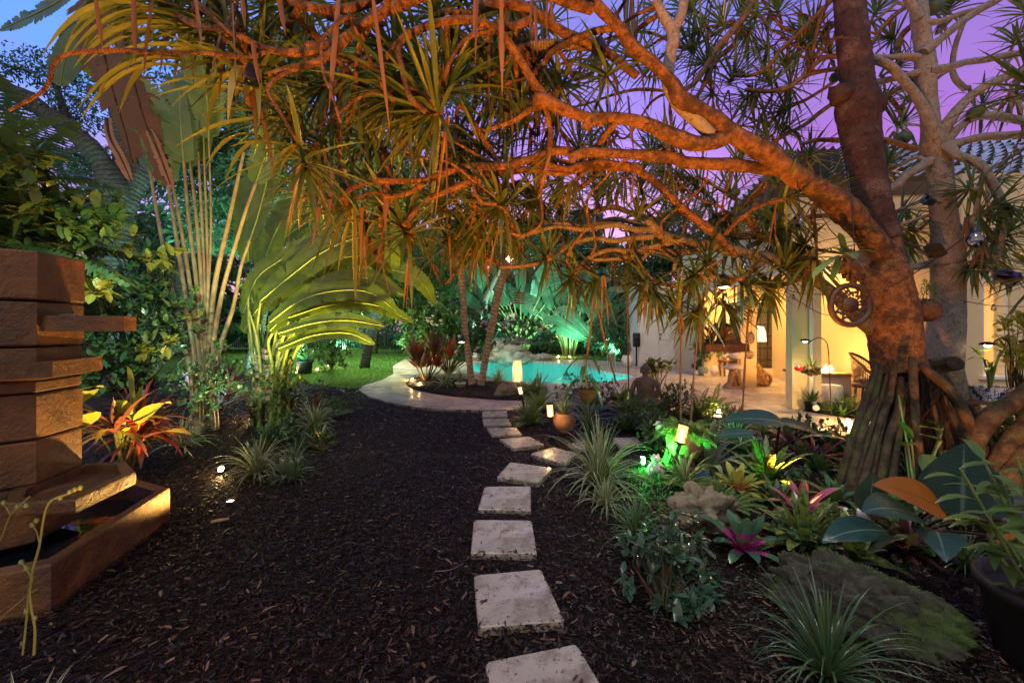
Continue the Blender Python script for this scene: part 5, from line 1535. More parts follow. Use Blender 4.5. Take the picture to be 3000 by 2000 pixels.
for c, x, y, d in ((3, 2290, 560, 3.2), (0, 3120, 420, 3.0), (0, 3160, 60, 3.1), (0, 3060, 800, 3.4)):
    head(m_, P(c, x, y, d), (-.7, -.2, rng.normal() * .4), 30, .6, .04)
m_.build('crown', [M['strap'], M['dead']], t_r)

# ================================================================ OTHER TREES
def leafcloud(mb_, centers, radii, n_, size, m=0, flatk=.7, shell=.35, up=.25, asp=.5, seg=2):
    centers = np.atleast_2d(centers); radii = np.asarray(radii, float)
    w = radii ** 2; w = w / w.sum()
    ci = rng.choice(len(centers), n_, p=w)
    v = nrm(rng.normal(0, 1, (n_, 3)))
    rad = (shell + (1 - shell) * rng.random(n_) ** .5)
    p_ = centers[ci] + v * (radii[ci] * rad)[:, None] * np.array([1, 1, flatk])
    # clumping
    p_ = p_ + .18 * size * 3 * np.sin(p_ * 7.3 / max(size * 6, .3))
    d_ = nrm(v * .8 + rng.normal(0, .8, (n_, 3)) + np.array([0, 0, -up]))
    blades(mb_, p_, d_, size * (.6 + .8 * rng.random(n_)), size * asp * (.7 + .5 * rng.random(n_)), .4, seg, 'oval', .15, 1, cols=2, side=rng.normal(0, 1, (n_, 3)))

def branchy(mb_, base, top, r0, lobes, r1=.4):
    base = np.array(base, float); top = np.array(top, float)
    mid_ = (base + top) / 2 + rng.normal(0, .06, 3) * np.linalg.norm(top - base) * np.array([1, 1, 0])
    tube(mb_, [[*base, r0 * 1.25], [*(base * .9 + mid_ * .1), r0], [*mid_, r0 * .8], [*top, r0 * .55]], 12, .15, .06)
    for c_ in lobes:
        c_ = np.array(c_, float)
        s_ = top * (.65 + .35 * rng.random()) + mid_ * 0 + base * 0
        s_ = base + (top - base) * (.6 + .4 * rng.random())
        m2 = (s_ + c_) / 2 + rng.normal(0, .1, 3)
        tube(mb_, [[*s_, r0 * .45], [*m2, r0 * .28], [*c_, r0 * .12]], 7, .2, .08)

def tree(name, label, base, top, r0, lobes, radii, n_, size, leafmat='crown_a', barkmat='oak_bark', group=None, cat='tree', **k):
    t_ = thing(name, label, cat, (base[0], base[1], base[2]), group)
    m_ = MB(); branchy(m_, base, top, r0, lobes); m_.build('trunk', M[barkmat], t_)
    m_ = MB(); leafcloud(m_, lobes, radii, n_, size, **k); m_.build('crown', M[leafmat], t_)
    return t_

# oak, back left
t_oak = thing('oak_tree', 'dark leaning oak with small leaves against the blue and pink sky at left', 'tree', (-7.9, 9.2, 0))
m_ = MB()
for rows in ([(360, 1130, 9.2, 120), (350, 900, 9.2, 105), (340, 760, 9.2, 95), (335, 640, 9.2, 88), (330, 560, 9.2, 80), (300, 480, 9.1, 62), (230, 400, 9.0, 52), (120, 320, 8.9, 46), (30, 260, 8.8, 42), (-60, 210, 8.7, 36)],
             [(345, 640, 9.2, 60), (390, 560, 9.4, 50), (440, 470, 9.6, 44), (500, 350, 9.8, 36), (560, 200, 10, 30)],
             [(340, 560, 9.2, 40), (350, 440, 9.4, 30), (330, 300, 9.6, 24), (300, 180, 9.8, 18)],
             [(200, 380, 9.0, 24), (180, 300, 9.2, 18), (150, 200, 9.3, 12)], [(250, 430, 9.0, 24), (160, 450, 9.1, 14), (60, 430, 9.2, 9)]):
    tube(m_, [[*P(0, a, b_, dd), ww / 2 / F * dd] for a, b_, dd, ww in rows], 12, .1, .12)
m_.build('trunk', M['oak_bark'], t_oak)
m_ = MB()
oc = [P(0, *a) for a in ((120, 200, 9.2), (200, 260, 9.4), (60, 330, 9.3), (160, 440, 9.4), (260, 340, 9.5), (80, 430, 9.2), (290, 230, 9.6), (230, 480, 9.6), (170, 320, 9.2), (300, 480, 9.8), (30, 200, 9.0))]
leafcloud(m_, oc, [.62, .6, .45, .5, .6, .42, .6, .5, .5, .6, .4], 5200, .085, shell=.1, asp=.5)
oc = [P(0, *a) for a in ((420, 300, 11), (520, 180, 11), (600, 420, 12), (760, 300, 12), (900, 200, 12), (820, 60, 12), (1050, 120, 13), (450, 60, 11), (480, 520, 12), (1150, 330, 13), (330, 560, 11), (950, 440, 13), (1250, 80, 13))]
leafcloud(m_, oc, [1.0] * 13, 7000, .13, shell=.1, asp=.5)
m_.build('crown', M['oakleaf'], t_oak)

# small fruit tree on the lawn
b_ = G(5, 215, 868)
tree('mango_tree', 'round-crowned fruit tree standing on the lawn near the fence', b_, P(5, 262, 600, 20.9), .17, [P(5, *a) for a in ((150, 470, 20.5), (300, 420, 20.2), (420, 480, 20.4), (560, 430, 20), (640, 540, 19.6), (500, 590, 19.8), (330, 560, 20), (400, 330, 20.5), (560, 300, 20.2), (700, 350, 20), (90, 560, 20.6), (620, 170, 21), (420, 180, 21))],
     [1.3, 1.4, 1.4, 1.4, 1.1, .9, .9, 1.4, 1.4, 1.3, .7, 1.5, 1.6], 9000, .26, 'crown_a', 'root_bark', flatk=.9, shell=.5, up=.9, asp=.32)

# background mass of separate trees
BG = [  # x src, top y, distance, width m, label words
    (840, 820, 30, 7, 'crown_b', 'dark tree far beyond the fence at left'), (1030, 760, 34, 8, 'crown_a', 'green tree beyond the fence behind the fruit tree'), (1240, 660, 28, 6, 'crown_b', 'tall tree behind the slim leaning trunks'),
    (1400, 700, 27, 6, 'crown_b', 'teal-green tree left of the fan-shaped palms'), (1560, 640, 29, 6, 'crown_b', 'tree behind the left fan-shaped palm'), (1730, 700, 25, 5.5, 'crown_b', 'bushy tree behind the right fan-shaped palm'), (1850, 800, 21, 4.5, 'crown_b', 'bushy tree growing beside the garage wall'),
    (1960, 620, 30, 6, 'crown_b', 'tree rising behind the garage'), (640, 700, 22, 7, 'crown_b', 'dark tree behind the fan-shaped palm at left'), (60, 620, 14, 4, 'crown_b', 'dark tree at the left edge behind the fountain'), (430, 640, 18, 6, 'crown_b', 'dark tree behind the oak trunk'),
    (1130, 560, 36, 8, 'crown_b', 'tallest far tree behind the fruit tree'), (1650, 560, 36, 7, 'crown_b', 'far tree between the two fan-shaped palms'), (900, 640, 40, 9, 'crown_b', 'farthest tree above the fence')]
for xs, yt, d, w, lm, lab in BG:
    x = (xs - CX) / F * d
    ht = 1.415 - (yt - YH) / F * d
    lobes = []
    rad = []
    for q in range(12):
        a = rng.random() * 6.28
        zz = ht * (.22 + .7 * rng.random())
        rr0 = w * .5 * (1 - .45 * abs(zz / ht - .5))
        lobes.append((x + math.cos(a) * rr0 * .6, d + math.sin(a) * rr0 * .5, zz)); rad.append(w * (.20 + .09 * rng.random()))
    lobes.append((x, d, ht - w * .15)); rad.append(w * .2)
    tree('broadleaf_tree', lab, (x, d, -.02), (x, d, ht * .7), .18, lobes, rad, 8500, .34, lm, 'oak_bark', 'trees behind the pool and fence', shell=.45, asp=.5)

for lab, bx, by, lb in (('tall blue-green tree rising behind the banana clump', -7.6, 11.5, [(-8, 11, 4.2), (-7, 11.5, 5.6), (-6, 12, 6.8), (-8.5, 12, 7.4), (-5.4, 11.4, 5.0), (-7, 12, 8.6), (-9.2, 11, 5.6)]),
                         ('tall tree whose dark crown closes the sky above the lawn', -5.0, 13.5, [(-5, 13, 4.6), (-4, 13.4, 6.0), (-3, 13, 7.4), (-5.4, 13.6, 8.0), (-2.2, 13.6, 5.6), (-4, 13.8, 9.4), (-2.4, 13.4, 9.0)]),
                         ('tall open tree behind the top of the arching limbs', -9.5, 13.0, [(-9.6, 13, 5), (-8.8, 13, 6.8), (-10.4, 13.4, 7.4), (-9, 13.4, 9), (-7.2, 13, 10), (-6, 13.4, 10.4)])):
    tree('broadleaf_tree', lab, (bx, by, -.02), (bx + .4, by, 6.0), .16, lb, [1.25] * len(lb), 9500, .2, 'crown_b', 'oak_bark', 'tall trees behind the banana clump', shell=.2, asp=.4)

# clipped understorey behind the pool: separate shrubs
SHR = [(1010, 1010, 27, 2.2), (1120, 1000, 26, 1.8), (1245, 990, 24, 1.8), (1350, 1000, 22, 1.6), (1470, 1010, 20.5, 1.1), (1600, 1015, 20.8, 1.0), (1740, 1010, 20.5, 1.1), (1800, 1000, 19.5, 1.2), (1845, 960, 17.5, 1.4), (940, 985, 28, 2.4), (870, 1000, 24, 1.6)]
LAB = ['dark shrub in front of the far fence', 'shrub at the right end of the iron fence', 'shrub behind the slim leaning trunks', 'shrub left of the waterfall rocks', 'low shrub behind the waterfall rocks', 'low dark shrub between the fan-shaped palms', 'low shrub right of the right fan-shaped palm',
       'dark shrub under the bushy tree behind the pool', 'leafy shrub at the corner of the garage wall', 'hedge-like shrub beyond the fence at left', 'shrub at the left end of the iron fence']
for q in range(13):
    SHR.append((560 + q * 105, 950 + 20 * (q % 3), 29 + 3 * (q % 2), 3.2)); LAB.append(None)
for (xs, ys, d, r_), lab in zip(SHR, LAB):
    x = (xs - CX) / F * d; zc = max(.4, 1.415 - (ys - YH) / F * d)
    t_ = thing('shrub', lab or 'big dark hedge shrub in the far row closing the garden', 'shrub', (x, d, 0), 'shrubs behind the lawn and pool' if lab else 'far hedge row')
    m_ = MB()
    lb = [(x + rng.normal() * r_ * .5, d + rng.normal() * .3, zc + rng.normal() * r_ * .2) for q in range(5)] + [(x, d, r_ * .5)]
    leafcloud(m_, lb, [r_ * .55] * 6, 2200, .2, shell=.5, asp=.5)
    m_.build('foliage', M['crown_b'], t_)
    m_ = MB(); [tube(m_, [[x + rng.normal() * .1, d, -.02, .03], [x + rng.normal() * .3, d, r_ * .4, .025], [l_[0], l_[1], l_[2], .01]], 6, .2) for l_ in lb[:4]]
    m_.build('stem', M['oak_bark'], t_)

# ---- slim leaning trunks in the island bed
def slim(label, rows, heads):
    p0 = P(5, *rows[0][:3])
    t_ = thing('slim_palm_tree', label, 'tree', (p0[0], p0[1], .05), 'pair of slim lit trunks in the island bed')
    m_ = MB(); tube(m_, [[*P(5, a, b_, dd), ww / 2.24 / 2 / F * dd] for a, b_, dd, ww in rows], 16, .06, .05); m_.build('trunk', M['palm_bark'], t_)
    m_ = MB()
    for a in heads:
        head(m_, P(5, *a), (rng.normal() * .5, rng.normal() * .5, .6), 40, .8, .05, dead=.2)
    m_.build('crown', [M['strap_far'], M['dead']], t_)
    return t_
dI = 8.35
slim('slim lit trunk leaning left, the left one of the pair in the island bed', [(862, 1062, dI, 62), (852, 1020, dI, 46), (838, 900, dI, 42), (815, 740, dI, 42), (805, 600, dI, 42), (795, 450, dI, 44), (785, 330, dI, 42), (775, 200, dI, 40), (770, 60, dI, 38)], [(770, 40, dI), (740, 130, dI), (810, 90, dI)])
slim('slim lit trunk leaning right, the right one of the pair in the island bed', [(915, 1068, dI - .1, 52), (925, 1020, dI - .1, 46), (945, 900, dI, 44), (975, 740, dI, 46), (1000, 620, dI, 50), (1025, 480, dI, 50), (1060, 360, dI, 46), (1090, 240, dI, 42), (1110, 120, dI, 38)], [(1110, 100, dI), (1060, 160, dI), (1150, 150, dI)])
t_ = thing('leaning_tree', 'pale leaning trunk of a tree far behind the waterfall', 'tree', (-3.6, 19.5, 0))
m_ = MB(); tube(m_, [[-3.9, 19.5, 0, .2], [*P(5, 905, 630, 19.5), .14], [*P(5, 950, 500, 19.5), .13], [*P(5, 1010, 370, 19.5), .12], [*P(5, 1090, 230, 19.5), .1]], 10, .2, .06); m_.build('trunk', M['pale_bark'], t_)
m_ = MB(); leafcloud(m_, [P(5, 1100, 200, 19.5), P(5, 1000, 180, 19.8), P(5, 1200, 150, 19.5)], [1.2, 1.1, 1.2], 2600, .22); m_.build('crown', M['crown_b'], t_)

# ================================================================ PLANTS
def rosette_plant(mb_, base, n_, L, W, a0, a1, droop, kind='blade', m=0, fold=.3, seg=7, power=1.3, seed=None, wave=0.0, jit=.1):
    """n_ leaves fanning from upright (a0) to spreading (a1), radians from vertical"""
    k_ = np.arange(n_)
    f = (k_ + .5) / n_
    th = k_ * 2.39996 + rng.random() * 6
    pol = a0 + (a1 - a0) * f + rng.normal(0, jit, n_)
    d_ = np.stack([np.cos(th) * np.sin(pol), np.sin(th) * np.sin(pol), np.cos(pol)], 1)
    b_ = np.array(base) + np.stack([np.cos(th), np.sin(th), np.zeros(n_)], 1) * (W * .5 * f)[:, None]
    Ls = L * (.65 + .4 * rng.random(n_)) * (.7 + .4 * np.sin(np.pi * np.clip(f, .1, .9)))
    dr = droop * (.3 + f) * (.7 + .6 * rng.random(n_))
    return blades(mb_, b_, d_, Ls, W * (.8 + .35 * rng.random(n_)), dr, seg, kind, fold, power, m=m, wave=wave)

def plant(name, label, cat, base, fn, mats, part='foliage', group=None):
    t_ = thing(name, label, cat, base, group)
    m_ = MB(); fn(m_, np.array(base, float))
    m_.build(part, mats, t_)
    return t_

SPG = 'striped spider plants along the beds'
for c, x, y, L, n_, W, lab in (
        (7, 1180, 140, .48, 75, .020, 'striped spider plant beside the bright ground light, left of the path'),
        (4, 2060, 1370, .50, 90, .022, 'striped spider plant at the edge of the mulch by the lit cream stones'),
        (4, 1200, 1480, .50, 60, .022, 'striped spider plant behind the purple-leaved clump'),
        (5, 690, 1100, .62, 70, .034, 'broad striped spider plant at the front of the island bed'),
        (5, 1300, 1120, .60, 46, .034, 'striped spider plant at the right end of the island bed'),
        (8, 400, 190, .72, 120, .022, 'largest striped spider plant, in the middle right of the path'),
        (8, 430, 290, .38, 60, .014, 'small spider plant in front of the largest one, near the green light'),
        (14, 720, 1290, .40, 70, .020, 'striped plant at the foot of the leaning path lamp, tinted green'),
        (13, 1450, 1150, .55, 50, .026, 'striped plant under the hanging orchid basket'),
        (4, 1880, 1170, .50, 70, .018, 'striped spider plant below the stacked-stone cairn')):
    plant('spider_plant', lab, 'spider plant', G(c, x, y), lambda m_, b_, L=L, n_=n_, W=W: rosette_plant(m_, b_, n_, L, W, .05, 1.15, 1.5, 'blade', fold=.35, seg=8), M['spider'], group=SPG)

for c, x, y, L, n_, W, lab, g_ in (
        (8, 570, 440, .36, 90, .012, 'dark grassy clump between the rock and the stepping stones', None),
        (8, 1450, 1075, .46, 110, .012, 'green-tinted grassy clump nearest the camera at bottom right', None),
        (5, 1030, 1070, .62, 110, .018, 'tall grassy clump right of the slim lit trunks', None),
        (13, 1500, 1400, .5, 60, .02, 'thin grassy clump behind the largest spider plant', None),
        (14, 1140, 650, .42, 70, .012, 'wispy grassy clump beside the bright light near the paving', None),
        (12, 560, 1090, .5, 90, .010, 'wispy grass-like plant in the small bed by the stone drum table', None)):
    plant('liriope', lab, 'grassy plant', G(c, x, y), lambda m_, b_, L=L, n_=n_, W=W: rosette_plant(m_, b_, n_, L, W, .02, 1.0, 1.3, 'blade', fold=.35, seg=8), M['liriope'] if 'lit trunks' not in lab else M['spider'])

# --- bromeliads
for c, x, y, L, W, n_, mt, a1, dr, lab in (
        (8, 1335, 490, .42, .055, 34, 'brom_spot', 1.45, 1.0, 'large green bromeliad with dark flecked arching leaves by the mossy boulder'),
        (8, 1170, 190, .44, .052, 32, 'brom_spot', 1.15, .8, 'yellow-green flecked bromeliad, left of the stilt roots'),
        (8, 1065, 500, .26, .058, 24, 'brom_mag', 1.35, .7, 'low bromeliad with a magenta heart, in front of the pitted rock'),
        (8, 1330, 330, .30, .055, 18, 'brom_pink', 1.35, .7, 'pink bromeliad half hidden behind the large flecked one'),
        (8, 1035, 230, .26, .06, 26, 'brom_yel', 1.45, .8, 'glowing yellow bromeliad with a red heart above the pitted rock'),
        (14, 960, 1150, .55, .065, 22, 'brom_band', .95, .9, 'silver-banded dark bromeliad right of the leaning path lamp'),
        (14, 1230, 830, .42, .036, 40, 'brom_white', 1.2, 1.2, 'white-edged bromeliad under the red flower spike'),
        (14, 520, 560, .40, .070, 18, 'brom_band', 1.2, .8, 'dark green bromeliad behind the green-lit planter'),
        (14, 1800, 880, .42, .060, 20, 'brom_mag', 1.2, .7, 'dark bromeliad beside the broad drooping leaves'),
        (8, 1580, 560, .34, .060, 16, 'brom_spot', 1.5, 1.0, 'lower flecked bromeliad spilling over the back of the mossy boulder')):
    plant('bromeliad', lab, 'bromeliad', G(c, x, y), lambda m_, b_, L=L, W=W, n_=n_, a1=a1, dr=dr: rosette_plant(m_, b_ + [0, 0, .02], n_, L, W, .12, a1, dr, 'tongue', fold=.25, seg=8, power=1.6), M[mt], group='bromeliads in the right bed')
plant('bromeliad', 'red flower spike of the bromeliad standing by the paving edge', 'bromeliad', G(14, 1240, 790), lambda m_, b_: rosette_plant(m_, b_ + [0, 0, .10], 22, .34, .05, .05, .7, .3, 'lance', fold=.3, seg=6), M['brom_red'], group='bromeliads in the right bed')
plant('bromeliad', 'red-leaved bromeliad behind the black riser pipe', 'bromeliad', G(12, 290, 1560), lambda m_, b_: rosette_plant(m_, b_, 20, .34, .05, .3, 1.3, .4, 'lance', fold=.3, seg=6), M['cordy_red'], group='bromeliads in the right bed')

# --- purple cordylines
def cordy(name, label, base, stems, L, W, n_, mats, sd=0.3, h=.5, a1=1.3, dr=.9):
    t_ = thing(name, label, 'cordyline', base)
    m_ = MB(); s_ = MB()
    for q in range(stems):
        hh = h * (.5 + .7 * rng.random())
        top = np.array(base) + np.array([rng.normal() * sd, rng.normal() * sd, hh])
        rosette_plant(m_, top, n_, L, W, .15, a1, dr, 'lance', fold=.2, seg=7, m=0 if q % 4 else (1 if len(mats) > 1 else 0))
        tube(s_, [[*base, .018], [*((np.array(base) + top) / 2 + rng.normal(0, .02, 3)), .016], [*top, .014]], 7, .05)
    m_.build('foliage', mats, t_); s_.build('stem', M['root_bark'], t_)
    return t_
cordy('cordyline', 'dark purple cordyline clump with drooping tips behind the fountain trough', G(15, 720, 700), 6, .55, .055, 20, [M['cordy'], M['cordy_red']], .18, .40, 1.5, 1.5)
cordy('cordyline', 'burgundy cordyline clump glowing red at the bend of the paved path', G(5, 560, 1060), 9, .62, .11, 14, [M['cordy'], M['cordy_red']], .33, .75, .9, .5)
cordy('cordyline', 'dark red cordyline behind the low green shrub at left', G(4, 1420, 1290), 5, .55, .08, 14, [M['cordy'], M['cordy']], .25, .45, 1.1, .8)
cordy('cordyline', 'small dark cordyline at the right side of the left bed', G(4, 1850, 1330), 4, .35, .05, 12, [M['cordy'], M['bush_dark']], .22, .2, 1.2, .8)
# --- broad yellow-lit leaves
def stalkleaf(mb_, sb_, base, tip0, d_, L, W, droop, m=0, kind='lance', sr=.008, roll=0.0, seg=10, fold=.18):
    base = np.array(base, float); tip0 = np.array(tip0, float)
    tube(sb_, [[*base, sr * 1.3], [*((base + tip0) / 2 + np.array([0, 0, .04])), sr], [*tip0, sr * .8]], 7, .05, .02)
    blades(mb_, [tip0], [d_], L, W, droop, seg, kind, fold, 1.4, m=m, roll=roll)
def stalkplant(name, label, cat, base, leaves, mats, stemmat):
    t_ = thing(name, label, cat, base)
    m_ = MB(); s_ = MB()
    for lf in leaves:
        stalkleaf(m_, s_, np.array(base) + rng.normal(0, .02, 3) * [1, 1, 0], *lf[:5], m=lf[5] if len(lf) > 5 else 0, kind=lf[6] if len(lf) > 6 else 'lance', roll=lf[7] if len(lf) > 7 else 0.0)
    m_.build('foliage', mats, t_); s_.build('stem', stemmat, t_)
b_ = G(15, 690, 640)
stalkplant('broad_leaved_plant', 'broad yellow-lit leaves rising from the purple clump beside the fountain', 'plant', b_,
           [(P(15, 750, 250, 3.7), (0, -.1, 1), .34, .20, .25, 0, 'rect', .6), (P(15, 720, 420, 3.65), (.2, -.3, 1), .42, .17, .9), (P(15, 800, 380, 3.65), (.8, -.2, 1), .46, .18, .9), (P(15, 690, 470, 3.65), (-.1, -.4, 1), .32, .12, .8),
            (P(15, 560, 430, 3.7), (-1, -.2, .5), .40, .13, .7), (P(15, 830, 460, 3.7), (1, -.2, .45), .55, .15, .7, 1), (P(15, 770, 300, 3.7), (.3, 0, 1), .26, .07, .2)], [M['yellowleaf'], M['cordy']], M['petiole_g'])
stalkplant('hosta_like_plant', 'two rounded green leaves tucked behind the fountain', 'plant', G(15, 430, 560),
           [(P(15, 450, 260, 3.3), (.6, -.3, .6), .30, .16, .7, 0, 'oval'), (P(15, 450, 330, 3.3), (.7, -.4, .2), .32, .18, .8, 0, 'oval'), (P(15, 450, 190, 3.3), (1, -.2, .4), .28, .10, .5, 0, 'lance')], [M['yellowleaf']], M['petiole_g'])
# --- philodendron, lower right
b_ = G(8, 1820, 430)
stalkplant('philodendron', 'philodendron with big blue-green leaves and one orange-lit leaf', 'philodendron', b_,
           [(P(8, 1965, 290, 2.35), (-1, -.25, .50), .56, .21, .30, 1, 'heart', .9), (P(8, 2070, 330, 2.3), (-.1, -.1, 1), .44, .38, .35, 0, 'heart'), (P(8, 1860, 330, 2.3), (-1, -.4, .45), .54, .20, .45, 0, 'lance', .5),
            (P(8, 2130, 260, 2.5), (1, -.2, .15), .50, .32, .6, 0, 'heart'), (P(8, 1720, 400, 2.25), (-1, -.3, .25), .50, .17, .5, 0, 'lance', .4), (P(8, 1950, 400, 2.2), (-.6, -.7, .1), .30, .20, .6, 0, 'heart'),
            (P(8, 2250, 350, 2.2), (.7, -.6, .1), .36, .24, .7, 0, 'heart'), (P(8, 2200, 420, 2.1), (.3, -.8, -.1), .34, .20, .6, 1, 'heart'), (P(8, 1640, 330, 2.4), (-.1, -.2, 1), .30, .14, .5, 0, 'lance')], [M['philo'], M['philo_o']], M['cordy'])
b_ = G(14, 1650, 1000)
stalkplant('philodendron', 'two broad dark leaves drooping in front of the paving', 'philodendron', b_,
           [(P(14, 1690, 640, 4.1), (-1, 0, .15), .62, .26, .35, 0, 'heart', .5), (P(14, 1700, 650, 4.1), (1, -.2, -.1), .46, .18, .8, 0, 'heart', -.4), (P(14, 1440, 760, 3.9), (-1, -.1, .05), .55, .12, .35, 0, 'lance', .6), (P(14, 1880, 820, 4.0), (.4, -.5, .3), .4, .12, .6, 0, 'lance')], [M['philo']], M['cordy'])
b_ = G(8, 1850, 330)
stalkplant('climbing_plant', 'glossy heart-shaped leaves climbing the stilt roots', 'plant', P(8, 1850, 200, 3.1) * [1, 1, 0],
           [(P(12, 1430, 1540, 3.1), (-.8, -.4, -.2), .28, .20, .4, 0, 'heart'), (P(12, 1100, 1430, 3.2), (-.2, -.4, .3), .14, .12, .4, 0, 'heart'), (P(12, 1430, 1390, 3.25), (-1, -.2, .5), .24, .09, .4, 0, 'oval'), (P(12, 1440, 1300, 3.25), (-1, -.2, .4), .24, .09, .4, 0, 'oval'),
            (P(12, 1450, 1260, 3.3), (-1, -.1, .5), .22, .07, .3, 0, 'oval'), (P(12, 1160, 1370, 3.2), (-.6, -.1, 1), .20, .08, .4, 0, 'oval'), (P(12, 1040, 960, 3.3), (-1, -.3, .3), .12, .08, .5, 0, 'heart'), (P(12, 1460, 1500, 3.1), (.6, -.6, .1), .26, .17, .5, 0, 'heart')], [M['broad']], M['petiole_g'])

# --- oval-leaved shrubs
def ovalshrub(name, label, base, lobes, radii, n_, size, mat_, asp=.45, stems=8, cat='shrub', shell=.35, group=None, up=-.2):
    t_ = thing(name, label, cat, base, group)
    m_ = MB(); s_ = MB()
    lobes = np.atleast_2d(lobes)
    # leaves in whorls at twig ends
    nt_ = max(6, n_ // 6)
    radii = np.asarray(radii, float)
    ci = rng.choice(len(lobes), nt_, p=radii ** 2 / (radii ** 2).sum())
    v = nrm(rng.normal(0, 1, (nt_, 3)))
    tp = lobes[ci] + v * (radii[ci] * (shell + (1 - shell) * rng.random(nt_) ** .5))[:, None]
    tp[:, 2] = np.maximum(tp[:, 2], .04)
    out = nrm(v * .6 + np.array([0, 0, .5]))
    k_ = 6
    B_ = np.repeat(tp, k_, 0) + rng.normal(0, size * .12, (nt_ * k_, 3))
    D_ = nrm(np.repeat(out, k_, 0) * .55 + rng.normal(0, .75, (nt_ * k_, 3)) + np.array([0, 0, -up]))
    blades(m_, B_, D_, size * (.65 + .6 * rng.random(len(B_))), size * asp * (.8 + .4 * rng.random(len(B_))), .5, 4, 'oval', .2, 1.2)
    for q in range(min(len(tp), stems * 4)):
        a = np.array(base, float); e = tp[q]
        mid_ = (a + e) / 2 + rng.normal(0, .05, 3) + np.array([0, 0, .03])
        tube(s_, [[*a, .006 + size * .04], [*mid_, .004 + size * .02], [*e, .0025]], 6, .08, 0, cap=False)
    m_.build('foliage', mat_, t_); s_.build('stem', M['root_bark'], t_)
    return t_
M['glossy'] = leafm('glossy_oval_leaf', (.03, .085, .055), (.06, .12, .07), .2, .2, tip=(.12, .12, .05))
ovalshrub('glossy_shrub', 'low shrub with glossy oval leaves right of the nearest stepping stones', G(8, 700, 760), [P(8, 620, 600, 2.15), P(8, 720, 500, 2.25), P(8, 760, 650, 2.05), P(8, 800, 420, 2.4), P(8, 560, 500, 2.3), P(8, 830, 700, 2.05), P(8, 760, 800, 1.95), P(8, 850, 600, 2.2)], [.17, .17, .16, .13, .12, .13, .11, .12], 560, .075, M['glossy'], .42, 14)
ovalshrub('leafy_shrub', 'dense dark shrub with rounded leaves behind the fountain', G(4, 900, 1200), [P(4, 650, 500, 4.4), P(4, 800, 300, 4.8), P(4, 1000, 500, 4.8), P(4, 700, 800, 4.5), P(4, 950, 750, 4.8), P(4, 1050, 900, 5.0), P(4, 760, 1000, 4.6), P(4, 900, 560, 5.0), P(4, 620, 650, 4.2), P(4, 1100, 650, 5.0), P(4, 600, 900, 4.3)],
          [.42, .42, .42, .4, .42, .38, .36, .45, .35, .4, .33], 2300, .12, M['bush_dark'], .45, 16)
ovalshrub('leafy_shrub', 'yellow-lit shrub with round leaves above the fountain at left', G(4, 500, 1100), [P(1, 500, 1350, 3.6), P(1, 300, 1400, 3.5), P(1, 650, 1380, 3.8), P(1, 120, 1250, 3.2), P(1, 60, 1080, 3.2), P(1, 700, 1500, 3.8), P(1, 250, 1520, 3.6), P(1, 480, 1530, 3.7)], [.26, .26, .24, .22, .22, .2, .26, .22], 620, .13, M['bush'], .52, 10)
ovalshrub('leafy_shrub', 'bright yellow-green leaves in front of the pale fan-palm stems', G(4, 1000, 1100), [P(4, 1080, 240, 4.4), P(4, 760, 90, 4.2), P(4, 700, 440, 3.8), P(4, 620, 420, 3.6), P(4, 1050, 780, 4.6)], [.17, .14, .16, .12, .18], 150, .13, M['yellowleaf'], .5, 8)
ovalshrub('variegated_shrub', 'low dark green shrub below the pale fan-palm stems', G(4, 1350, 1270), [P(4, 1250, 1080, 5.0), P(4, 1400, 1030, 5.2), P(4, 1320, 1180, 4.9), P(4, 1550, 1020, 5.3), P(4, 1650, 1080, 5.3), P(4, 1750, 1000, 5.6), P(4, 1420, 850, 5.2)], [.28, .28, .22, .24, .22, .2, .16], 1000, .065, M['crown_b'], .5, 12)
ovalshrub('variegated_shrub', 'lamp-lit yellow-green shrub around the cream stone cairn', G(4, 1800, 1230), [P(4, 1780, 1090, 5.2), P(4, 1880, 1060, 5.4), P(4, 1950, 1100, 5.5), P(4, 2100, 1090, 5.9), P(4, 1720, 1220, 4.9), P(4, 1850, 1250, 4.9)], [.18, .2, .2, .12, .1, .14], 620, .06, M['bush'], .45, 12)
ovalshrub('ground_cover', 'small-leaved clump under the spider plant at the mulch edge', G(4, 2120, 1500), [P(4, 2050, 1430, 4.9), P(4, 2150, 1440, 4.9), P(4, 1950, 1450, 4.7)], [.14, .13, .14], 420, .03, M['crown_b'], .5, 8)
ovalshrub('leafy_shrub', 'low leafy clump lit yellow under the orchid basket, beside the paving', G(13, 1560, 960), [P(13, 1450, 780, 7.4), P(13, 1600, 830, 7.3), P(13, 1250, 720, 7.6), P(13, 1700, 780, 7.3), P(13, 1180, 820, 7.4)], [.3, .32, .25, .25, .22], 900, .07, M['bush'], .45, 10)
ovalshrub('leafy_shrub', 'bushy dark plant right behind the seated statue', G(14, 640, 500), [P(14, 620, 400, 6.3), P(14, 700, 360, 6.3), P(14, 560, 450, 6.2)], [.2, .2, .16], 330, .07, M['bush_dark'], .4, 8)
ovalshrub('leafy_shrub', 'plant with paddle-shaped leaves beside the seated statue', G(14, 420, 480), [P(14, 380, 90, 6.6), P(14, 430, 80, 6.6), P(14, 500, 80, 6.6), P(14, 590, 100, 6.6), P(14, 480, 330, 6.4), P(14, 370, 60, 6.6)], [.09, .1, .1, .08, .12, .08], 150, .13, M['yellowleaf'], .42, 6)
ovalshrub('leafy_shrub', 'dark whorled shrub at the paving edge left of the stilt roots', G(12, 220, 1400), [P(12, 150, 1260, 4.6), P(12, 330, 1290, 4.6), P(12, 240, 1330, 4.5), P(12, 480, 1330, 4.4)], [.15, .14, .15, .14], 330, .07, M['bush_dark'], .4, 8)
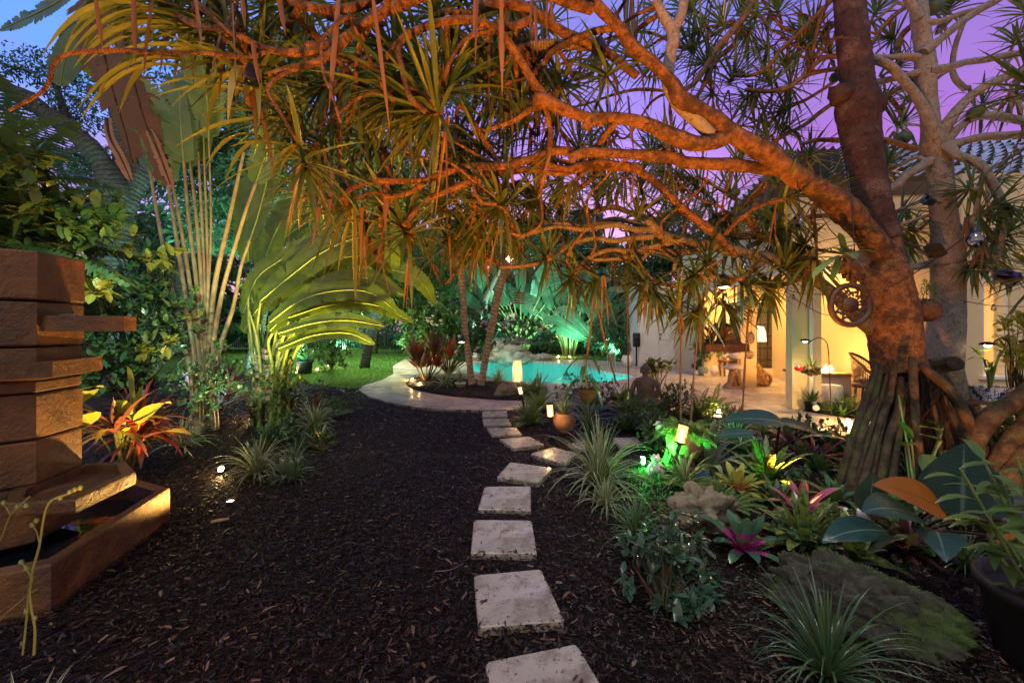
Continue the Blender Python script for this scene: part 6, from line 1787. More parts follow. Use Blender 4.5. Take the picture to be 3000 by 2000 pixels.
ovalshrub('leafy_shrub', 'green shrub between the statue and the green-lit planter', G(14, 430, 700), [P(14, 430, 640, 4.9), P(14, 330, 600, 5.2), P(14, 520, 620, 4.9), P(14, 380, 740, 4.6), P(14, 330, 820, 4.4), P(14, 250, 600, 5.4)], [.22, .24, .2, .2, .16, .22], 700, .07, M['crown_a'], .45, 10)
ovalshrub('leafy_shrub', 'leafy plants glowing yellow at the foot of the pale tree', G(12, 1900, 1500), [P(12, 1850, 1160, 4.6), P(12, 2000, 1180, 4.6), P(12, 1950, 1280, 4.3), P(12, 2080, 1250, 4.4), P(12, 1780, 1080, 5.0)], [.25, .25, .25, .22, .2], 600, .08, M['bush'], .5, 10)
ovalshrub('climbing_foliage', 'bright leafy plant against the wall right of the window', G(12, 2150, 1250), [P(12, 2150, 400, 4.7), P(12, 2190, 520, 4.6), P(12, 2130, 330, 4.8), P(12, 2180, 240, 4.8), P(12, 2200, 620, 4.6)], [.18, .2, .14, .14, .16], 260, .12, M['yellowleaf'], .4, 8)
ovalshrub('potted_shrub', 'dark shrub at the left end of the lawn by the black pot', G(4, 2180, 960), [P(4, 2100, 780, 9.2), P(4, 2200, 750, 9.5), P(4, 2180, 860, 9.3), P(4, 2020, 700, 8.8)], [.5, .5, .45, .4], 1500, .09, M['crown_a'], .45, 10)
ovalshrub('flowering_shrub', 'arching shrub with pale pink flowers behind the slim lit trunks', G(5, 700, 1000), [P(5, 480, 760, 11.5), P(5, 600, 720, 11.5), P(5, 720, 700, 11.5), P(5, 500, 690, 11.8), P(5, 900, 760, 11), P(5, 1040, 700, 11), P(5, 880, 820, 11), P(5, 650, 620, 12), P(5, 950, 650, 11.6), P(5, 760, 800, 11.2)], [.55, .55, .55, .5, .5, .5, .45, .6, .5, .5], 3000, .17, M['crown_a'], .5, 14)
m_ = MB()
for c, x, y, d in ((5, 620, 660, 10.8), (5, 600, 650, 10.8), (5, 650, 668, 10.8), (5, 940, 670, 10.4), (5, 1085, 640, 10.3), (5, 1080, 700, 10.3), (5, 1105, 660, 10.3), (5, 890, 880, 10.4), (5, 885, 860, 10.4), (5, 580, 655, 10.8), (5, 935, 690, 10.4)):
    for q in range(4): rosette_plant(m_, P(c, x, y, d) + rng.normal(0, .07, 3), 6, .07, .035, .3, 1.4, .1, 'oval', seg=3)
tag(m_.build('blossoms', M['petal'], bpy.data.objects['flowering_shrub']))
# frangipani by the pool: grey forked stems with leaf whorls
t_ = thing('frangipani', 'frangipani with whorled leaves and grey forked stems beyond the pool', 'tree', (-.6, 17.0, 0))
m_ = MB(); s_ = MB()
for c, x, y, d in ((5, 1180, 690, 17), (5, 1240, 740, 17), (5, 1300, 700, 17), (5, 1330, 760, 16.8), (5, 1270, 800, 16.8), (5, 1350, 790, 16.8), (5, 1200, 770, 17.2), (5, 1150, 660, 17.2), (5, 1380, 760, 16.8), (5, 1250, 670, 17.2)):
    p_ = P(c, x, y, d); rosette_plant(m_, p_, 16, .55, .13, .3, 1.7, .6, 'lance', seg=5)
    tube(s_, [[-.6, 17.1, 0, .09], [p_[0] * .4 - .36, 17.05, .7, .06], [*p_, .035]], 7, .15)
m_.build('foliage', M['crown_b'], t_); s_.build('stem', M['pale_bark'], t_)

# --- ferns
def frond(mb_, base, d_, L, W, droop, n_=22, m=0):
    s = np.linspace(0, 1, 13)
    D = nrm(np.array(d_)[None] + droop * (s ** 1.3)[:, None] * np.array([0, 0, -1.0]))
    pos = np.array(base) + np.concatenate([[[0, 0, 0]], np.cumsum((D[1:] + D[:-1]) * .5 * L / 12, 0)])
    t = np.linspace(.08, .98, n_)
    cp = np.stack([np.interp(t, s, pos[:, k]) for k in range(3)], 1)
    cd = nrm(np.stack([np.interp(t, s, D[:, k]) for k in range(3)], 1))
    sd = nrm(np.cross(cd, [0, 0, 1.0]))
    w = W * np.sin(np.pi * np.clip(t * .9 + .08, 0, 1)) ** .7
    for sg in (-1, 1):
        blades(mb_, cp, sd * sg + cd * .55 + np.array([0, 0, -.1]), w * (.9 + .2 * rng.random(n_)), L / n_ * 1.05, .35, 2, 'lance', .1, 1, side=cd, cols=2, m=m)
    tube(mb_, [[*pos[0], L * .006], [*pos[6], L * .004], [*pos[12], L * .002]], 5, .08, 0, cap=False, m=m)
def fern(label, base, n_, L, W, mat_='fern', a0=.2, a1=1.2, dr=1.0, group='ferns in the beds', name='fern'):
    t_ = thing(name, label, 'fern' if name == 'fern' else 'palm', base, group)
    m_ = MB()
    for q in range(n_):
        th = q * 2.39996 + rng.random(); f = (q + .5) / n_
        pol = a0 + (a1 - a0) * f
        frond(m_, base, (math.cos(th) * math.sin(pol), math.sin(th) * math.sin(pol), math.cos(pol)), L * (.7 + .4 * rng.random()), W, dr * (.6 + .6 * rng.random()), 26)
    m_.build('foliage', M[mat_], t_)
fern('fern lit yellow-green from below at the paving edge', G(14, 1000, 560), 22, .52, .07)
fern('foxtail fern left of the path lamp, nearest the stepping stones', G(13, 800, 1150), 22, .42, .06)
fern('dark fern behind the middle path lamp', G(13, 900, 980), 20, .55, .07)
fern('dark fern under the hanging rope left of the seated statue', G(13, 1850, 920), 22, .50, .07)
fern('fern between the slender trunks and the tall lantern', G(13, 800, 830), 18, .5, .07)
fern('dark fern right of the seated statue', G(14, 860, 600), 20, .5, .07)
fern('fern in front of the seated statue', G(14, 120, 620), 24, .55, .07)
fern('fern below the statue near the small lamp', G(14, 330, 520), 18, .42, .06)
fern('fern in the back corner of the small bed by the column', G(12, 600, 1130), 14, .4, .05)
# palm fronds at the far left
fern('palm fronds at the left edge behind the fountain', P(4, -260, 160, 3.6), 22, 1.5, .42, 'strap_far', .5, 1.4, .9, None, 'feather_palm')
fern('blue feathery palm fronds left of the oak trunk', P(1, -150, 1150, 4.2), 12, 1.2, .35, 'bush_dark', .3, 1.4, .8, None, 'feather_palm')
fern('distant feathery palm in front of the pink sky at left', P(1, 480, 1180, 12), 14, 1.8, .45, 'crown_b', .3, 1.6, .9, None, 'feather_palm')

# --- paddle leaves
def paddle(mb_, pts, hw, n_=30, tear=.25, m=0, mr=1, up=(0, 0, 1), sag=.35, gap=1.28, rag=0.0):
    """a big torn leaf: rows of x, y, z along the midrib"""
    S = spline(np.asarray(pts, float)[:, :3], .04)
    T = nrm(np.gradient(S, axis=0))
    t = np.linspace(.0, .985, n_)
    idx = t * (len(S) - 1)
    cp = np.stack([np.interp(idx, np.arange(len(S)), S[:, k]) for k in range(3)], 1)
    cd = nrm(np.stack([np.interp(idx, np.arange(len(S)), T[:, k]) for k in range(3)], 1))
    L_ = np.sum(np.linalg.norm(np.diff(S, axis=0), axis=1))
    sd = np.cross(cd, np.array(up, float))
    sd = nrm(sd)
    prof = np.clip(np.sin(np.pi * np.clip(t * .90 + .10, 0, 1)), .03, 1) ** .55
    for sg in (-1, 1):
        # torn groups share a droop
        g_ = np.cumsum(rng.random(n_) < .30)
        gd = rng.normal(0, tear, g_.max() + 1)[g_]
        ga = rng.normal(0, .10, g_.max() + 1)[g_]
        d_ = sd * sg + cd * (.45 + ga)[:, None] + np.array([0, 0, 1.0]) * .20
        blades(mb_, cp, d_, hw * prof * (.92 + .1 * rng.random(n_)) * (1 - rag * rng.random(g_.max() + 1)[g_]), L_ / n_ * gap, np.clip(sag + gd, -.2, 2), 5, 'rect', 0, 1.4, side=cd, cols=2, m=m, rn=.5 + .3 * np.sin(g_ * 2.1) * rng.random(n_))
    R_ = np.linspace(.014, .004, len(S))
    tube(mb_, np.c_[S, R_][::3], 6, .08, 0, m=mr)

# near clump of fan-shaped palm: pale stems and huge leaves
bt = G(4, 1350, 1120)
t_tp = thing('travellers_palm', 'tall clump of pale stems with huge torn leaves, left of the lawn', 'palm', bt)
ST = [((4, 1255, 1000), (4, 1140, 500), (4, 1040, 0), (1, 980, 1100), 5.3, 42), ((4, 1285, 980), (4, 1215, 480), (4, 1150, 60), (1, 1100, 1200), 5.3, 44), ((4, 1310, 960), (4, 1260, 500), (4, 1180, 0), (1, 1120, 1150), 5.35, 40),
      ((4, 1320, 960), (4, 1300, 500), (4, 1240, 0), (1, 1205, 1060), 5.4, 44), ((4, 1330, 960), (4, 1325, 480), (4, 1290, 0), (1, 1250, 1100), 5.45, 40), ((4, 1345, 960), (4, 1345, 420), (4, 1325, 0), (1, 1300, 1000), 5.5, 34), ((4, 1350, 960), (4, 1365, 400), (4, 1355, 0), (1, 1340, 1050), 5.5, 30), ((4, 1350, 960), (4, 1370, 420), (4, 1385, 0), (1, 1370, 900), 5.5, 26),
      ((4, 1370, 960), (4, 1405, 450), (4, 1500, 0), (1, 1600, 1000), 5.5, 50), ((4, 1385, 960), (4, 1450, 500), (4, 1590, 0), (1, 1680, 1200), 5.5, 44), ((4, 1410, 960), (4, 1530, 560), (4, 1580, 300), (4, 1640, 120), 5.6, 40)]
tops = []
for a, b_, c_, e_, d, w in ST:
    m_ = MB(); r_ = w * .72 / 2.24 / 2 / F * d
    pts = [P(*a, d), P(*b_, d), P(*c_, d + .1), P(*e_, d + .2)]
    g0 = np.array([pts[0][0] + .02, pts[0][1], -.02])
    tube(m_, [[*g0, r_ * 1.4], [*pts[0], r_ * 1.3], [*pts[1], r_], [*pts[2], r_ * .8], [*pts[3], r_ * .6]], 10, .08, .03, flat=.8)
    m_.build('petiole', M['petiole'], t_tp)
    tops.append((pts[3], nrm(pts[3] - pts[2])))
m_ = MB()
for k_, (p_, dr_) in enumerate(tops):
    out = nrm(np.array([dr_[0] * 1.0, rng.normal() * .3 - .1, .5]))
    L = 1.7 + rng.random() * .5
    q1 = p_ + dr_ * .4; q2 = p_ + dr_ * .9 + out * .2; q3 = q2 + out * .5 + np.array([0, 0, -.05]); q4 = q3 + out * .4 + np.array([out[0] * .2, 0, -.35])
    if k_ % 3 != 2: paddle(m_, [p_, q1, q2, q3, q4], .30, 34, .3, 0, 1, up=(.3 * (1 if k_ % 2 else -1), -1, .3))
m_.build('leaf', [M['paddle'], M['petiole_g']], t_tp)
m_ = MB()
# the dead brown leaves hanging at upper left
for pts, hw, mm in (([(1, 760, -120, 3.6), (1, 820, 250, 3.55), (1, 900, 620, 3.5), (1, 1000, 950, 3.5), (1, 1090, 1230, 3.5)], .30, 0), ([(1, 640, -60, 3.7), (1, 660, 200, 3.7), (1, 720, 520, 3.7), (1, 820, 860, 3.7), (1, 880, 1100, 3.7)], .34, 0),
                    ([(1, 560, -100, 3.9), (1, 600, 150, 3.9), (1, 640, 420, 3.9), (1, 680, 640, 3.9)], .36, 0)):
    paddle(m_, [P(*a) for a in pts], hw * .8, 80, 1.6, mm, 2, up=(.2, -1, .1), sag=1.0, gap=1.1, rag=.75)
for pts, hw, mm in (([(1, 700, 780, 3.5), (1, 720, 900, 3.45), (1, 800, 1050, 3.45), (1, 860, 1190, 3.45)], .07, 1), ([(1, 980, 860, 3.45), (1, 1040, 1000, 3.42), (1, 1130, 1240, 3.4)], .07, 1)):
    paddle(m_, [P(*a) for a in pts], hw, 24, .9, mm, 2, up=(.2, -1, .1), sag=1.2, gap=1.3, rag=.5)
m_.build('dead_leaf', [M['dead_dark'], M['dead_pale'], M['root_bark']], t_tp)
# blue dark leaf at top left
m_ = MB()
paddle(m_, [P(*a) for a in ((1, 900, -60, 4.0), (1, 700, 60, 4.0), (1, 500, 200, 4.0), (1, 420, 420, 4.0), (1, 400, 560, 4.0))], .26, 40, .6, 0, 1, up=(.2, -1, .4), sag=.7)
paddle(m_, [P(*a) for a in ((1, 500, -60, 4.4), (1, 300, 60, 4.4), (1, 150, 130, 4.4), (1, 0, 200, 4.4))], .16, 26, .8, 0, 1, up=(.2, -1, .4), sag=.5)
m_.build('dark_leaf', [M['bush_dark'], M['petiole_g']], t_tp)

# heliconia clump, strongly lit
bh = G(4, 1700, 1090)
t_h = thing('banana_clump', 'banana-like clump with arching torn leaves glowing yellow-green', 'plant', bh)
DS = 1.27551
def D_(u, v, d): return P(0, u * DS, v * DS, d)
LV = [([(600, 690), (660, 640), (740, 580), (820, 548), (880, 560), (915, 610)], .30, 5.6), ([(560, 760), (600, 700), (660, 650), (760, 600), (850, 590), (900, 640)], .26, 5.8), ([(620, 740), (690, 690), (770, 668), (850, 672), (915, 718)], .20, 5.4),
      ([(640, 765), (720, 742), (800, 736), (880, 748)], .13, 5.2), ([(560, 800), (545, 730), (560, 680), (610, 640), (640, 620)], .20, 5.4), ([(520, 820), (500, 760), (480, 800), (475, 850)], .16, 5.5), ([(700, 720), (790, 650), (880, 620), (960, 640), (1000, 700)], .22, 6.4),
      ([(640, 640), (700, 560), (790, 500), (880, 500), (940, 560)], .30, 6.8), ([(600, 620), (640, 520), (700, 440), (780, 400), (860, 420)], .34, 6.8), ([(570, 600), (570, 480), (600, 380), (660, 300), (740, 290)], .36, 7.0), ([(640, 560), (740, 470), (840, 380), (930, 360)], .34, 7.4),
      ([(600, 560), (700, 420), (800, 300), (900, 250)], .36, 7.8), ([(520, 520), (500, 400), (520, 280), (580, 200)], .34, 7.0), ([(700, 600), (800, 560), (900, 480), (1000, 470)], .34, 8.0), ([(480, 500), (420, 420), (380, 380), (330, 400)], .30, 6.6)]
m_ = MB(); m2 = MB()
LV = [a for k_, a in enumerate(LV) if k_ not in (4, 5, 12, 14)]
LV += [([(620, 760), (680, 700), (760, 650), (850, 640), (930, 680)], .2, 5.5), ([(640, 800), (720, 770), (800, 765), (860, 790)], .12, 5.2), ([(600, 700), (650, 620), (720, 570), (800, 555), (870, 580)], .24, 5.9), ([(660, 730), (760, 700), (860, 700), (950, 740)], .15, 5.5), ([(560, 720), (590, 640), (640, 600), (700, 560), (780, 540)], .22, 5.9)]
for q, (pts, hw, d) in enumerate(LV):
    p3 = [D_(u, v, d - .0 + .05 * k_) for k_, (u, v) in enumerate(pts)]
    paddle(m_ if q < 7 else m2, p3, hw * 1.1, 44, .24 if q < 7 else .42, 0, 1, up=(0, -1, .45), sag=.25, gap=1.25, rag=.12)
m_.build('leaf', [M['paddle'], M['petiole_g']], t_h)
m2.build('leaf', [M['bush_dark'] if False else M['paddle'], M['petiole_g']], t_h)
for q in range(26):
    f = q / 25
    u1 = 560 + f * 220 + rng.normal() * 12; v1 = 690 + 40 * f + rng.normal() * 25
    d = 5.5 + rng.random() * .5
    top = D_(u1, v1, d); b0 = D_(590 + f * 70 + rng.normal() * 8, 858 + rng.normal() * 6, d)
    g0 = np.array([b0[0] - .03, d, -.02])
    mid_ = D_(575 + f * 120 + rng.normal() * 8, 780, d)
    m_ = MB(); tube(m_, [[*g0, .026], [*b0, .024], [*mid_, .02], [*top, .012]], 8, .08, .03)
    m_.build('petiole', M['yellowleaf'] if False else M['petiole_g'], t_h)
# fan-shaped palms behind the pool
def travellers(label, base, fan, h0, h1, n_, d, mat_='paddle_far'):
    t_ = thing('travellers_palm', label, 'palm', base, 'fan-shaped palms behind the pool')
    s_ = MB(); l_ = MB()
    for q in range(n_):
        f = (q / (n_ - 1)) * 2 - 1
        a = f * fan + rng.normal() * .03
        hh = h0 * (1 - .25 * abs(f)) * (.8 + .3 * rng.random())
        b0 = np.array(base, float) + [f * .25, rng.normal() * .25, 0]
        p1 = b0 + np.array([math.sin(a * .6) * hh * .5, 0, hh * .5]); p2 = b0 + np.array([math.sin(a) * hh, rng.normal() * .2, math.cos(a) * hh])
        tube(s_, [[*b0, .06], [*p1, .045], [*p2, .03]], 7, .25, .03)
        o_ = np.array([math.sin(a * 1.3), rng.normal() * .3, math.cos(a * 1.3)])
        Lf = (h1 - h0) * (.7 + .4 * rng.random())
        paddle(l_, [p2, p2 + o_ * Lf * .4, p2 + o_ * Lf * .75 + [math.sin(a) * .2, 0, -.05], p2 + o_ * Lf + [math.sin(a) * .5, -.1, -Lf * .25]], .34, 22, .45, 0, 1, up=(0, -1, .3), sag=.5)
    s_.build('petioles', M['petiole_g'], t_); l_.build('leaf', [M[mat_], M['petiole_g']], t_)
travellers('left fan-shaped palm behind the pool, with teal torn leaves', (.45, 20.2, 0), .85, 3.4, 6.2, 22, 20)
travellers('right fan-shaped palm behind the pool', (2.85, 20.0, 0), .65, 2.9, 5.4, 18, 20)
travellers('shorter fan-shaped palm half hidden right of the pool', (4.6, 19.6, 0), .9, 1.6, 3.8, 12, 20)

# --- foreground wiry stems at bottom left
t_ = thing('wiry_plant', 'thin dry flower stems rising in front of the trough at bottom left', 'plant', P(15, 200, 1560, 1.25) * [1, 1, 0])
m_ = MB()
for pts, r_ in (([(15, 195, 1700), (15, 200, 1540), (15, 175, 1400), (15, 180, 1250), (15, 225, 1080), (15, 245, 950), (15, 265, 860), (15, 300, 810), (15, 380, 780), (15, 460, 740)], .0032), ([(15, 130, 1700), (15, 150, 1520), (15, 165, 1350), (15, 190, 1250)], .0026), ([(15, 180, 1260), (15, 150, 1200), (15, 120, 1170)], .0022),
                ([(15, -60, 1560), (15, 60, 1440), (15, 210, 1320)], .002), ([(15, 225, 1060), (15, 210, 990), (15, 180, 950)], .0018), ([(15, -40, 1120), (15, 20, 1000), (15, 60, 900), (15, 170, 790)], .002), ([(15, 60, 900), (15, 40, 860), (15, 10, 830)], .0015), ([(15, 60, 900), (15, 100, 850), (15, 150, 845)], .0015)):
    tube(m_, [[*P(*a, 1.25), r_] for a in pts], 6, .02, .1)
for x, y in ((120, 1170), (150, 1205), (185, 955), (210, 930), (150, 1450), (400, 765), (430, 750), (345, 800), (460, 740), (200, 1490), (100, 850), (20, 830), (150, 845)):
    ico(m_, P(15, x, y, 1.25), .006, 2, (1, 1, 1.4), .3, 2, x)
m_.build('stem', M['petiole_g'], t_)
plant('spider_plant', 'striped leaves at the very bottom left corner', 'spider plant', (-1.55, 1.25, .02), lambda m_, b_: rosette_plant(m_, b_, 22, .34, .022, .1, 1.3, 1.2, 'blade', fold=.35, seg=8), M['spider'], group=SPG)
# low green moss and creeping plants round the green light
t_ = MB()
cc = G(14, 330, 1210)
n_ = 1500
b_ = np.stack([cc[0] + rng.normal(0, .22, n_), cc[1] + rng.normal(0, .16, n_), np.full(n_, .015)], 1)
blades(t_, b_, np.stack([rng.normal(0, .6, n_), rng.normal(0, .6, n_), np.ones(n_)], 1), .02 + .035 * rng.random(n_), .010, .6, 3, 'oval', .1, 1, cols=2)
tag(t_.build('ground_cover', M['liriope'], loc=(cc[0], cc[1], 0)), 'low creeping ground cover glowing around the green light', 'ground cover', kind='stuff')

# bedding plants that fill the right and left beds
for q in range(58):
    lft = q >= 44
    for _ in range(30):
        y_ = 2.3 + 4.6 * rng.random(); x_ = (.55 + (y_ * .85 + .2) * rng.random()) if not lft else -(1.75 + .8 * rng.random()) - (y_ - 3.0) * .30
        if lft and y_ < 3.6: continue
        if not inside(dk, x_, y_) and not (x_ < 1.5 and y_ < 3.4 and not lft) and not any(inside(s_, x_, y_) for s_ in slabs_xy) and math.hypot(x_ - .45, y_ - 4.4) > .7 and math.hypot(x_ - 1.3, y_ - 4.1) > .3: break
    b_ = np.array([x_, y_, .0]); k_ = q % 5
    nm_ = ('leafy_plant', 'grassy_plant', 'bromeliad', 'fern', 'leafy_plant')[k_]
    t_ = thing(nm_, ('small leafy bedding plant', 'small grassy bedding plant', 'small dark bromeliad', 'small fern', 'small bushy bedding plant')[k_] + (' in the left bed' if lft else ' filling the right bed'), ('plant', 'grassy plant', 'bromeliad', 'fern', 'plant')[k_], b_, 'small bedding plants')
    m_ = MB()
    if k_ == 0: rosette_plant(m_, b_, 18, .24, .06, .2, 1.2, .7, 'lance'); mt = M['broad']
    elif k_ == 1: rosette_plant(m_, b_, 60, .32, .011, .03, 1.1, 1.3, 'blade'); mt = M['liriope']
    elif k_ == 2: rosette_plant(m_, b_, 22, .28, .042, .15, 1.3, .8, 'tongue'); mt = M[('brom_band', 'cordy', 'brom_mag', 'brom_spot')[q % 4]]
    elif k_ == 3:
        mt = M['fern']
        for f_ in range(12):
            a = f_ * 2.4; frond(m_, b_, (math.cos(a), math.sin(a), .9), .30, .05, 1.2, 18)
    else: leafcloud(m_, [b_ + [0, 0, .12], b_ + [.1, 0, .1], b_ + [-.1, .05, .16]], [.13, .1, .1], 260, .055, asp=.5); mt = M['bush_dark'] if q % 2 else M['crown_a']
    m_.build('foliage', mt, t_)

# ================================================================ LAMPS AND FIXTURES
# amber uplights under the big tree's canopy, inferred from the glow, no fixtures built
lamp('uplight', 'SPOT', (-.3, .15, .12), 1150, AMBER, .05, (-.35, 2.8, 3.1), 92, .8)
lamp('uplight', 'SPOT', (-2.0, 3.3, .10), 260, (1.0, .40, .07), .05, (-1.5, 2.6, 3.2), 95, .9)
lamp('uplight', 'SPOT', (.5, .75, .12), 760, AMBER, .05, (1.1, 3.2, 3.0), 84, .8)
lamp('uplight', 'SPOT', (2.3, 3.3, .10), 330, AMBER, .04, (1.8, 3.9, 3.2), 90, .8)
lamp('uplight', 'SPOT', (2.2, 2.9, .12), 130, (1.0, .30, .04), .04, (3.0, 3.9, 2.0), 58, .8)
lamp('uplight', 'SPOT', (2.95, 2.55, .10), 170, (1.0, .32, .05), .04, (4.0, 3.3, .9), 70, .8)
lamp('uplight', 'SPOT', (-2.2, 4.4, .08), 1300, YEL, .04, (-2.5, 5.6, 2.3), 85, .8)
lamp('uplight', 'SPOT', (-3.3, 4.4, .08), 260, (1.0, .74, .34), .04, (-3.9, 5.5, 1.7), 80, .8)
lamp('uplight', 'SPOT', (-1.9, 6.6, .08), 520, (1.0, .80, .2), .04, (-3.2, 7.6, 2.4), 80, .8)
lamp('fill_downlight', 'SPOT', (-2.5, 2.9, 2.3), 280, (.72, 1.0, .70), .06, (-4.4, 4.9, 1.2), 85, 1.0)  # added unseen lamp brightening the left shrubs, no fixture
lamp('fill_downlight', 'SPOT', (2.0, 2.9, 2.8), 95, (1.0, .95, .78), .05, (2.0, 3.0, 0), 105, 1.0)  # fill from above that lifts the bromeliads, no fixture
lamp('fill_downlight', 'SPOT', (-2.2, 4.2, 2.9), 60, (1.0, .9, .6), .05, (-2.6, 4.9, 0), 80, 1.0)  # added unseen lamp brightening the left bed
lamp('glow', 'POINT', (-1.0, .95, .45), 9, (1.0, .34, .10), .05)  # added lamp out of view, warming the near mulch
lamp('uplight', 'SPOT', (-2.9, 3.1, .10), 300, (1.0, .60, .14), .04, (-4.3, 4.4, 2.2), 90, .9)
TEAL, GRN = (.40, 1.0, .72), (.35, 1.0, .35)
for x, y, e, c_, tx, ty, tz in ((-1.2, 18.2, 420, TEAL, -1.5, 21, 3), (.9, 18.5, 420, TEAL, .6, 20.5, 3.5), (2.9, 18.6, 380, TEAL, 2.9, 20.3, 3), (4.6, 17.6, 300, TEAL, 4.6, 20, 2.6), (-4.4, 20.5, 500, TEAL, -4, 26, 4), (-8.0, 18.2, 420, (.7, 1.0, .3), -6.8, 20.5, 3.5),
                               (-10.5, 24, 500, (.45, 1.0, .6), -11, 31, 3), (-3.2, 9.8, 110, (.75, 1.0, .3), -2.6, 11.6, 1.6), (-14, 30, 900, (.4, 1.0, .5), -13, 34, 0), (-6.6, 10.5, 600, TEAL, -7.6, 14, 3), (-5.5, 6.6, 480, (.42, 1.0, .5), -5.9, 9.5, 3.2), (-7.6, 7.2, 420, (.4, .95, .8), -8.0, 10, 4.5), (-4.6, 5.6, 160, (.45, .8, 1.0), -3.8, 6.4, 2.4), (-6.5, 9.4, 500, (.35, .85, .85), -6.5, 12, 7), (-3.6, 11.6, 400, (.35, .85, .75), -4, 13.4, 7)):
    lamp('flood', 'SPOT', (x, y, .15), e * 2.4, c_, .1, (tx, ty, tz), 110, 1.0)
lamp('flood', 'SPOT', (6.0, 5.4, 2.9), 40, (.6, .7, 1.0), .3, (5.6, 5.2, 5), 120, 1.0)  # added cool fill lamp for the far leaves, no fixture

for x, y, z, e in ((-6.5, 14, 4.2, 1700), (-10.5, 20, 5, 1800), (-4, 13, 4, 1100), (-16, 26, 6, 2800), (-6, 9.5, 4, 400), (1.5, 17.8, 4, 160)):
    lamp('fill_downlight', 'SPOT', (x, y, z), e, (.8, 1.0, .55), .1, (x, y + .5, 0), 130, 1.0)  # unseen fill lamps added above the lawn to brighten it

def ground_light(p_, label, e=6, color=WARM, r_=.028, aim=None, em='lamp_hot', ang=140):
    p_ = np.array(p_, float)
    t_ = thing('ground_light', label, 'garden light', p_, 'small ground lights in the beds')
    m_ = MB()
    ax = nrm(aim if aim is not None else (0, -.75, .66))
    tip = p_ + np.array([0, 0, .05])
    tube(m_, [[*(p_ - [0, 0, .03]), .008], [*(tip - ax * .045), .008]], 8, .03, 0)
    tube(m_, [[*(tip - ax * .05), r_ * .75], [*(tip - ax * .02), r_ * 1.05], [*tip, r_ * 1.12]], 14, .015, 0)
    m_.build('housing', M['metal_dark'], t_)
    m_ = MB(); tube(m_, [[*(tip + ax * .001), r_ * .95], [*(tip + ax * .006), r_ * .9]], 14, .01, 0); m_.build('lens', M[em], t_)
    lamp('glow', 'POINT', tip + ax * .03 + np.array([0, 0, .02]), e, color, .02, parent=t_)
for c, x, y, e, lab in ((7, 1016, 140, 3, 'bright ground light between the purple clump and the spider plant at left'), (4, 1940, 1000, 9, 'ground light left of the black pot by the lawn'), (4, 2082, 978, 9, 'ground light in front of the black pot by the lawn'),
                        (4, 2155, 950, 9, 'ground light at the lawn edge right of the black pot'), (4, 1690, 1290, 14, 'ground light under the yellow-green shrub by the cairn'), (5, 465, 1045, 20, 'left ground light below the burgundy cordyline'), (5, 515, 1075, 20, 'right ground light below the burgundy cordyline'),
                        (14, 1062, 580, 16, 'bright ground light glowing through the fern at the paving edge'), (14, 485, 515, 9, 'small ground light right of the seated statue'), (5, 1425, 890, 30, 'left far ground light under the fan-shaped palm'), (5, 1500, 892, 24, 'right far ground light under the fan-shaped palm'),
                        (13, 1900, 900, 9, 'small ground light left of the seated statue'), (12, 580, 1230, 22, 'lit ground light at the foot of the stilt roots by the small bed')):
    ground_light(G(c, x, y), lab, e)
# flush light in the mulch
p_ = G(7, 1058, 275)
t_ = thing('ground_light', 'flush round light sunk in the mulch below the bright ground light', 'garden light', p_, 'small ground lights in the beds')
m_ = MB(); lathe(m_, [(.0, .0), (.032, 0), (.034, .022), (.026, .026), (.024, .02)], p_, 20); m_.build('housing', M['metal_dark'], t_)
m_ = MB(); lathe(m_, [(.023, .021), (.0, .022)], p_, 20); m_.build('lens', M['lamp_hot'], t_)
lamp('glow', 'SPOT', p_ + [0, 0, .06], 130, (1.0, .52, .12), .02, (-2.85, 2.45, 1.1), 90, .7, parent=t_)
lamp('glow', 'SPOT', G(5, 940, 1120) + [.05, 0, .12], 60, (1.0, .66, .2), .03, P(5, 950, 700, 8.3), 50, .8)
lamp('glow', 'SPOT', G(5, 830, 1110) + [.0, 0, .12], 34, (1.0, .55, .2), .03, P(5, 830, 700, 8.3), 40, .8)

# green spot
gp = G(14, 250, 1150)
t_ = thing('green_spotlight', 'small stake spotlight shining bright green on the planter', 'garden light', gp)
m_ = MB(); tube(m_, [[*gp, .009], [*(gp + [0, 0, .09]), .009]], 8, .03, 0); tube(m_, [[*(gp + [-.05, .02, .13]), .024], [*(gp + [-.005, -.01, .125]), .032], [*(gp + [.02, -.025, .12]), .034]], 14, .02, 0); m_.build('housing', M['black'], t_)
m_ = MB(); box(m_, gp + [.024, -.040, .12], (.045, .02, .075), -.5, bevel=.01); m_.build('lens', M['lamp_green'], t_)
lamp('glow', 'SPOT', gp + [.06, -.03, .16], 120, (.03, 1.0, .08), .02, gp + [.55, .05, .16], 105, .7, parent=t_)
lamp('glow', 'POINT', gp + [.05, -.09, .12], 5, (.03, 1.0, .08), .02, parent=t_)

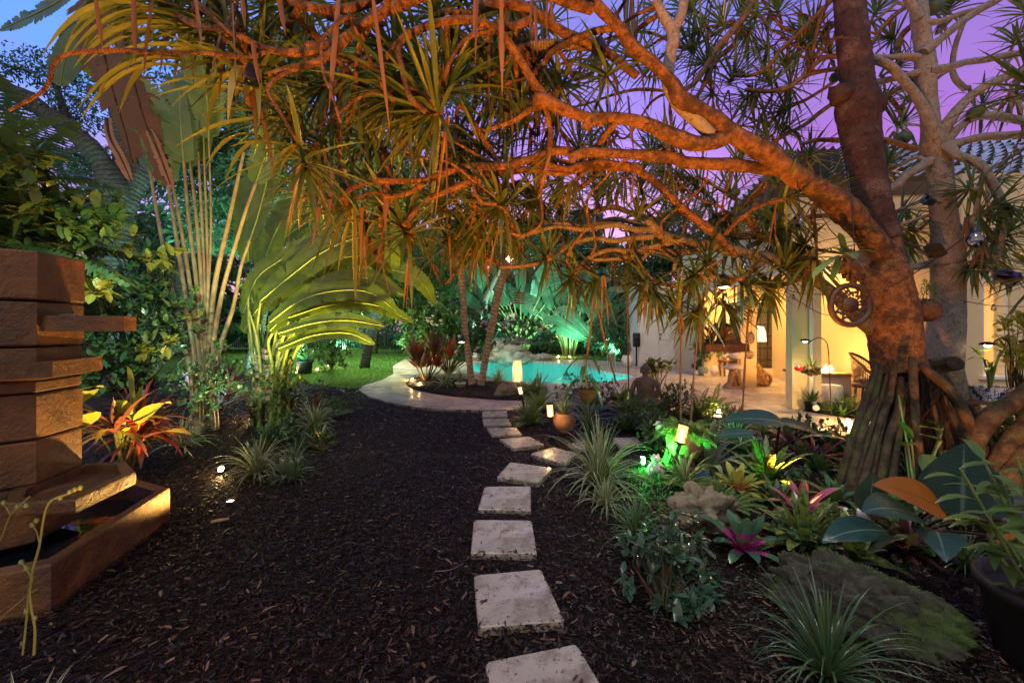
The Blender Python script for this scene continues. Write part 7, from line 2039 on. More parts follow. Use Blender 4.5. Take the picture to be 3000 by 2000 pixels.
# path lamps
def path_lamp(label, base, top, square=False, r_=.04, hl=.16, e=14, name='path_light'):
    base = np.array(base, float); top = np.array(top, float)
    t_ = thing(name, label, 'path light', base, 'stake path lights beside the stepping stones')
    ax = nrm(top - base)
    m_ = MB(); a = top - ax * hl
    tube(m_, [[*(base - ax * .03), .017], [*a, .017]], 4 if square else 12, .1, 0); tube(m_, [[*a, r_ * 1.02], [*(a + ax * .012), r_ * 1.02]], 4 if square else 20, .02, 0)
    m_.build('stake', M['black'], t_)
    m_ = MB(); tube(m_, [[*(a + ax * .012), r_ * .93], [*(a + ax * hl * .5), r_ * .93], [*(top - ax * .015), r_ * .93]], 4 if square else 20, .02, 0, cap=False); m_.build('glass', M['frost'], t_)
    m_ = MB(); tube(m_, [[*(a + ax * .02), .007], [*(a + ax * hl * .45), .012], [*(a + ax * hl * .7), .008]], 10, .02, 0); m_.build('bulb', M['lamp_hot'], t_)
    m_ = MB(); tube(m_, [[*(top - ax * .015), r_ * 1.12], [*(top), r_ * 1.14], [*(top + ax * .006), r_ * .9]], 4 if square else 20, .01, 0)
    if square:
        for sx, sy in ((1, 0),):
            pass
    m_.build('cap', M['black'], t_)
    lamp('glow', 'POINT', a + ax * hl * .5 + np.array([0, 0, .0]), e, WARM, .03, parent=t_)
m, n, l = nt('frosted_lamp_glass')
o = n.new('ShaderNodeOutputMaterial')
a1 = n.new('ShaderNodeBsdfTransparent'); a1.inputs[0].default_value = (1, .92, .8, 1)
b1 = n.new('ShaderNodeEmission'); b1.inputs[0].default_value = (1, .56, .18, 1)
lw = n.new('ShaderNodeLayerWeight'); lw.inputs[0].default_value = .4
l.new(rng_node(n, l, lw.outputs[1], 0, 1, 2.6, 1.0), b1.inputs[1])
mx = n.new('ShaderNodeMixShader'); mx.inputs[0].default_value = .55
l.new(a1.outputs[0], mx.inputs[1]); l.new(b1.outputs[0], mx.inputs[2]); l.new(mx.outputs[0], o.inputs[0]); M['frost'] = m
path_lamp('cylindrical stake path light right of the stepping stones, nearest the middle of the photo', G(13, 1052, 1312), P(13, 1018, 905, 5.05), r_=.042, hl=.175, e=16)
path_lamp('smaller path light leaning left at the edge of the curved path', G(13, 738, 988), P(13, 670, 705, 6.7), r_=.036, hl=.15, e=14)
path_lamp('square path light leaning right over the green-lit planter', G(14, 575, 1240), P(14, 712, 665, 3.75), True, .052, .19, 12)
b_ = G(13, 650, 700)
t_ = thing('tall_lantern', 'tall slatted white lantern glowing beyond the path lights', 'lantern', b_)
x0, d0 = b_[0], b_[1]
m_ = MB()
for q in range(12):
    a = q / 12 * 6.283; tube(m_, [[x0 + math.cos(a) * .12, d0 + math.sin(a) * .12, .1, .008], [x0 + math.cos(a) * .095, d0 + math.sin(a) * .095, .62, .008]], 5, .2, 0)
lathe(m_, [(.13, .08), (.13, .11), (.0, .11)], (x0, d0, 0), 20); lathe(m_, [(.0, .64), (.10, .635), (.11, .61), (.0, .61)], (x0, d0, 0), 20)
m_.build('frame', M['trim'], t_)
m_ = MB(); lathe(m_, [(.085, .12), (.07, .6)], (x0, d0, 0), 16); m_.build('shade', M['frost'], t_)
lamp('glow', 'POINT', (x0, d0, .4), 30, WARM, .04, parent=t_)

# floodlights strapped to limbs
def flood(label, p_, aim, s=1.0, lit=0, color=WARM, strap=None):
    p_ = np.array(p_, float); ax = nrm(aim)
    t_ = thing('tree_floodlight', label, 'floodlight', p_, 'small floodlights fixed to the trees')
    m_ = MB(); tube(m_, [[*(p_ - ax * .07 * s), .026 * s], [*(p_ - ax * .03 * s), .045 * s], [*(p_ + ax * .03 * s), .052 * s], [*(p_ + ax * .034 * s), .058 * s]], 4, .03, 0)
    if strap is not None: tube(m_, [[*(p_ - ax * .05 * s), .006], [*strap, .006]], 6, .03, 0)
    m_.build('housing', M['black'], t_)
    m_ = MB(); tube(m_, [[*(p_ + ax * .035 * s), .046 * s], [*(p_ + ax * .038 * s), .045 * s]], 4, .01, 0); m_.build('lens', M['lamp_warm'] if lit else M['bulbglass'], t_)
    if lit: lamp('glow', 'SPOT', p_ + ax * .06, lit, color, .03, p_ + ax, 100, .8, parent=t_)
flood('black floodlight strapped to the pale tree under the roof eave', P(3, 1610, 1315, 4.35), (-1, -.15, .25), 1.15, strap=P(3, 1700, 1330, 4.45))
flood('black floodlight hanging at the right edge beside the lit window', P(6, 2140, 370, 3.6), (.8, -.3, -.45), 1.4, strap=P(6, 2010, 300, 3.7))
flood('dark floodlight hanging under the upper left limbs', P(1, 1650, 505, 2.3), (.1, -.1, -1), 1.0, strap=P(1, 1740, 440, 2.28))
flood('dark flared floodlight under the limb at the top centre', P(2, 1690, 310, 3.15), (-.1, -.1, -1), 1.15, strap=P(2, 1700, 230, 3.2))
flood('lit amber lamp high on the right slim trunk', P(5, 1105, 240, 8.1), (-.1, -1, -.3), 1.6, 25, (1, .5, .1), P(5, 1090, 230, 8.3))
flood('small lamp strapped halfway up the left slim trunk', P(5, 790, 775, 8.2), (0, -.3, -1), 1.3, 20, (1, .45, .15), P(5, 815, 770, 8.3))
flood('lit lamp under the dark limb beside the hanging tray', P(6, 270, 400, 3.85), (0, -.1, -1), 1.2, 10, (1, .7, .35), P(6, 260, 250, 3.95))

# string lights
STR = [([(16, 780, 235, 3.55), (16, 820, 560, 3.3), (16, 900, 760, 3.3), (16, 985, 1000, 3.4)]), ([(16, 570, 350, 4.1), (16, 500, 600, 3.9), (16, 430, 860, 3.8)]), ([(16, 1135, 235, 3.6), (16, 1165, 500, 3.5), (16, 1185, 800, 3.5)]),
       ([(16, 700, 1050, 5.0), (16, 780, 1120, 4.6), (6, 950, 610, 4.0), (6, 1200, 500, 3.3), (6, 1500, 350, 3.0), (16, 1950, 690, 2.8)]), ([(6, 0, 330, 3.9), (6, 250, 320, 3.9), (6, 420, 290, 3.8), (6, 700, 450, 4.2), (6, 960, 480, 3.6)]), ([(6, 1850, 520, 4.2), (6, 2040, 550, 4.2), (6, 2240, 555, 4.1)]),
       ([(3, 2240, 880, 3.6), (3, 2150, 1020, 3.8), (3, 2080, 1180, 4.2)]), ([(16, 930, 470, 3.6), (16, 1000, 620, 3.6), (16, 1160, 790, 3.6)])]
t_ = thing('string_lights', 'thin black cable of outdoor string lights strung between the trees and house', 'string lights', P(16, 780, 235, 3.55))
for w_ in STR:
    m_ = MB(); tube(m_, [[*P(*a), .004] for a in w_], 6, .06, 0); m_.build('cable', M['black'], t_)
for c, x, y, d, r_ in ((16, 812, 585, 3.3, .024), (16, 425, 893, 3.8, .028), (16, 250, 1022, 3.85, .022), (16, 2010, 712, 2.75, .045), (16, 765, 1110, 4.6, .02), (6, 2040, 568, 4.2, .022), (6, 575, 430, 4.2, .02), (16, 605, 1045, 4.2, .02), (16, 2160, 1000, 4.2, .02)):
    p_ = P(c, x, y, d); m_ = MB()
    lathe(m_, [(.0, -r_ * 1.2), (r_ * .7, -r_ * .95), (r_, -.0), (r_ * .7, r_ * .8), (r_ * .4, r_ * 1.2)], p_, 14); b1 = m_.build('bulb', M['bulbglass'], t_)
    m_ = MB(); lathe(m_, [(r_ * .5, r_ * 1.1), (r_ * .5, r_ * 2.0), (0, r_ * 2.1)], p_, 10); s1 = m_.build('socket', M['black']); s1.parent = b1; s1.location = -Vector(b1.location) - Vector(t_.location)

# ================================================================ ROCKS
def rock(label, c_, r_, sc, mat_='rock', amp=.35, seed=1, name='rock', freq=1.5, rz=0.0, group=None, sub=4):
    m_ = MB(); ico(m_, (0, 0, 0), r_, sub, sc, amp, freq, seed, rz=rz)
    o_ = m_.build(name, M[mat_]); o_.location = [float(a) for a in c_]
    return tag(o_, label, 'rock', group)
rock('pitted limestone rock in the right bed, in front of the yellow bromeliad', G(8, 925, 410) + [0, .12, .08], .19, (1.15, .85, .85), 'rock', .4, 3, freq=2.0, sub=5)
rock('long moss-covered boulder at bottom right', G(8, 1690, 900) + [.0, .12, .02], .25, (1.5, .66, .92), 'mossrock', .24, 9, 'boulder', 2.6, -.62, sub=6)
bo = bpy.data.objects['boulder']; vs = np.empty(len(bo.data.vertices) * 3); bo.data.vertices.foreach_get('co', vs); vs = vs.reshape(-1, 3)
vs = vs[(vs[:, 2] > .02)]; nz_ = np.sin(vs[:, 0] * 9 + 1) + np.sin(vs[:, 1] * 11 + vs[:, 0] * 5) + .8 * np.sin(vs[:, 0] * 23 + vs[:, 2] * 19)
vs = vs[nz_ + rng.normal(0, .5, len(vs)) > .5]; vs = vs[rng.choice(len(vs), 2400)] + rng.normal(0, .002, (2400, 3))
m_ = MB(); blades(m_, vs + np.array(bo.location), nrm(vs) + rng.normal(0, .5, (2400, 3)), .006 + .007 * rng.random(2400), .005, .3, 2, 'oval', 0, 1, cols=2); m_.build('moss', M['fern'], bo)['kind'] = 'stuff'
rock('small brown flat rock lying behind the mossy boulder', G(8, 1480, 590) + [0, .3, .03], .04, (1.2, .8, .6), 'terra', .3, 5)
rock('white weathered rock in the island bed beside the small path light', G(13, 520, 850) + [0, .05, .10], .17, (1.25, .8, .9), 'rock', .45, 11, freq=1.8)
rock('brown shell-like rock beside the red flower spike', G(14, 1290, 700) + [0, .1, .08], .12, (.9, .7, 1.0), 'driftwood', .35, 12)
rock('dark flat rock behind the largest spider plant', G(14, 200, 720) + [0, .1, .05], .17, (1.4, .8, .5), 'mossrock', .3, 15)
rock('dark rock under the seated statue', (2.05, 6.3, .05), .28, (1.2, .9, .8), 'mossrock', .3, 17)
FR = [(5, 1020, 860, 16.6, .55, (1.1, .8, .8)), (5, 1110, 875, 16.4, .60, (1.2, .8, .7)), (5, 1050, 820, 17.1, .45, (1, .8, .7)), (5, 1010, 900, 16.3, .4, (1.3, .7, .5)), (5, 1160, 900, 16.2, .38, (1.2, .8, .7)), (5, 1040, 800, 17.3, .30, (1, .8, .8)), (5, 1095, 830, 17.2, .22, (1, .8, .8)), (5, 950, 890, 16.4, .45, (1.2, .8, .6))]
FL = ['left boulder of the pool waterfall', 'broad boulder right of the waterfall spill', 'upper boulder of the pool waterfall', 'flat ledge stone at the waterline of the pool', 'right-hand boulder of the pool waterfall', 'topmost rounded stone of the waterfall', 'small stone on the shoulder of the waterfall', 'waterfall boulder nearest the slim lit trunks']
for q, ((c, x, y, d, r_, sc), lb) in enumerate(zip(FR, FL)):
    rock(lb, P(c, x, y, d), r_, sc, 'falls', .3, 20 + q, 'waterfall_rock', 1.4, group='rocks of the pool waterfall')
for q, (x, r_) in enumerate(((740, .18), (790, .22), (850, .20), (905, .22), (960, .24), (1010, .2))):
    rock('%s stone in the row edging the far side of the pool' % ['first', 'second', 'third', 'fourth', 'fifth', 'last'][q], G(13, x, 425) + [0, .15, .1], r_, (1.2, .8, .8), 'falls', .3, 40 + q, 'edging_rock', 1.6, group='row of stones along the far pool edge')
# cairn
t_ = thing('cairn', 'cairn of five cream stones stacked by the yellow-lit stems', 'cairn', G(4, 1745, 1200))
for q, (x, y, r_, sc) in enumerate(((1715, 848, .085, (1.2, .8, .55)), (1720, 884, .10, (1.1, .8, .5)), (1700, 920, .085, (1, .8, .45)), (1725, 945, .12, (1.1, .8, .4)), (1745, 985, .16, (1.2, .8, .55)), (1760, 1090, .2, (1, .8, .7)), (1740, 1150, .2, (1, .8, .6)))):
    m_ = MB(); ico(m_, P(4, x, y, 5.75), r_, 3, sc, .25, 1.5, 60 + q); m_.build('stone', M['falls'], t_)

# ================================================================ STATUES
sp = np.array([1.99 + .12, 6.3, .17])
sc_ = .66
def buddha(mb_):
    def ring_loft(rows, sides=28):
        th = np.linspace(0, 2 * np.pi, sides + 1); V_ = []
        for z, rx, ry, cx_, cy_ in rows:
            V_.append(np.stack([sp[0] + (cx_ + rx * np.sign(np.cos(th)) * np.abs(np.cos(th)) ** .85) * sc_, sp[1] + (cy_ + ry * np.sin(th)) * sc_, np.full_like(th, sp[2] + z * sc_)], 1))
        k = sides + 1; n_ = len(rows)
        i, j = np.meshgrid(np.arange(n_ - 1), np.arange(sides), indexing='ij'); b = (i * k + j).ravel()
        mb_.add(np.concatenate(V_), np.stack([b, b + 1, b + 1 + k, b + k], 1))
    ring_loft([(0, .02, .02, 0, .05), (0, .36, .25, 0, .05), (.05, .40, .27, 0, .06), (.12, .36, .25, 0, .05), (.17, .26, .19, 0, .03), (.25, .20, .15, 0, .01), (.40, .205, .14, 0, 0), (.52, .24, .14, 0, 0), (.60, .265, .135, 0, 0), (.655, .22, .115, 0, 0), (.69, .10, .09, 0, 0), (.72, .068, .068, 0, 0), (.755, .066, .07, 0, 0.0),
               (.775, .09, .095, 0, .005), (.82, .108, .115, 0, .01), (.87, .112, .118, 0, .01), (.92, .100, .106, 0, .005), (.95, .075, .08, 0, 0), (.96, .055, .058, 0, 0), (.985, .05, .052, 0, 0), (1.01, .032, .034, 0, 0), (1.02, .002, .002, 0, 0)])
    for s_ in (-1, 1):
        tube(mb_, [[sp[0] + s_ * .235 * sc_, sp[1], sp[2] + .60 * sc_, .052 * sc_], [sp[0] + s_ * .30 * sc_, sp[1] + .0, sp[2] + .42 * sc_, .062 * sc_], [sp[0] + s_ * .31 * sc_, sp[1] + .05 * sc_, sp[2] + .27 * sc_, .06 * sc_], [sp[0] + s_ * .20 * sc_, sp[1] + .2 * sc_, sp[2] + .19 * sc_, .045 * sc_], [sp[0] + s_ * .05 * sc_, sp[1] + .25 * sc_, sp[2] + .18 * sc_, .04 * sc_]], 12, .03, .02)
        ico(mb_, sp + np.array([s_ * .115, .0, .83]) * sc_, .03 * sc_, 2, (.5, .8, 1.7), 0, 1)
        for q in range(5):   # folds of the robe
            tube(mb_, [[sp[0] + s_ * (.06 + .035 * q) * sc_, sp[1] - (.118 - .003 * q) * sc_, sp[2] + .62 * sc_, .009 * sc_], [sp[0] + s_ * (.05 + .04 * q) * sc_, sp[1] - (.140 - .006 * q) * sc_, sp[2] + .42 * sc_, .010 * sc_], [sp[0] + s_ * (.03 + .05 * q) * sc_, sp[1] - (.148 - .004 * q) * sc_, sp[2] + .2 * sc_, .010 * sc_]], 6, .03, .05)
    k = np.arange(150); zz = 1 - (k + .5) / 150 * 1.15; ph = k * 2.39996   # curls of hair
    for a, z in zip(ph, zz):
        rr1 = math.sqrt(max(0, 1 - z * z))
        if z > -.12 and not (math.sin(a) > .5 and z < .4):
            ico(mb_, sp + np.array([math.cos(a) * rr1 * .108, .008 + math.sin(a) * rr1 * .113, .868 + z * .095]) * sc_, .0125 * sc_, 1, (1, 1, 1), 0, 1)
m_ = MB(); buddha(m_)
tag(m_.build('seated_statue', M['statue'], loc=sp), 'brown weathered seated statue seen from behind among the plants', 'statue')
# carved double mushroom of root wood
b_ = G(11, 1170, 1135)
m_ = MB()
for dx, r_, tp in ((-.05, .07, .46), (.09, .06, .38), (.02, .05, .42)):
    tube(m_, [[b_[0] + dx * 2.6, b_[1], .02, r_ * 1.5], [b_[0] + dx * 1.4, b_[1], .15, r_ * .9], [b_[0] + dx, b_[1], .3, r_ * .8], [b_[0] + dx * .3 + .02, b_[1], tp, r_ * .7]], 10, .04, .12)
tube(m_, [[b_[0] + .06, b_[1], .44, .045], [b_[0] + .10, b_[1], .60, .035], [b_[0] + .09, b_[1], .70, .03]], 10, .04, .08)
ico(m_, (b_[0], b_[1], .03), .22, 3, (1.1, .7, .22), .4, 2, 5)
t_ = thing('mushroom_carving', 'carved root-wood mushrooms with wide pale caps on the paving', 'carving', b_)
m_.build('stem', M['driftwood'], t_)
for z, r_, dx in ((.455, .30, .05), (.70, .23, .08)):
    m_ = MB(); lathe(m_, [(.0, z - .02), (r_ * .6, z - .01), (r_, z + .02), (r_ * .95, z + .045), (r_ * .55, z + .10), (r_ * .2, z + .125), (0, z + .13)], (b_[0] + dx, b_[1], 0), 26, 1, .8, wob=.12); m_.build('cap', M['petiole'] if False else M['whitepot'] if z < .1 else M['cap'] if 'cap' in M else M['stucco_w'], t_)
# carved wooden creature by the column
b_ = G(11, 1465, 1112)
m_ = MB()
ico(m_, b_ + [0, 0, .12], .17, 4, (1.1, .8, .75), .45, 3, 6); ico(m_, b_ + [.04, 0, .28], .13, 4, (.9, .8, 1.1), .5, 3, 7); ico(m_, b_ + [-.05, 0, .42], .09, 4, (1.0, .8, 1.2), .5, 3, 8)
tube(m_, [[*(b_ + [.1, -.05, .35]), .04], [*(b_ + [.2, -.08, .28]), .035], [*(b_ + [.23, -.06, .14]), .03], [*(b_ + [.17, -.05, .05]), .03]], 9, .03, .15)
tube(m_, [[*(b_ + [-.08, -.05, .48]), .045], [*(b_ + [-.14, -.08, .52]), .035], [*(b_ + [-.18, -.1, .50]), .02]], 9, .03, .15)
tag(m_.build('wood_carving', M['driftwood'], loc=b_), 'gnarled carved wooden creature at the foot of the second column', 'carving')
# head planter lit green, with curly fern
b_ = G(14, 720, 1130)
t_ = thing('urn_planter', 'round planter spilling curly fern, lit green on one side', 'planter', b_)
m_ = MB(); lathe(m_, [(.0, .0), (.10, .0), (.11, .03), (.07, .06), (.10, .12), (.17, .22), (.18, .30), (.16, .36), (.14, .36), (.13, .30), (0, .3)], b_, 26); m_.build('pot', M['terra'], t_)
m_ = MB()
for q in range(46):
    th = q * 2.4; f = q / 46
    frond(m_, b_ + [math.cos(th) * .08, math.sin(th) * .08, .36], (math.cos(th) * (.3 + f), math.sin(th) * (.3 + f), 1.0 - .6 * f), .22 + .10 * rng.random(), .045, 1.2 + rng.random(), 16)
m_.build('foliage', M['fern'], t_)
for label, c, x, y, s in (('green-lit frog figurine beside the green spotlight', 14, 420, 1190, 1.0), ('pale green-lit ceramic bird on the rim behind the planter', 14, 500, 900, .8)):
    b_ = G(c, x, y) if s == 1.0 else P(14, 500, 720, 4.2) * [1, 1, 1]
    m_ = MB()
    if s == 1.0:
        ico(m_, b_ + [0, 0, .07], .05, 3, (.9, .8, 1.3), .15, 2, 3); ico(m_, b_ + [0, -.01, .16], .038, 3, (1.1, .9, .9), .1, 2, 4)
        for sx in (-1, 1):
            ico(m_, b_ + [sx * .02, -.015, .195], .012, 2, (1, 1, 1), 0, 1); tube(m_, [[*(b_ + [sx * .03, 0, .11]), .014], [*(b_ + [sx * .07, -.02, .08]), .012], [*(b_ + [sx * .05, -.03, .01]), .014]], 8, .02, .05); tube(m_, [[*(b_ + [sx * .03, 0, .04]), .02], [*(b_ + [sx * .08, .0, .05]), .018], [*(b_ + [sx * .06, -.04, .0]), .014]], 8, .02, .05)
    else:
        ico(m_, b_, .07, 3, (1.2, .8, .8), .1, 2, 3); ico(m_, b_ + [-.05, 0, .05], .035, 3, (1, .9, 1), .05, 2, 4); tube(m_, [[*(b_ + [-.08, 0, .05]), .01], [*(b_ + [-.11, 0, .045]), .002]], 6, .02, 0)
    tag(m_.build('figurine', M['whitepot'], loc=b_), label, 'figurine')

# ================================================================ POTS, TRAY, ROPES
def pot(label, b_, prof, mat_, plantfn=None, pmat=None, cat='pot', group=None, name='plant_pot', soil=True):
    t_ = thing(name, label, cat, b_, group)
    m_ = MB(); lathe(m_, prof, b_, 26); m_.build('pot', M[mat_], t_)
    if plantfn:
        m_ = MB(); plantfn(m_, np.array(b_, float)); m_.build('foliage', pmat, t_)
    return t_
def bowl(r_, h, neck=.75, foot=.6, th=.02):
    return [(.0, .0), (r_ * foot, .0), (r_ * .95, h * .45), (r_, h * .65), (r_ * neck, h * .97), (r_ * neck, h), (r_ * neck - th, h), (r_ * neck - th, h * .85), (0, h * .85)]
def cone(r_, h, foot=.7, th=.015):
    return [(.0, .0), (r_ * foot, .0), (r_ * .97, h * .85), (r_ * 1.05, h * .86), (r_ * 1.05, h), (r_ - th, h), (r_ - th, h * .85), (0, h * .85)]
rp = lambda n_, L, W, a1, dr, k, z: (lambda m_, b_: rosette_plant(m_, b_ + [0, 0, z], n_, L, W, .05, a1, dr, k, seg=6))
pot('small white pot with a spiky striped plant in the island bed', G(5, 782, 1106) + [0, 0, .05], cone(.12, .13, .75), 'whitepot', rp(34, .42, .025, .9, .6, 'blade', .12), M['spider'])
pot('tall white egg-shaped pot at the end of the pool deck by the garage wall', G(5, 1878, 955), bowl(.20, .42, .8, .55), 'whitepot', lambda m_, b_: [tube(m_, [[*(b_ + [0, 0, .36]), .012], [*(b_ + [rng.normal() * .1, 0, .6]), .008], [*(b_ + [rng.normal() * .2, 0, .9]), .004]], 5, .1, .1) for q in range(7)], M['oak_bark'])
pot('white round pot with a grey-leaved shrub on the patio', G(11, 932, 992), bowl(.17, .32, .85, .5), 'whitepot', lambda m_, b_: leafcloud(m_, [b_ + [0, 0, .62], b_ + [-.15, 0, .8], b_ + [.14, 0, .75]], [.2, .2, .18], 420, .09), M['crown_b'])
pot('sage green pot with a bushy plant, left of the white round pot', G(11, 825, 990), bowl(.17, .30, .85, .6), 'sage' if 'sage' in M else 'terra', lambda m_, b_: leafcloud(m_, [b_ + [0, 0, .6], b_ + [-.1, 0, .85], b_ + [.1, 0, 1.0]], [.22, .22, .2], 520, .10), M['crown_b'])
pot('small pale pot at the left end of the patio pots', G(11, 752, 985), bowl(.11, .18, .85, .6), 'whitepot', lambda m_, b_: leafcloud(m_, [b_ + [0, 0, .34]], [.17], 160, .09), M['bush'])
pot('brown glazed pot with a striped plant behind the middle path lamp', G(13, 1190, 1250), bowl(.15, .27, .8, .6), 'terra', rp(40, .42, .022, 1.1, .8, 'blade', .25), M['spider'])
pot('black nursery pot with a bushy plant by the lawn', G(4, 2000, 1000), cone(.24, .42, .75), 'darkpot', rp(26, .6, .14, 1.2, .7, 'lance', .4), M['broad'])
pot('plastic pot with upright green leaves in the small bed by the column', G(12, 250, 1125), cone(.11, .17, .8), 'darkpot', rp(20, .24, .05, .7, .4, 'lance', .15), M['crown_a'])
# large dark pot with cane orchid, right
b_ = np.array([2.24, 1.64, 0])
t_ = thing('plant_pot', 'large black pot with tall leafy orchid canes at the right edge', 'pot', b_)
m_ = MB(); lathe(m_, cone(.22, .34, .75), b_, 30); m_.build('pot', M['darkpot'], t_)
m_ = MB(); s_ = MB()
for q in range(12):
    a = q * 2.4; top = b_ + [math.cos(a) * (.10 + .16 * rng.random()) - .10, math.sin(a) * .15, .58 + .26 * rng.random()]
    b0 = b_ + [math.cos(a) * .08, math.sin(a) * .06, .31]; mid_ = (b0 + top) / 2 + rng.normal(0, .03, 3)
    S = tube(s_, [[*b0, .006], [*mid_, .007], [*top, .004]], 8, .03, .08)
    idx = np.linspace(len(S) * .3, len(S) - 1, 8).astype(int)
    dd = np.stack([np.where(np.arange(8) % 2, 1, -1) * (1 if q % 2 else .6) + rng.normal(0, .2, 8), rng.normal(0, .6, 8) - .3, np.full(8, .45)], 1)
    blades(m_, S[idx, :3], dd, (.16 + .05 * rng.random(8)), .045, .9, 5, 'lance', .2, 1.2)
m_.build('foliage', M['orch'] if 'orch' in M else M['crown_a'], t_); s_.build('cane', M['petiole_g'], t_)
m_ = MB(); leafcloud(m_, [b_ + [0, -.05, .33]], [.16], 260, .025); m_.build('moss', M['fern'], t_)
# ropes hanging from the limbs
for label, pts, r_ in (('long brown rope hanging left of the suspended tray', [(11, 585, -20, 4.0), (11, 572, 500, 4.05), (11, 562, 1000, 4.1), (11, 568, 1530, 4.1)], .009), ('brown rope slanting behind the square path light', [(11, 850, -40, 4.1), (11, 800, 250, 4.1), (11, 748, 640, 4.1), (11, 710, 1050, 4.1), (11, 680, 1545, 4.1)], .010),
                       ('brown rope hanging in front of the second column', [(11, 1372, -60, 4.0), (11, 1345, 250, 4.05), (11, 1300, 900, 4.1), (11, 1275, 1400, 4.15)], .010), ('brown rope hanging straight down left of the seated statue', [(5, 1882, 330, 5.0), (5, 1880, 700, 5.0), (5, 1885, 1110, 5.0)], .011),
                       ('left rope of the pair knotted under the limb fork', [(5, 1655, 440, 4.2), (5, 1640, 660, 4.2), (5, 1612, 890, 4.2)], .011), ('right rope of the pair knotted under the limb fork, ending in the ferns', [(5, 1660, 440, 4.2), (5, 1680, 560, 4.3), (5, 1740, 820, 4.5), (5, 1805, 1060, 4.7)], .011)):
    m_ = MB(); tube(m_, [[*P(*a), r_] for a in pts], 8, .04, .12); tag(m_.build('rope', M['rope']), label, 'rope', 'brown ropes hanging from the limbs')
# suspended tray
tc_ = P(11, 1100, 655, 4.5)
t_ = thing('hanging_tray', 'brown wooden tray hung on chains from the limbs, holding plants', 'tray', tc_)
A, B_, C_, D4 = P(11, 860, 655, 4.35), P(11, 1350, 655, 4.35), P(11, 1260, 640, 4.85), P(11, 725, 640, 4.85)
def plank(m_, a, b_, w_, h_):
    a = np.array(a); b_ = np.array(b_); L = np.linalg.norm((b_ - a)[:2]); c_ = (a + b_) / 2
    box(m_, c_, (L, w_, h_), math.atan2(b_[1] - a[1], b_[0] - a[0]), bevel=.003)
zt = 1.185
for a, b_ in ((A, B_), (D4, C_)): m_ = MB(); plank(m_, [a[0], a[1], zt], [b_[0], b_[1], zt], .022, .085); m_.build('board', M['wood'], t_, smooth=False)
m_ = MB(); plank(m_, [A[0] + .02, A[1] + .02, zt], [D4[0] + .02, D4[1] - .02, zt], .022, .08); plank(m_, [B_[0] - .02, B_[1] + .02, zt], [C_[0] - .02, C_[1] - .02, zt], .022, .08); m_.build('side_board', M['wood'], t_, smooth=False)
m_ = MB(); prism(m_, ccw(np.array([A[:2], B_[:2], C_[:2], D4[:2]]) * 1.0), zt - .045, zt - .03); m_.build('base', M['wood'], t_, smooth=False)
for a, tp in ((A, (11, 940, 0, 4.5)), (B_, (11, 1130, 200, 4.5)), (C_, (11, 1080, 0, 4.5)), (D4, (11, 990, 50, 4.5))):
    m_ = MB(); e_ = P(*tp); s0 = np.array([a[0], a[1], zt + .04]); n_ = 40
    for q in range(n_):
        c1 = s0 + (e_ - s0) * q / n_; c2 = s0 + (e_ - s0) * (q + .8) / n_
        tube(m_, [[*c1, .0045 if q % 2 else .003], [*c2, .0045 if q % 2 else .003]], 5, .05, 0, cap=False)
    m_.build('chain', M['metal_dark'], t_)
zb = zt + .0
def on_tray(x, d): p_ = P(11, x, 600, d); return np.array([p_[0], p_[1], zt - .03])
pot('orange-brown mushroom-shaped planter with a mossy cap on the hanging tray', on_tray(1030, 4.6), [(.0, .0), (.06, .0), (.055, .08), (.045, .16), (.10, .22), (.12, .25), (.08, .27), (0, .27)], 'terra', lambda m_, b_: leafcloud(m_, [b_ + [0, 0, .27]], [.11], 260, .035, flatk=.4), M['crown_a'])
m_ = MB(); c_ = on_tray(1130, 4.55); box(m_, c_ + [0, 0, .08], (.20, .13, .15), .1, bevel=.02); lathe(m_, [(.08, .15), (.07, .19), (.0, .19)], c_, 16)
tag(m_.build('woven_basket', M['driftwood'], loc=c_), 'tan woven box on the right half of the hanging tray', 'basket')
plant('bromeliad', 'spiky red and green plant on the left half of the hanging tray', 'bromeliad', on_tray(900, 4.6), lambda m_, b_: (rosette_plant(m_, b_ + [0, 0, .03], 22, .26, .03, .1, 1.3, .6, 'lance', seg=6), rosette_plant(m_, b_ + [0, 0, .08], 9, .26, .02, .05, .5, .2, 'lance', seg=5, m=1)), [M['broad'], M['cordy_red']])
stalkplant('staghorn_fern', 'staghorn-like fern with a long pale curved frond over the hanging tray', 'fern', on_tray(800, 4.5), [(P(11, 790, 400, 4.45), (.4, 0, -.3), .12, .12, .3), (P(11, 830, 400, 4.45), (1, -.1, .35), .22, .03, -.3, 1, 'blade'), (P(11, 780, 380, 4.45), (-1, -.2, .4), .22, .03, 1.4), (P(11, 770, 420, 4.45), (-.6, -.3, .1), .18, .03, 1.4), (P(11, 820, 360, 4.45), (.2, -.2, 1), .16, .03, .3, 0)], [M['broad'], M['dead_pale']], M['petiole'])
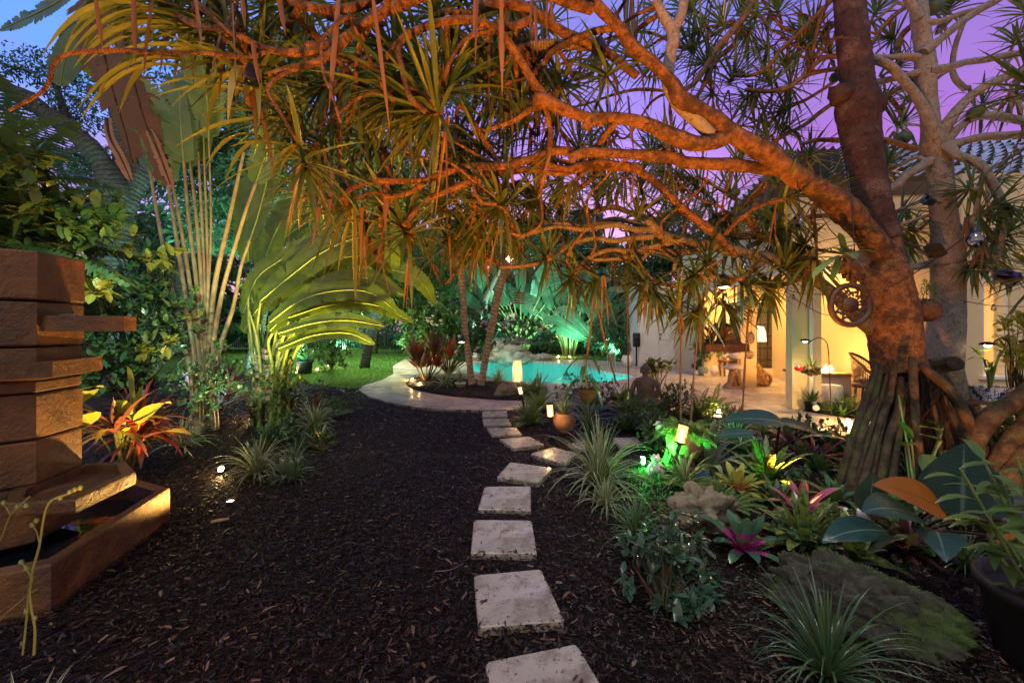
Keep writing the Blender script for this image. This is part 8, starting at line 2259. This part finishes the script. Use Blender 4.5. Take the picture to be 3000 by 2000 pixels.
# orchid basket hanging from the rope pair
bc = P(13, 1450, 790, 4.1)
t_ = thing('orchid_basket', 'dark hanging basket with thick drooping orchid leaves', 'hanging basket', bc)
m_ = MB(); lathe(m_, [(.0, -.09), (.05, -.085), (.075, -.04), (.10, .03), (.105, .045), (.095, .045), (.07, -.02), (.0, -.04)], bc, 22); m_.build('basket', M['coco'], t_)
m_ = MB(); top = P(5, 1612, 890, 4.2)
for q in range(3):
    a = q * 2.09; tube(m_, [[*(bc + [math.cos(a) * .1, math.sin(a) * .1, .045]), .002], [*top, .002]], 5, .1, 0)
m_.build('wire', M['metal_dark'], t_)
m_ = MB(); s_ = MB()
tube(s_, [[*bc, .012], [*P(13, 1440, 600, 4.1), .012], [*P(13, 1420, 400, 4.12), .010], [*P(13, 1430, 350, 4.12), .006]], 8, .04, .1); s_.build('stem', M['petiole_g'], t_)
for (x, y), d_, L, dr in (((1420, 400), (-1, -.1, .5), .32, 2.4), ((1425, 400), (1, -.1, .5), .34, 2.6), ((1420, 390), (.3, -.4, .6), .30, 2.4), ((1420, 600), (-1, -.1, .4), .34, 2.8), ((1440, 620), (.2, -.5, .2), .40, 2.2), ((1430, 600), (.6, -.3, .3), .26, 2.6), ((1410, 640), (-.7, -.3, .4), .36, 2.6), ((1430, 500), (-.2, -.5, .5), .3, 2.4)):
    blades(m_, [P(13, x, y, 4.1)], [d_], L, .042, dr, 10, 'tongue', .35, .7)
m_.build('leaf', M['broad'], t_)
# other hanging things
p_ = P(5, 1165, 500, 8.0)
t_ = thing('slatted_basket', 'small slatted orchid basket hanging in front of the fan-shaped palms', 'hanging basket', p_)
m_ = MB()
for q in range(5): box(m_, p_ + [0, 0, -.10 + q * .05], (.20, .20, .022), .3 + (q % 2) * .05)
m_.build('slats', M['wood'], t_, smooth=False); m_ = MB(); tube(m_, [[*(p_ + [0, 0, .1]), .004], [*P(5, 1160, 300, 8.0), .004]], 5, .2, 0); m_.build('wire', M['metal_dark'], t_)
m_ = MB(); rosette_plant(m_, p_ + [0, 0, .1], 10, .3, .03, .2, 1.5, .8); m_.build('leaf', M['broad'], t_)
# wind chime
t_ = thing('wind_chime', 'wind chime of shells and a wicker ball hanging in front of the lit column', 'wind chime', P(11, 1375, 400, 4.3))
m_ = MB(); tube(m_, [[*P(11, 1378, 210, 4.3), .0025], [*P(11, 1375, 460, 4.3), .002], [*P(11, 1358, 700, 4.3), .002]], 5, .1, 0); m_.build('cord', M['metal_dark'], t_)
for y, r_, sc in ((270, .022, (1, 1, 1.3)), (355, .025, (1.3, 1.3, .25)), (550, .045, (.8, .6, 1.4))):
    m_ = MB(); ico(m_, P(11, 1372, y, 4.3), r_, 3, sc, .2, 2, y); m_.build('shell', M['cap'] if 'cap' in M else M['stucco_w'], t_)
m_ = MB(); c_ = P(11, 1357, 740, 4.3)
for q in range(7):
    a = -1.2 + q * .4; r_ = math.cos(a) * .045; z = math.sin(a) * .045
    ring = [[c_[0] + math.cos(b) * r_, c_[1] + math.sin(b) * r_, c_[2] + z, .003] for b in np.linspace(0, 6.283, 13)]
    tube(m_, ring, 5, .02, 0, cap=False)
m_.build('wicker_ball', M['wood'], t_)
# round cut-metal ornament
wc = P(6, 1100, 545, 3.3)
t_ = thing('round_ornament', 'round brown metal wall ornament with a cut-out vine ring on the main trunk', 'ornament', wc)
R0 = 147 / 2.24 / F * 3.3
m_ = MB(); th = np.linspace(0, 6.2832, 49)
def torus(m_, r_, rr0, dy=0.0, fl=1.0): tube(m_, [[wc[0] + math.cos(b) * r_, wc[1] + dy, wc[2] + math.sin(b) * r_, rr0] for b in th], 10, .03, 0, cap=False, flat=fl)
torus(m_, R0 * .88, R0 * .13, 0, 1); m_.build('rim', M['rust'], t_)
m_ = MB()
prof = [(0, -.02), (R0 * .14, -.022), (R0 * .16, -.012), (R0 * .34, -.012), (R0 * .36, .0), (R0 * .36, .01), (0, .01)]
ths = np.linspace(0, 2 * np.pi, 29); V_ = [np.stack([wc[0] + r_ * np.cos(ths), np.full(29, wc[1] + y), wc[2] + r_ * np.sin(ths)], 1) for r_, y in prof]
i_, j_ = np.meshgrid(np.arange(len(prof) - 1), np.arange(28), indexing='ij'); b0 = (i_ * 29 + j_).ravel()
m_.add(np.concatenate(V_), np.stack([b0, b0 + 1, b0 + 30, b0 + 29], 1)); m_.build('hub', M['rust'], t_)
m_ = MB()
for q in range(10):      # s-curved leaves of the vine ring
    a = q * .628
    pts = []
    for s_ in np.linspace(0, 1, 7):
        aa = a + s_ * .55; r_ = R0 * (.40 + .33 * s_ + .05 * math.sin(s_ * 9))
        pts.append([wc[0] + math.cos(aa) * r_, wc[1], wc[2] + math.sin(aa) * r_, R0 * .035])
    tube(m_, pts, 7, .01, .1)
    for f, k2 in ((.5, .3), (.62, -.1), (.56, .12)):
        aa = a + k2; ico(m_, (wc[0] + math.cos(aa) * R0 * f, wc[1], wc[2] + math.sin(aa) * R0 * f), R0 * .075, 2, (1, .3, 1), .3, 2, q)
m_.build('vine_ring', M['rust'], t_)
m_ = MB(); tube(m_, [[*(wc + [0, 0, R0]), .006], [*P(6, 1100, 330, 3.45), .006]], 6, .05, 0); m_.build('hook', M['metal_dark'], t_)
# orchid tied to the limb
t_ = thing('mounted_orchid', 'orchid with broad dark leaves tied to the trunk above the round ornament', 'orchid', P(6, 1110, 250, 3.5))
m_ = MB(); ico(m_, P(6, 1120, 290, 3.5), .10, 4, (1, .7, 1.3), .5, 3, 4); m_.build('root_mass', M['coco'], t_)
m_ = MB()
for (x, y), d_, L, W, dr in (((1060, 200), (-1, -.2, .25), .24, .075, .35), ((1060, 215), (1, -.3, .3), .22, .07, .5), ((1050, 215), (-.1, -.4, .1), .20, .085, 1.4), ((1040, 220), (-1, -.4, -.35), .42, .075, .5), ((1060, 190), (-.3, -.1, 1), .16, .05, .5), ((1030, 230), (-.6, -.4, -.8), .26, .05, .4), ((1080, 200), (.3, -.5, -.6), .18, .06, .6)):
    blades(m_, [P(6, x, y, 3.35)], [d_], L, W, dr, 8, 'tongue', .2, 1.2)
m_.build('leaf', M['broad'], t_)
# coconut planter on the pale tree
t_ = thing('coconut_planter', 'hairy coconut husk planter with trailing succulents on the pale tree', 'planter', P(6, 1610, 580, 4.2))
m_ = MB(); ico(m_, P(6, 1605, 580, 4.2), .115, 4, (1, 1, 1.05), .06, 4, 9); m_.build('husk', M['coco'], t_)
m_ = MB()
for q in range(26):
    b0 = P(6, 1560 + rng.random() * 70, 500 - rng.random() * 90, 4.2); k_ = 12
    S = spline([[*b0, 0], [*(b0 + [rng.normal() * .05, -.04, .06]), 0], [*(b0 + [rng.normal() * .1, -.06, -.04 - .1 * rng.random()]), 0]], .02)[:, :3]
    blades(m_, S, rng.normal(0, 1, (len(S), 3)), .035, .010, .3, 2, 'oval', .1, 1, cols=2)
m_.build('foliage', M['fern'], t_)
# shepherd hooks with lamps
for lab, pts, lp, e, bs in (('black shepherd hook with a small lit lamp in front of the near column', [(12, 215, 495, 6.2), (12, 240, 465, 6.2), (12, 310, 435, 6.2), (12, 375, 470, 6.2), (12, 398, 560, 6.2), (12, 410, 800, 6.2), (12, 425, 1150, 6.2)], (12, 185, 462, 6.2), 34, 6.2),
                            ('black shepherd hook with a lit lamp over the blue and white planter', [(12, 1895, 510, 4.4), (12, 1930, 465, 4.4), (12, 1990, 440, 4.4), (12, 2050, 470, 4.4), (12, 2068, 560, 4.4), (12, 2068, 800, 4.4), (12, 2068, 1180, 4.4)], (12, 1862, 495, 4.4), 14, 4.4)):
    q_ = [P(*a) for a in pts]; g0 = np.array([q_[-1][0], q_[-1][1], -.03])
    t_ = thing('shepherd_hook', lab, 'shepherd hook', g0, 'shepherd hooks with small lamps')
    m_ = MB(); tube(m_, [[*a, .007] for a in q_] + [[*g0, .007]], 8, .04, 0); m_.build('rod', M['metal_dark'], t_)
    lc = P(*lp); m_ = MB(); lathe(m_, [(0, .03), (.05, .02), (.07, .0), (.07, -.008), (.0, -.008)], lc, 20); tube(m_, [[*(lc + [0, 0, .02]), .004], [*q_[0], .005]], 6, .03, 0); m_.build('lamp_shade', M['metal_dark'], t_)
    m_ = MB(); lathe(m_, [(.03, -.009), (.02, -.03), (0, -.035)], lc, 14); m_.build('bulb', M['lamp_hot'], t_)
    lamp('glow', 'SPOT', lc + [0, 0, -.05], e, (1.0, .78, .28), .03, lc - [0, 0, 1], 150, 1.0, parent=t_)
m_ = MB(); c_ = P(12, 125, 718, 6.3); ico(m_, c_, .055, 3, (1.1, 1, .85), .05, 1, 3)
M['redglass'] = surf('red_glass', (.55, .01, .01), (.4, .01, .01), .1, 3, .02, spec=.8, emit=(1, .02, .01), estr=.25)  # faint red glow added to the glass; there is no lamp inside
tag(m_.build('red_glass_ball', M['redglass'], loc=c_), 'shiny red glass ornament left of the fern basket by the column', 'ornament')
hb_ = P(12, 240, 720, 6.3)
t_ = thing('fern_basket', 'brown wiry basket of air plants beside the red ornament', 'hanging basket', hb_)
m_ = MB(); ico(m_, hb_ + [0, 0, -.03], .10, 4, (1.3, .9, .7), .4, 3, 3); m_.build('basket', M['coco'], t_)
m_ = MB(); rosette_plant(m_, hb_, 46, .26, .014, .1, 1.6, .5, 'blade'); m_.build('foliage', M['bush'], t_)
m_ = MB(); tube(m_, [[*(hb_ + [0, 0, .0]), .003], [*P(12, 215, 495, 6.2), .003]], 5, .1, 0); m_.build('wire', M['metal_dark'], t_)

# ================================================================ PATIO THINGS
fb = G(12, 390, 1000)
fb = np.array([5.95, 7.75, .0])
t_ = thing('fire_table', 'pale square fire pit table with orange flames on the patio', 'fire pit', fb + [0, 0, FZ])
m_ = MB(); box(m_, fb + [0, 0, .27], (.72, .72, .46), -.1, bevel=.01); m_.build('base', M['stucco_w'], t_, smooth=False)
m_ = MB()
for sx, sy, wx, wy in ((0, -.30, .84, .24), (0, .30, .84, .24), (-.30, 0, .24, .358), (.30, 0, .24, .358)):
    c1, s1 = math.cos(-.1), math.sin(-.1); box(m_, fb + [sx * c1 - sy * s1, sx * s1 + sy * c1, .53], (wx, wy, .05), -.1, bevel=.006)
m_.build('top', M['terra'], t_, smooth=False)
m_ = MB(); box(m_, fb + [0, 0, .515], (.35, .35, .03), -.1); m_.build('burner_tray', M['metal_dark'], t_, smooth=False)
m_ = MB()
for q in range(30):
    c_ = fb + [(rng.random() - .5) * .42, (rng.random() - .5) * .18, .53]; h_ = .06 + .10 * rng.random()
    tube(m_, [[*c_, .018], [*(c_ + [rng.normal() * .015, 0, h_ * .5]), .014], [*(c_ + [rng.normal() * .03, 0, h_]), .002]], 7, .02, .1)
m_.build('flame', M['flame'], t_)
lamp('glow', 'POINT', fb + [0, -.1, .72], 110, (1.0, .42, .10), .08, parent=t_)
db = np.array([5.60, 7.05, 0])
m_ = MB(); lathe(m_, [(.0, .03), (.19, .03), (.20, .06), (.20, .36), (.19, .39), (0, .39)], db, 30)
for z in np.linspace(.08, .34, 7):
    for a in np.linspace(0, 6.283, 22, endpoint=False):
        a2 = a + (.14 if int(z * 100) % 2 else 0)
        tube(m_, [[db[0] + math.cos(a2) * .202, db[1] + math.sin(a2) * .202, z - .018, .006], [db[0] + math.cos(a2 + .12) * .206, db[1] + math.sin(a2 + .12) * .206, z + .018, .006]], 5, .03, 0)
tag(m_.build('drum_stool', M['stucco_w'], loc=db), 'pale drum-shaped garden stool with a raised lattice, by the wicker chair', 'stool')
# wicker chair
wb = np.array([6.35, 6.95, FZ])
t_ = thing('wicker_chair', 'brown wicker armchair with a pale cushion on the patio', 'chair', wb)
def wp(x, y, z, a=-2.5): return wb + [x * math.cos(a) - y * math.sin(a), x * math.sin(a) + y * math.cos(a), z]
m_ = MB(); bx = wp(0, 0, .36); box(m_, bx, (.56, .54, .08), -2.5, bevel=.02); m_.build('seat', M['wicker'], t_)
m_ = MB()
arc = [wp(.30 * math.sin(t) * 1.05, -.05 - .30 * math.cos(t) * 1.0, .62 + .28 * max(0, math.cos(t)) ** .8) for t in np.linspace(-1.9, 1.9, 25)]
tube(m_, [[*a, .025] for a in arc], 10, .04, .05)
for t in np.linspace(-1.9, 1.9, 45):
    tp = wp(.30 * math.sin(t) * 1.05, -.05 - .30 * math.cos(t), .62 + .28 * max(0, math.cos(t)) ** .8); bt_ = wp(.26 * math.sin(t), -.05 - .25 * math.cos(t), .34)
    tube(m_, [[*tp, .006], [*bt_, .006]], 5, .1, 0, cap=False)
for f in (.25, .5, .75):
    tube(m_, [[*(np.array(a) * f + wp(.27 * math.sin(t), -.05 - .26 * math.cos(t), .34) * (1 - f)), .006] for a, t in zip(arc, np.linspace(-1.9, 1.9, 25))], 5, .04, 0)
m_.build('backrest', M['wicker'], t_)
for sx in (-1, 1):
    for sy in (-1, 1):
        m_ = MB(); tube(m_, [[*wp(sx * .24, sy * .22, .34), .02], [*wp(sx * .25, sy * .24, .0), .017]], 8, .08, .05); m_.build('leg', M['wicker'], t_)
m_ = MB(); ico(m_, wp(0, -.02, .45), .24, 4, (1, 1, .28), .08, 1.5, 3); m_.build('cushion', M['cushion'], t_)
# plant stand
sb_ = G(11, 1065, 995)
t_ = thing('plant_stand', 'carved red-brown round plant stand on the patio', 'plant stand', sb_)
m_ = MB(); lathe(m_, [(0, .44), (.19, .44), (.21, .46), (.21, .49), (0, .49)], sb_, 24); m_.build('top', M['wood'], t_)
for q in range(4):
    a = q * 1.571 + .5; m_ = MB(); tube(m_, [[*(sb_ + [math.cos(a) * .16, math.sin(a) * .16, .44]), .022], [*(sb_ + [math.cos(a) * .20, math.sin(a) * .20, .3]), .022], [*(sb_ + [math.cos(a) * .15, math.sin(a) * .15, .12]), .018], [*(sb_ + [math.cos(a) * .19, math.sin(a) * .19, .0]), .024]], 8, .04, .03); m_.build('leg', M['wood'], t_)
pot('white pedestal bowl with a trailing plant on the round stand', sb_ + [0, 0, .49], bowl(.13, .17, .9, .4), 'whitepot', lambda m_, b_: leafcloud(m_, [b_ + [0, 0, .3], b_ + [.12, 0, .4]], [.17, .14], 260, .08), M['bush'])
# meter box and conduit on garage wall corner
m_ = MB(); p_ = np.array([4.42, 14.15, .95]); box(m_, p_, (.24, .14, .50), bevel=.03); tube(m_, [[*(p_ + [0, 0, -.25]), .03], [p_[0], p_[1], .03, .03]], 8, .2, 0); lathe(m_, [(.09, -.0), (.09, .05), (0, .06)], p_ + [0, -.07, .05], 16)
tag(m_.build('pump_control_box', M['darkpot'], loc=p_), 'dark control box and conduit at the corner of the garage wall', 'control box')
# tall clear lantern on the deck
b_ = G(5, 1772, 955); t_ = thing('glass_lantern', 'tall empty glass lantern standing on the far pool deck', 'lantern', b_)
m_ = MB()
for sx in (-1, 1):
    for sy in (-1, 1): box(m_, b_ + [sx * .10, sy * .10, .26], (.015, .015, .50))
box(m_, b_ + [0, 0, .01], (.24, .24, .02)); box(m_, b_ + [0, 0, .515], (.24, .24, .02)); m_.build('frame', M['trim'], t_, smooth=False)
m_ = MB()
for sx, sy, wx, wy in ((0, -.098, .185, .003), (0, .098, .185, .003), (-.098, 0, .003, .185), (.098, 0, .003, .185)): box(m_, b_ + [sx, sy, .26], (wx, wy, .48))
m_.build('pane', M['glass'], t_, smooth=False)
# bench with blue and white planter
bb = P(12, 1930, 1000, 4.5); zt2 = bb[2]
t_ = thing('plant_bench', 'narrow wooden bench holding pots below the lit window', 'bench', (bb[0] + .1, bb[1], 0))
m_ = MB(); box(m_, (bb[0] + .15, 4.55, zt2 - .03), (1.1, .32, .04), -.05, bevel=.005); m_.build('top', M['wood'], t_, smooth=False)
for sx in (-.28, .58):
    m_ = MB(); box(m_, (bb[0] + sx, 4.55, (zt2 - .05) / 2 - .01), (.06, .26, zt2 - .04), -.05, bevel=.004); m_.build('leg', M['wood'], t_, smooth=False)
m, n, l = nt('blue_white_china')
o = n.new('ShaderNodeOutputMaterial'); tcn = n.new('ShaderNodeTexCoord').outputs['Object']
nf = noise_node(n, l, tcn, 22, 3, .5, 1.2)
p = principled(n, l, mixc(n, l, rng_node(n, l, nf, .5, .54), (.72, .72, .74), (.03, .05, .22)), .15, None, 0, .6); l.new(p.outputs[0], o.inputs[0]); M['china'] = m
cb = np.array([P(12, 1880, 980, 4.5)[0], 4.5, zt2 - .008])
t_ = thing('china_planter', 'blue and white flowered china planter with a big-leaved plant', 'planter', cb)
m_ = MB(); V_ = []
for z, sx, sy in ((0, .13, .085), (.02, .135, .09), (.13, .165, .11), (.15, .172, .115), (.15, .155, .10), (.11, .15, .095)):
    V_.append([[cb[0] + a * sx, cb[1] + b * sy, cb[2] + z] for a, b in ((-1, -.8), (-.85, -1), (.85, -1), (1, -.8), (1, .8), (.85, 1), (-.85, 1), (-1, .8))])
m_.add(np.array(V_).reshape(-1, 3), [[r_ * 8 + i, r_ * 8 + (i + 1) % 8, r_ * 8 + 8 + (i + 1) % 8, r_ * 8 + 8 + i] for r_ in range(5) for i in range(8)]); m_.build('pot', M['china'], t_, smooth=False)
m_ = MB(); box(m_, cb + [0, 0, .11], (.28, .17, .02)); m_.build('soil', M['coco'], t_, smooth=False)
m_ = MB(); s_ = MB()
for tip0, d_, L, W, dr in ((P(12, 1980, 560, 4.45), (-1, -.1, .12), .36, .12, .35), (P(12, 1830, 640, 4.4), (-1, -.2, .9), .28, .03, .3), (P(12, 1950, 640, 4.5), (.6, -.1, 1), .34, .04, .3), (P(12, 1900, 660, 4.4), (1, -.2, .4), .38, .05, 1.2), (P(12, 1860, 720, 4.35), (-.4, -.3, .2), .2, .06, 1.5), (P(12, 1920, 700, 4.4), (1, -.2, .1), .42, .04, .8), (P(12, 1870, 660, 4.4), (-.9, -.1, .5), .3, .04, 1.0)):
    stalkleaf(m_, s_, cb + [0, 0, .12], tip0, d_, L, W, dr, sr=.012)
m_.build('foliage', M['paddle'], t_); s_.build('stem', M['petiole_g'], t_)
m_ = MB(); pp = P(12, 2060, 950, 4.4); lathe(m_, [(0, -.05), (.04, -.04), (.045, .03), (.02, .05), (0, .06)], pp, 14); tag(m_.build('bird_feeder', M['terra'], loc=pp), 'small red lantern-shaped feeder by the second shepherd hook', 'feeder')
# risers
for lab, c, x, y, h_, mt in (('white irrigation riser pipe standing behind the mossy boulder', 8, 1615, 500, .30, 'whitepot'), ('black irrigation riser among the red leaves', 12, 330, 1600, .30, 'darkpot')):
    b_ = G(c, x, y); t_ = thing('sprinkler_riser', lab, 'sprinkler', b_); m_ = MB(); lathe(m_, [(.02, -.02), (.02, h_ * .72), (.02, h_ * .72)], b_, 16); m_.build('pipe', M[mt], t_)
    m_ = MB(); lathe(m_, [(.02, h_ * .72), (.034, h_ * .73), (.034, h_ * .88), (.026, h_ * .9), (.024, h_), (.0, h_)], b_, 16); m_.build('nozzle_cap', M[mt], t_)
m_ = MB(); b_ = G(14, 945, 1330) + [0, .05, .03]; box(m_, b_ + [0, 0, .05], (.15, .11, .012), .3, rx=.5, bevel=.003); box(m_, b_, (.02, .02, .09))
M['solar'] = surf('solar_panel', (.02, .04, .12), (.015, .03, .09), .12, 30, .05, spec=.8)
tag(m_.build('solar_panel', M['solar'], smooth=False, loc=b_), 'little dark blue solar panel on a stake behind the pitted rock', 'solar panel')

# ================================================================ FENCE
t_ = thing('iron_fence', 'black picket fence across the far end of the lawn', 'fence', (-14.5, 24.4, 0))
fx0, fx1 = -24.0, P(5, 345, 800, 24.4)[0]
m_ = MB()
for x in np.arange(fx0, fx1, .125): box(m_, (x, 24.4, .55), (.02, .02, 1.06))
o_ = m_.build('pickets', M['fence'], t_, smooth=False); o_['kind'] = 'stuff'
for z in (.16, 1.0):
    m_ = MB(); box(m_, ((fx0 + fx1) / 2, 24.37, z), (fx1 - fx0, .03, .035)); m_.build('rail', M['fence'], t_, smooth=False)
for x in (P(5, 288, 0, 24.4)[0], P(5, 150, 0, 24.4)[0], P(5, 345, 0, 24.4)[0], -12.6, -15, -17.4, -19.8):
    m_ = MB(); box(m_, (x, 24.4, .58), (.09, .09, 1.2), bevel=.008); m_.build('post', M['fence'], t_, smooth=False)

# ================================================================ LITTER
m_ = MB(); n_ = 80
y = 1.5 + 6 * rng.random(n_) ** 1.3; x = (rng.random(n_) * 2 - 1) * np.minimum(y * 1.2, 4)
ok = ~inside(dk, x, y) & (x > -y * 1.0); x, y = x[ok], y[ok]; n_ = len(x)
a = rng.random(n_) * 6.28
blades(m_, np.stack([x, y, np.full(n_, .035)], 1), np.stack([np.cos(a), np.sin(a), np.full(n_, .1)], 1), .03 + .05 * rng.random(n_), .016, .4, 4, 'lance', .3, 1)
for q in range(16):
    yy = 1.8 + 3.5 * rng.random(); xx = rng.normal() * yy * .5; a = rng.random() * 6.28; L = .06 + .08 * rng.random()
    tube(m_, [[xx, yy, .035, .003], [xx + math.cos(a) * L, yy + math.sin(a) * L, .045, .0025], [xx + math.cos(a + .5) * L * 2, yy + math.sin(a + .5) * L * 2, .035, .0015]], 5, .03, .1)
tag(m_.build('leaf_litter', M['dead_pale']), 'fallen pale leaves and twigs scattered on the mulch', 'litter', kind='stuff')
m_ = MB(); tube(m_, [[*G(7, 970, 358, .04), .010], [*G(7, 1010, 350, .045), .012], [*G(7, 1052, 343, .04), .009]], 8, .02, .1)
tag(m_.build('bark_piece', M['driftwood']), 'orange curl of bark lying on the mulch below the flush light', 'bark')
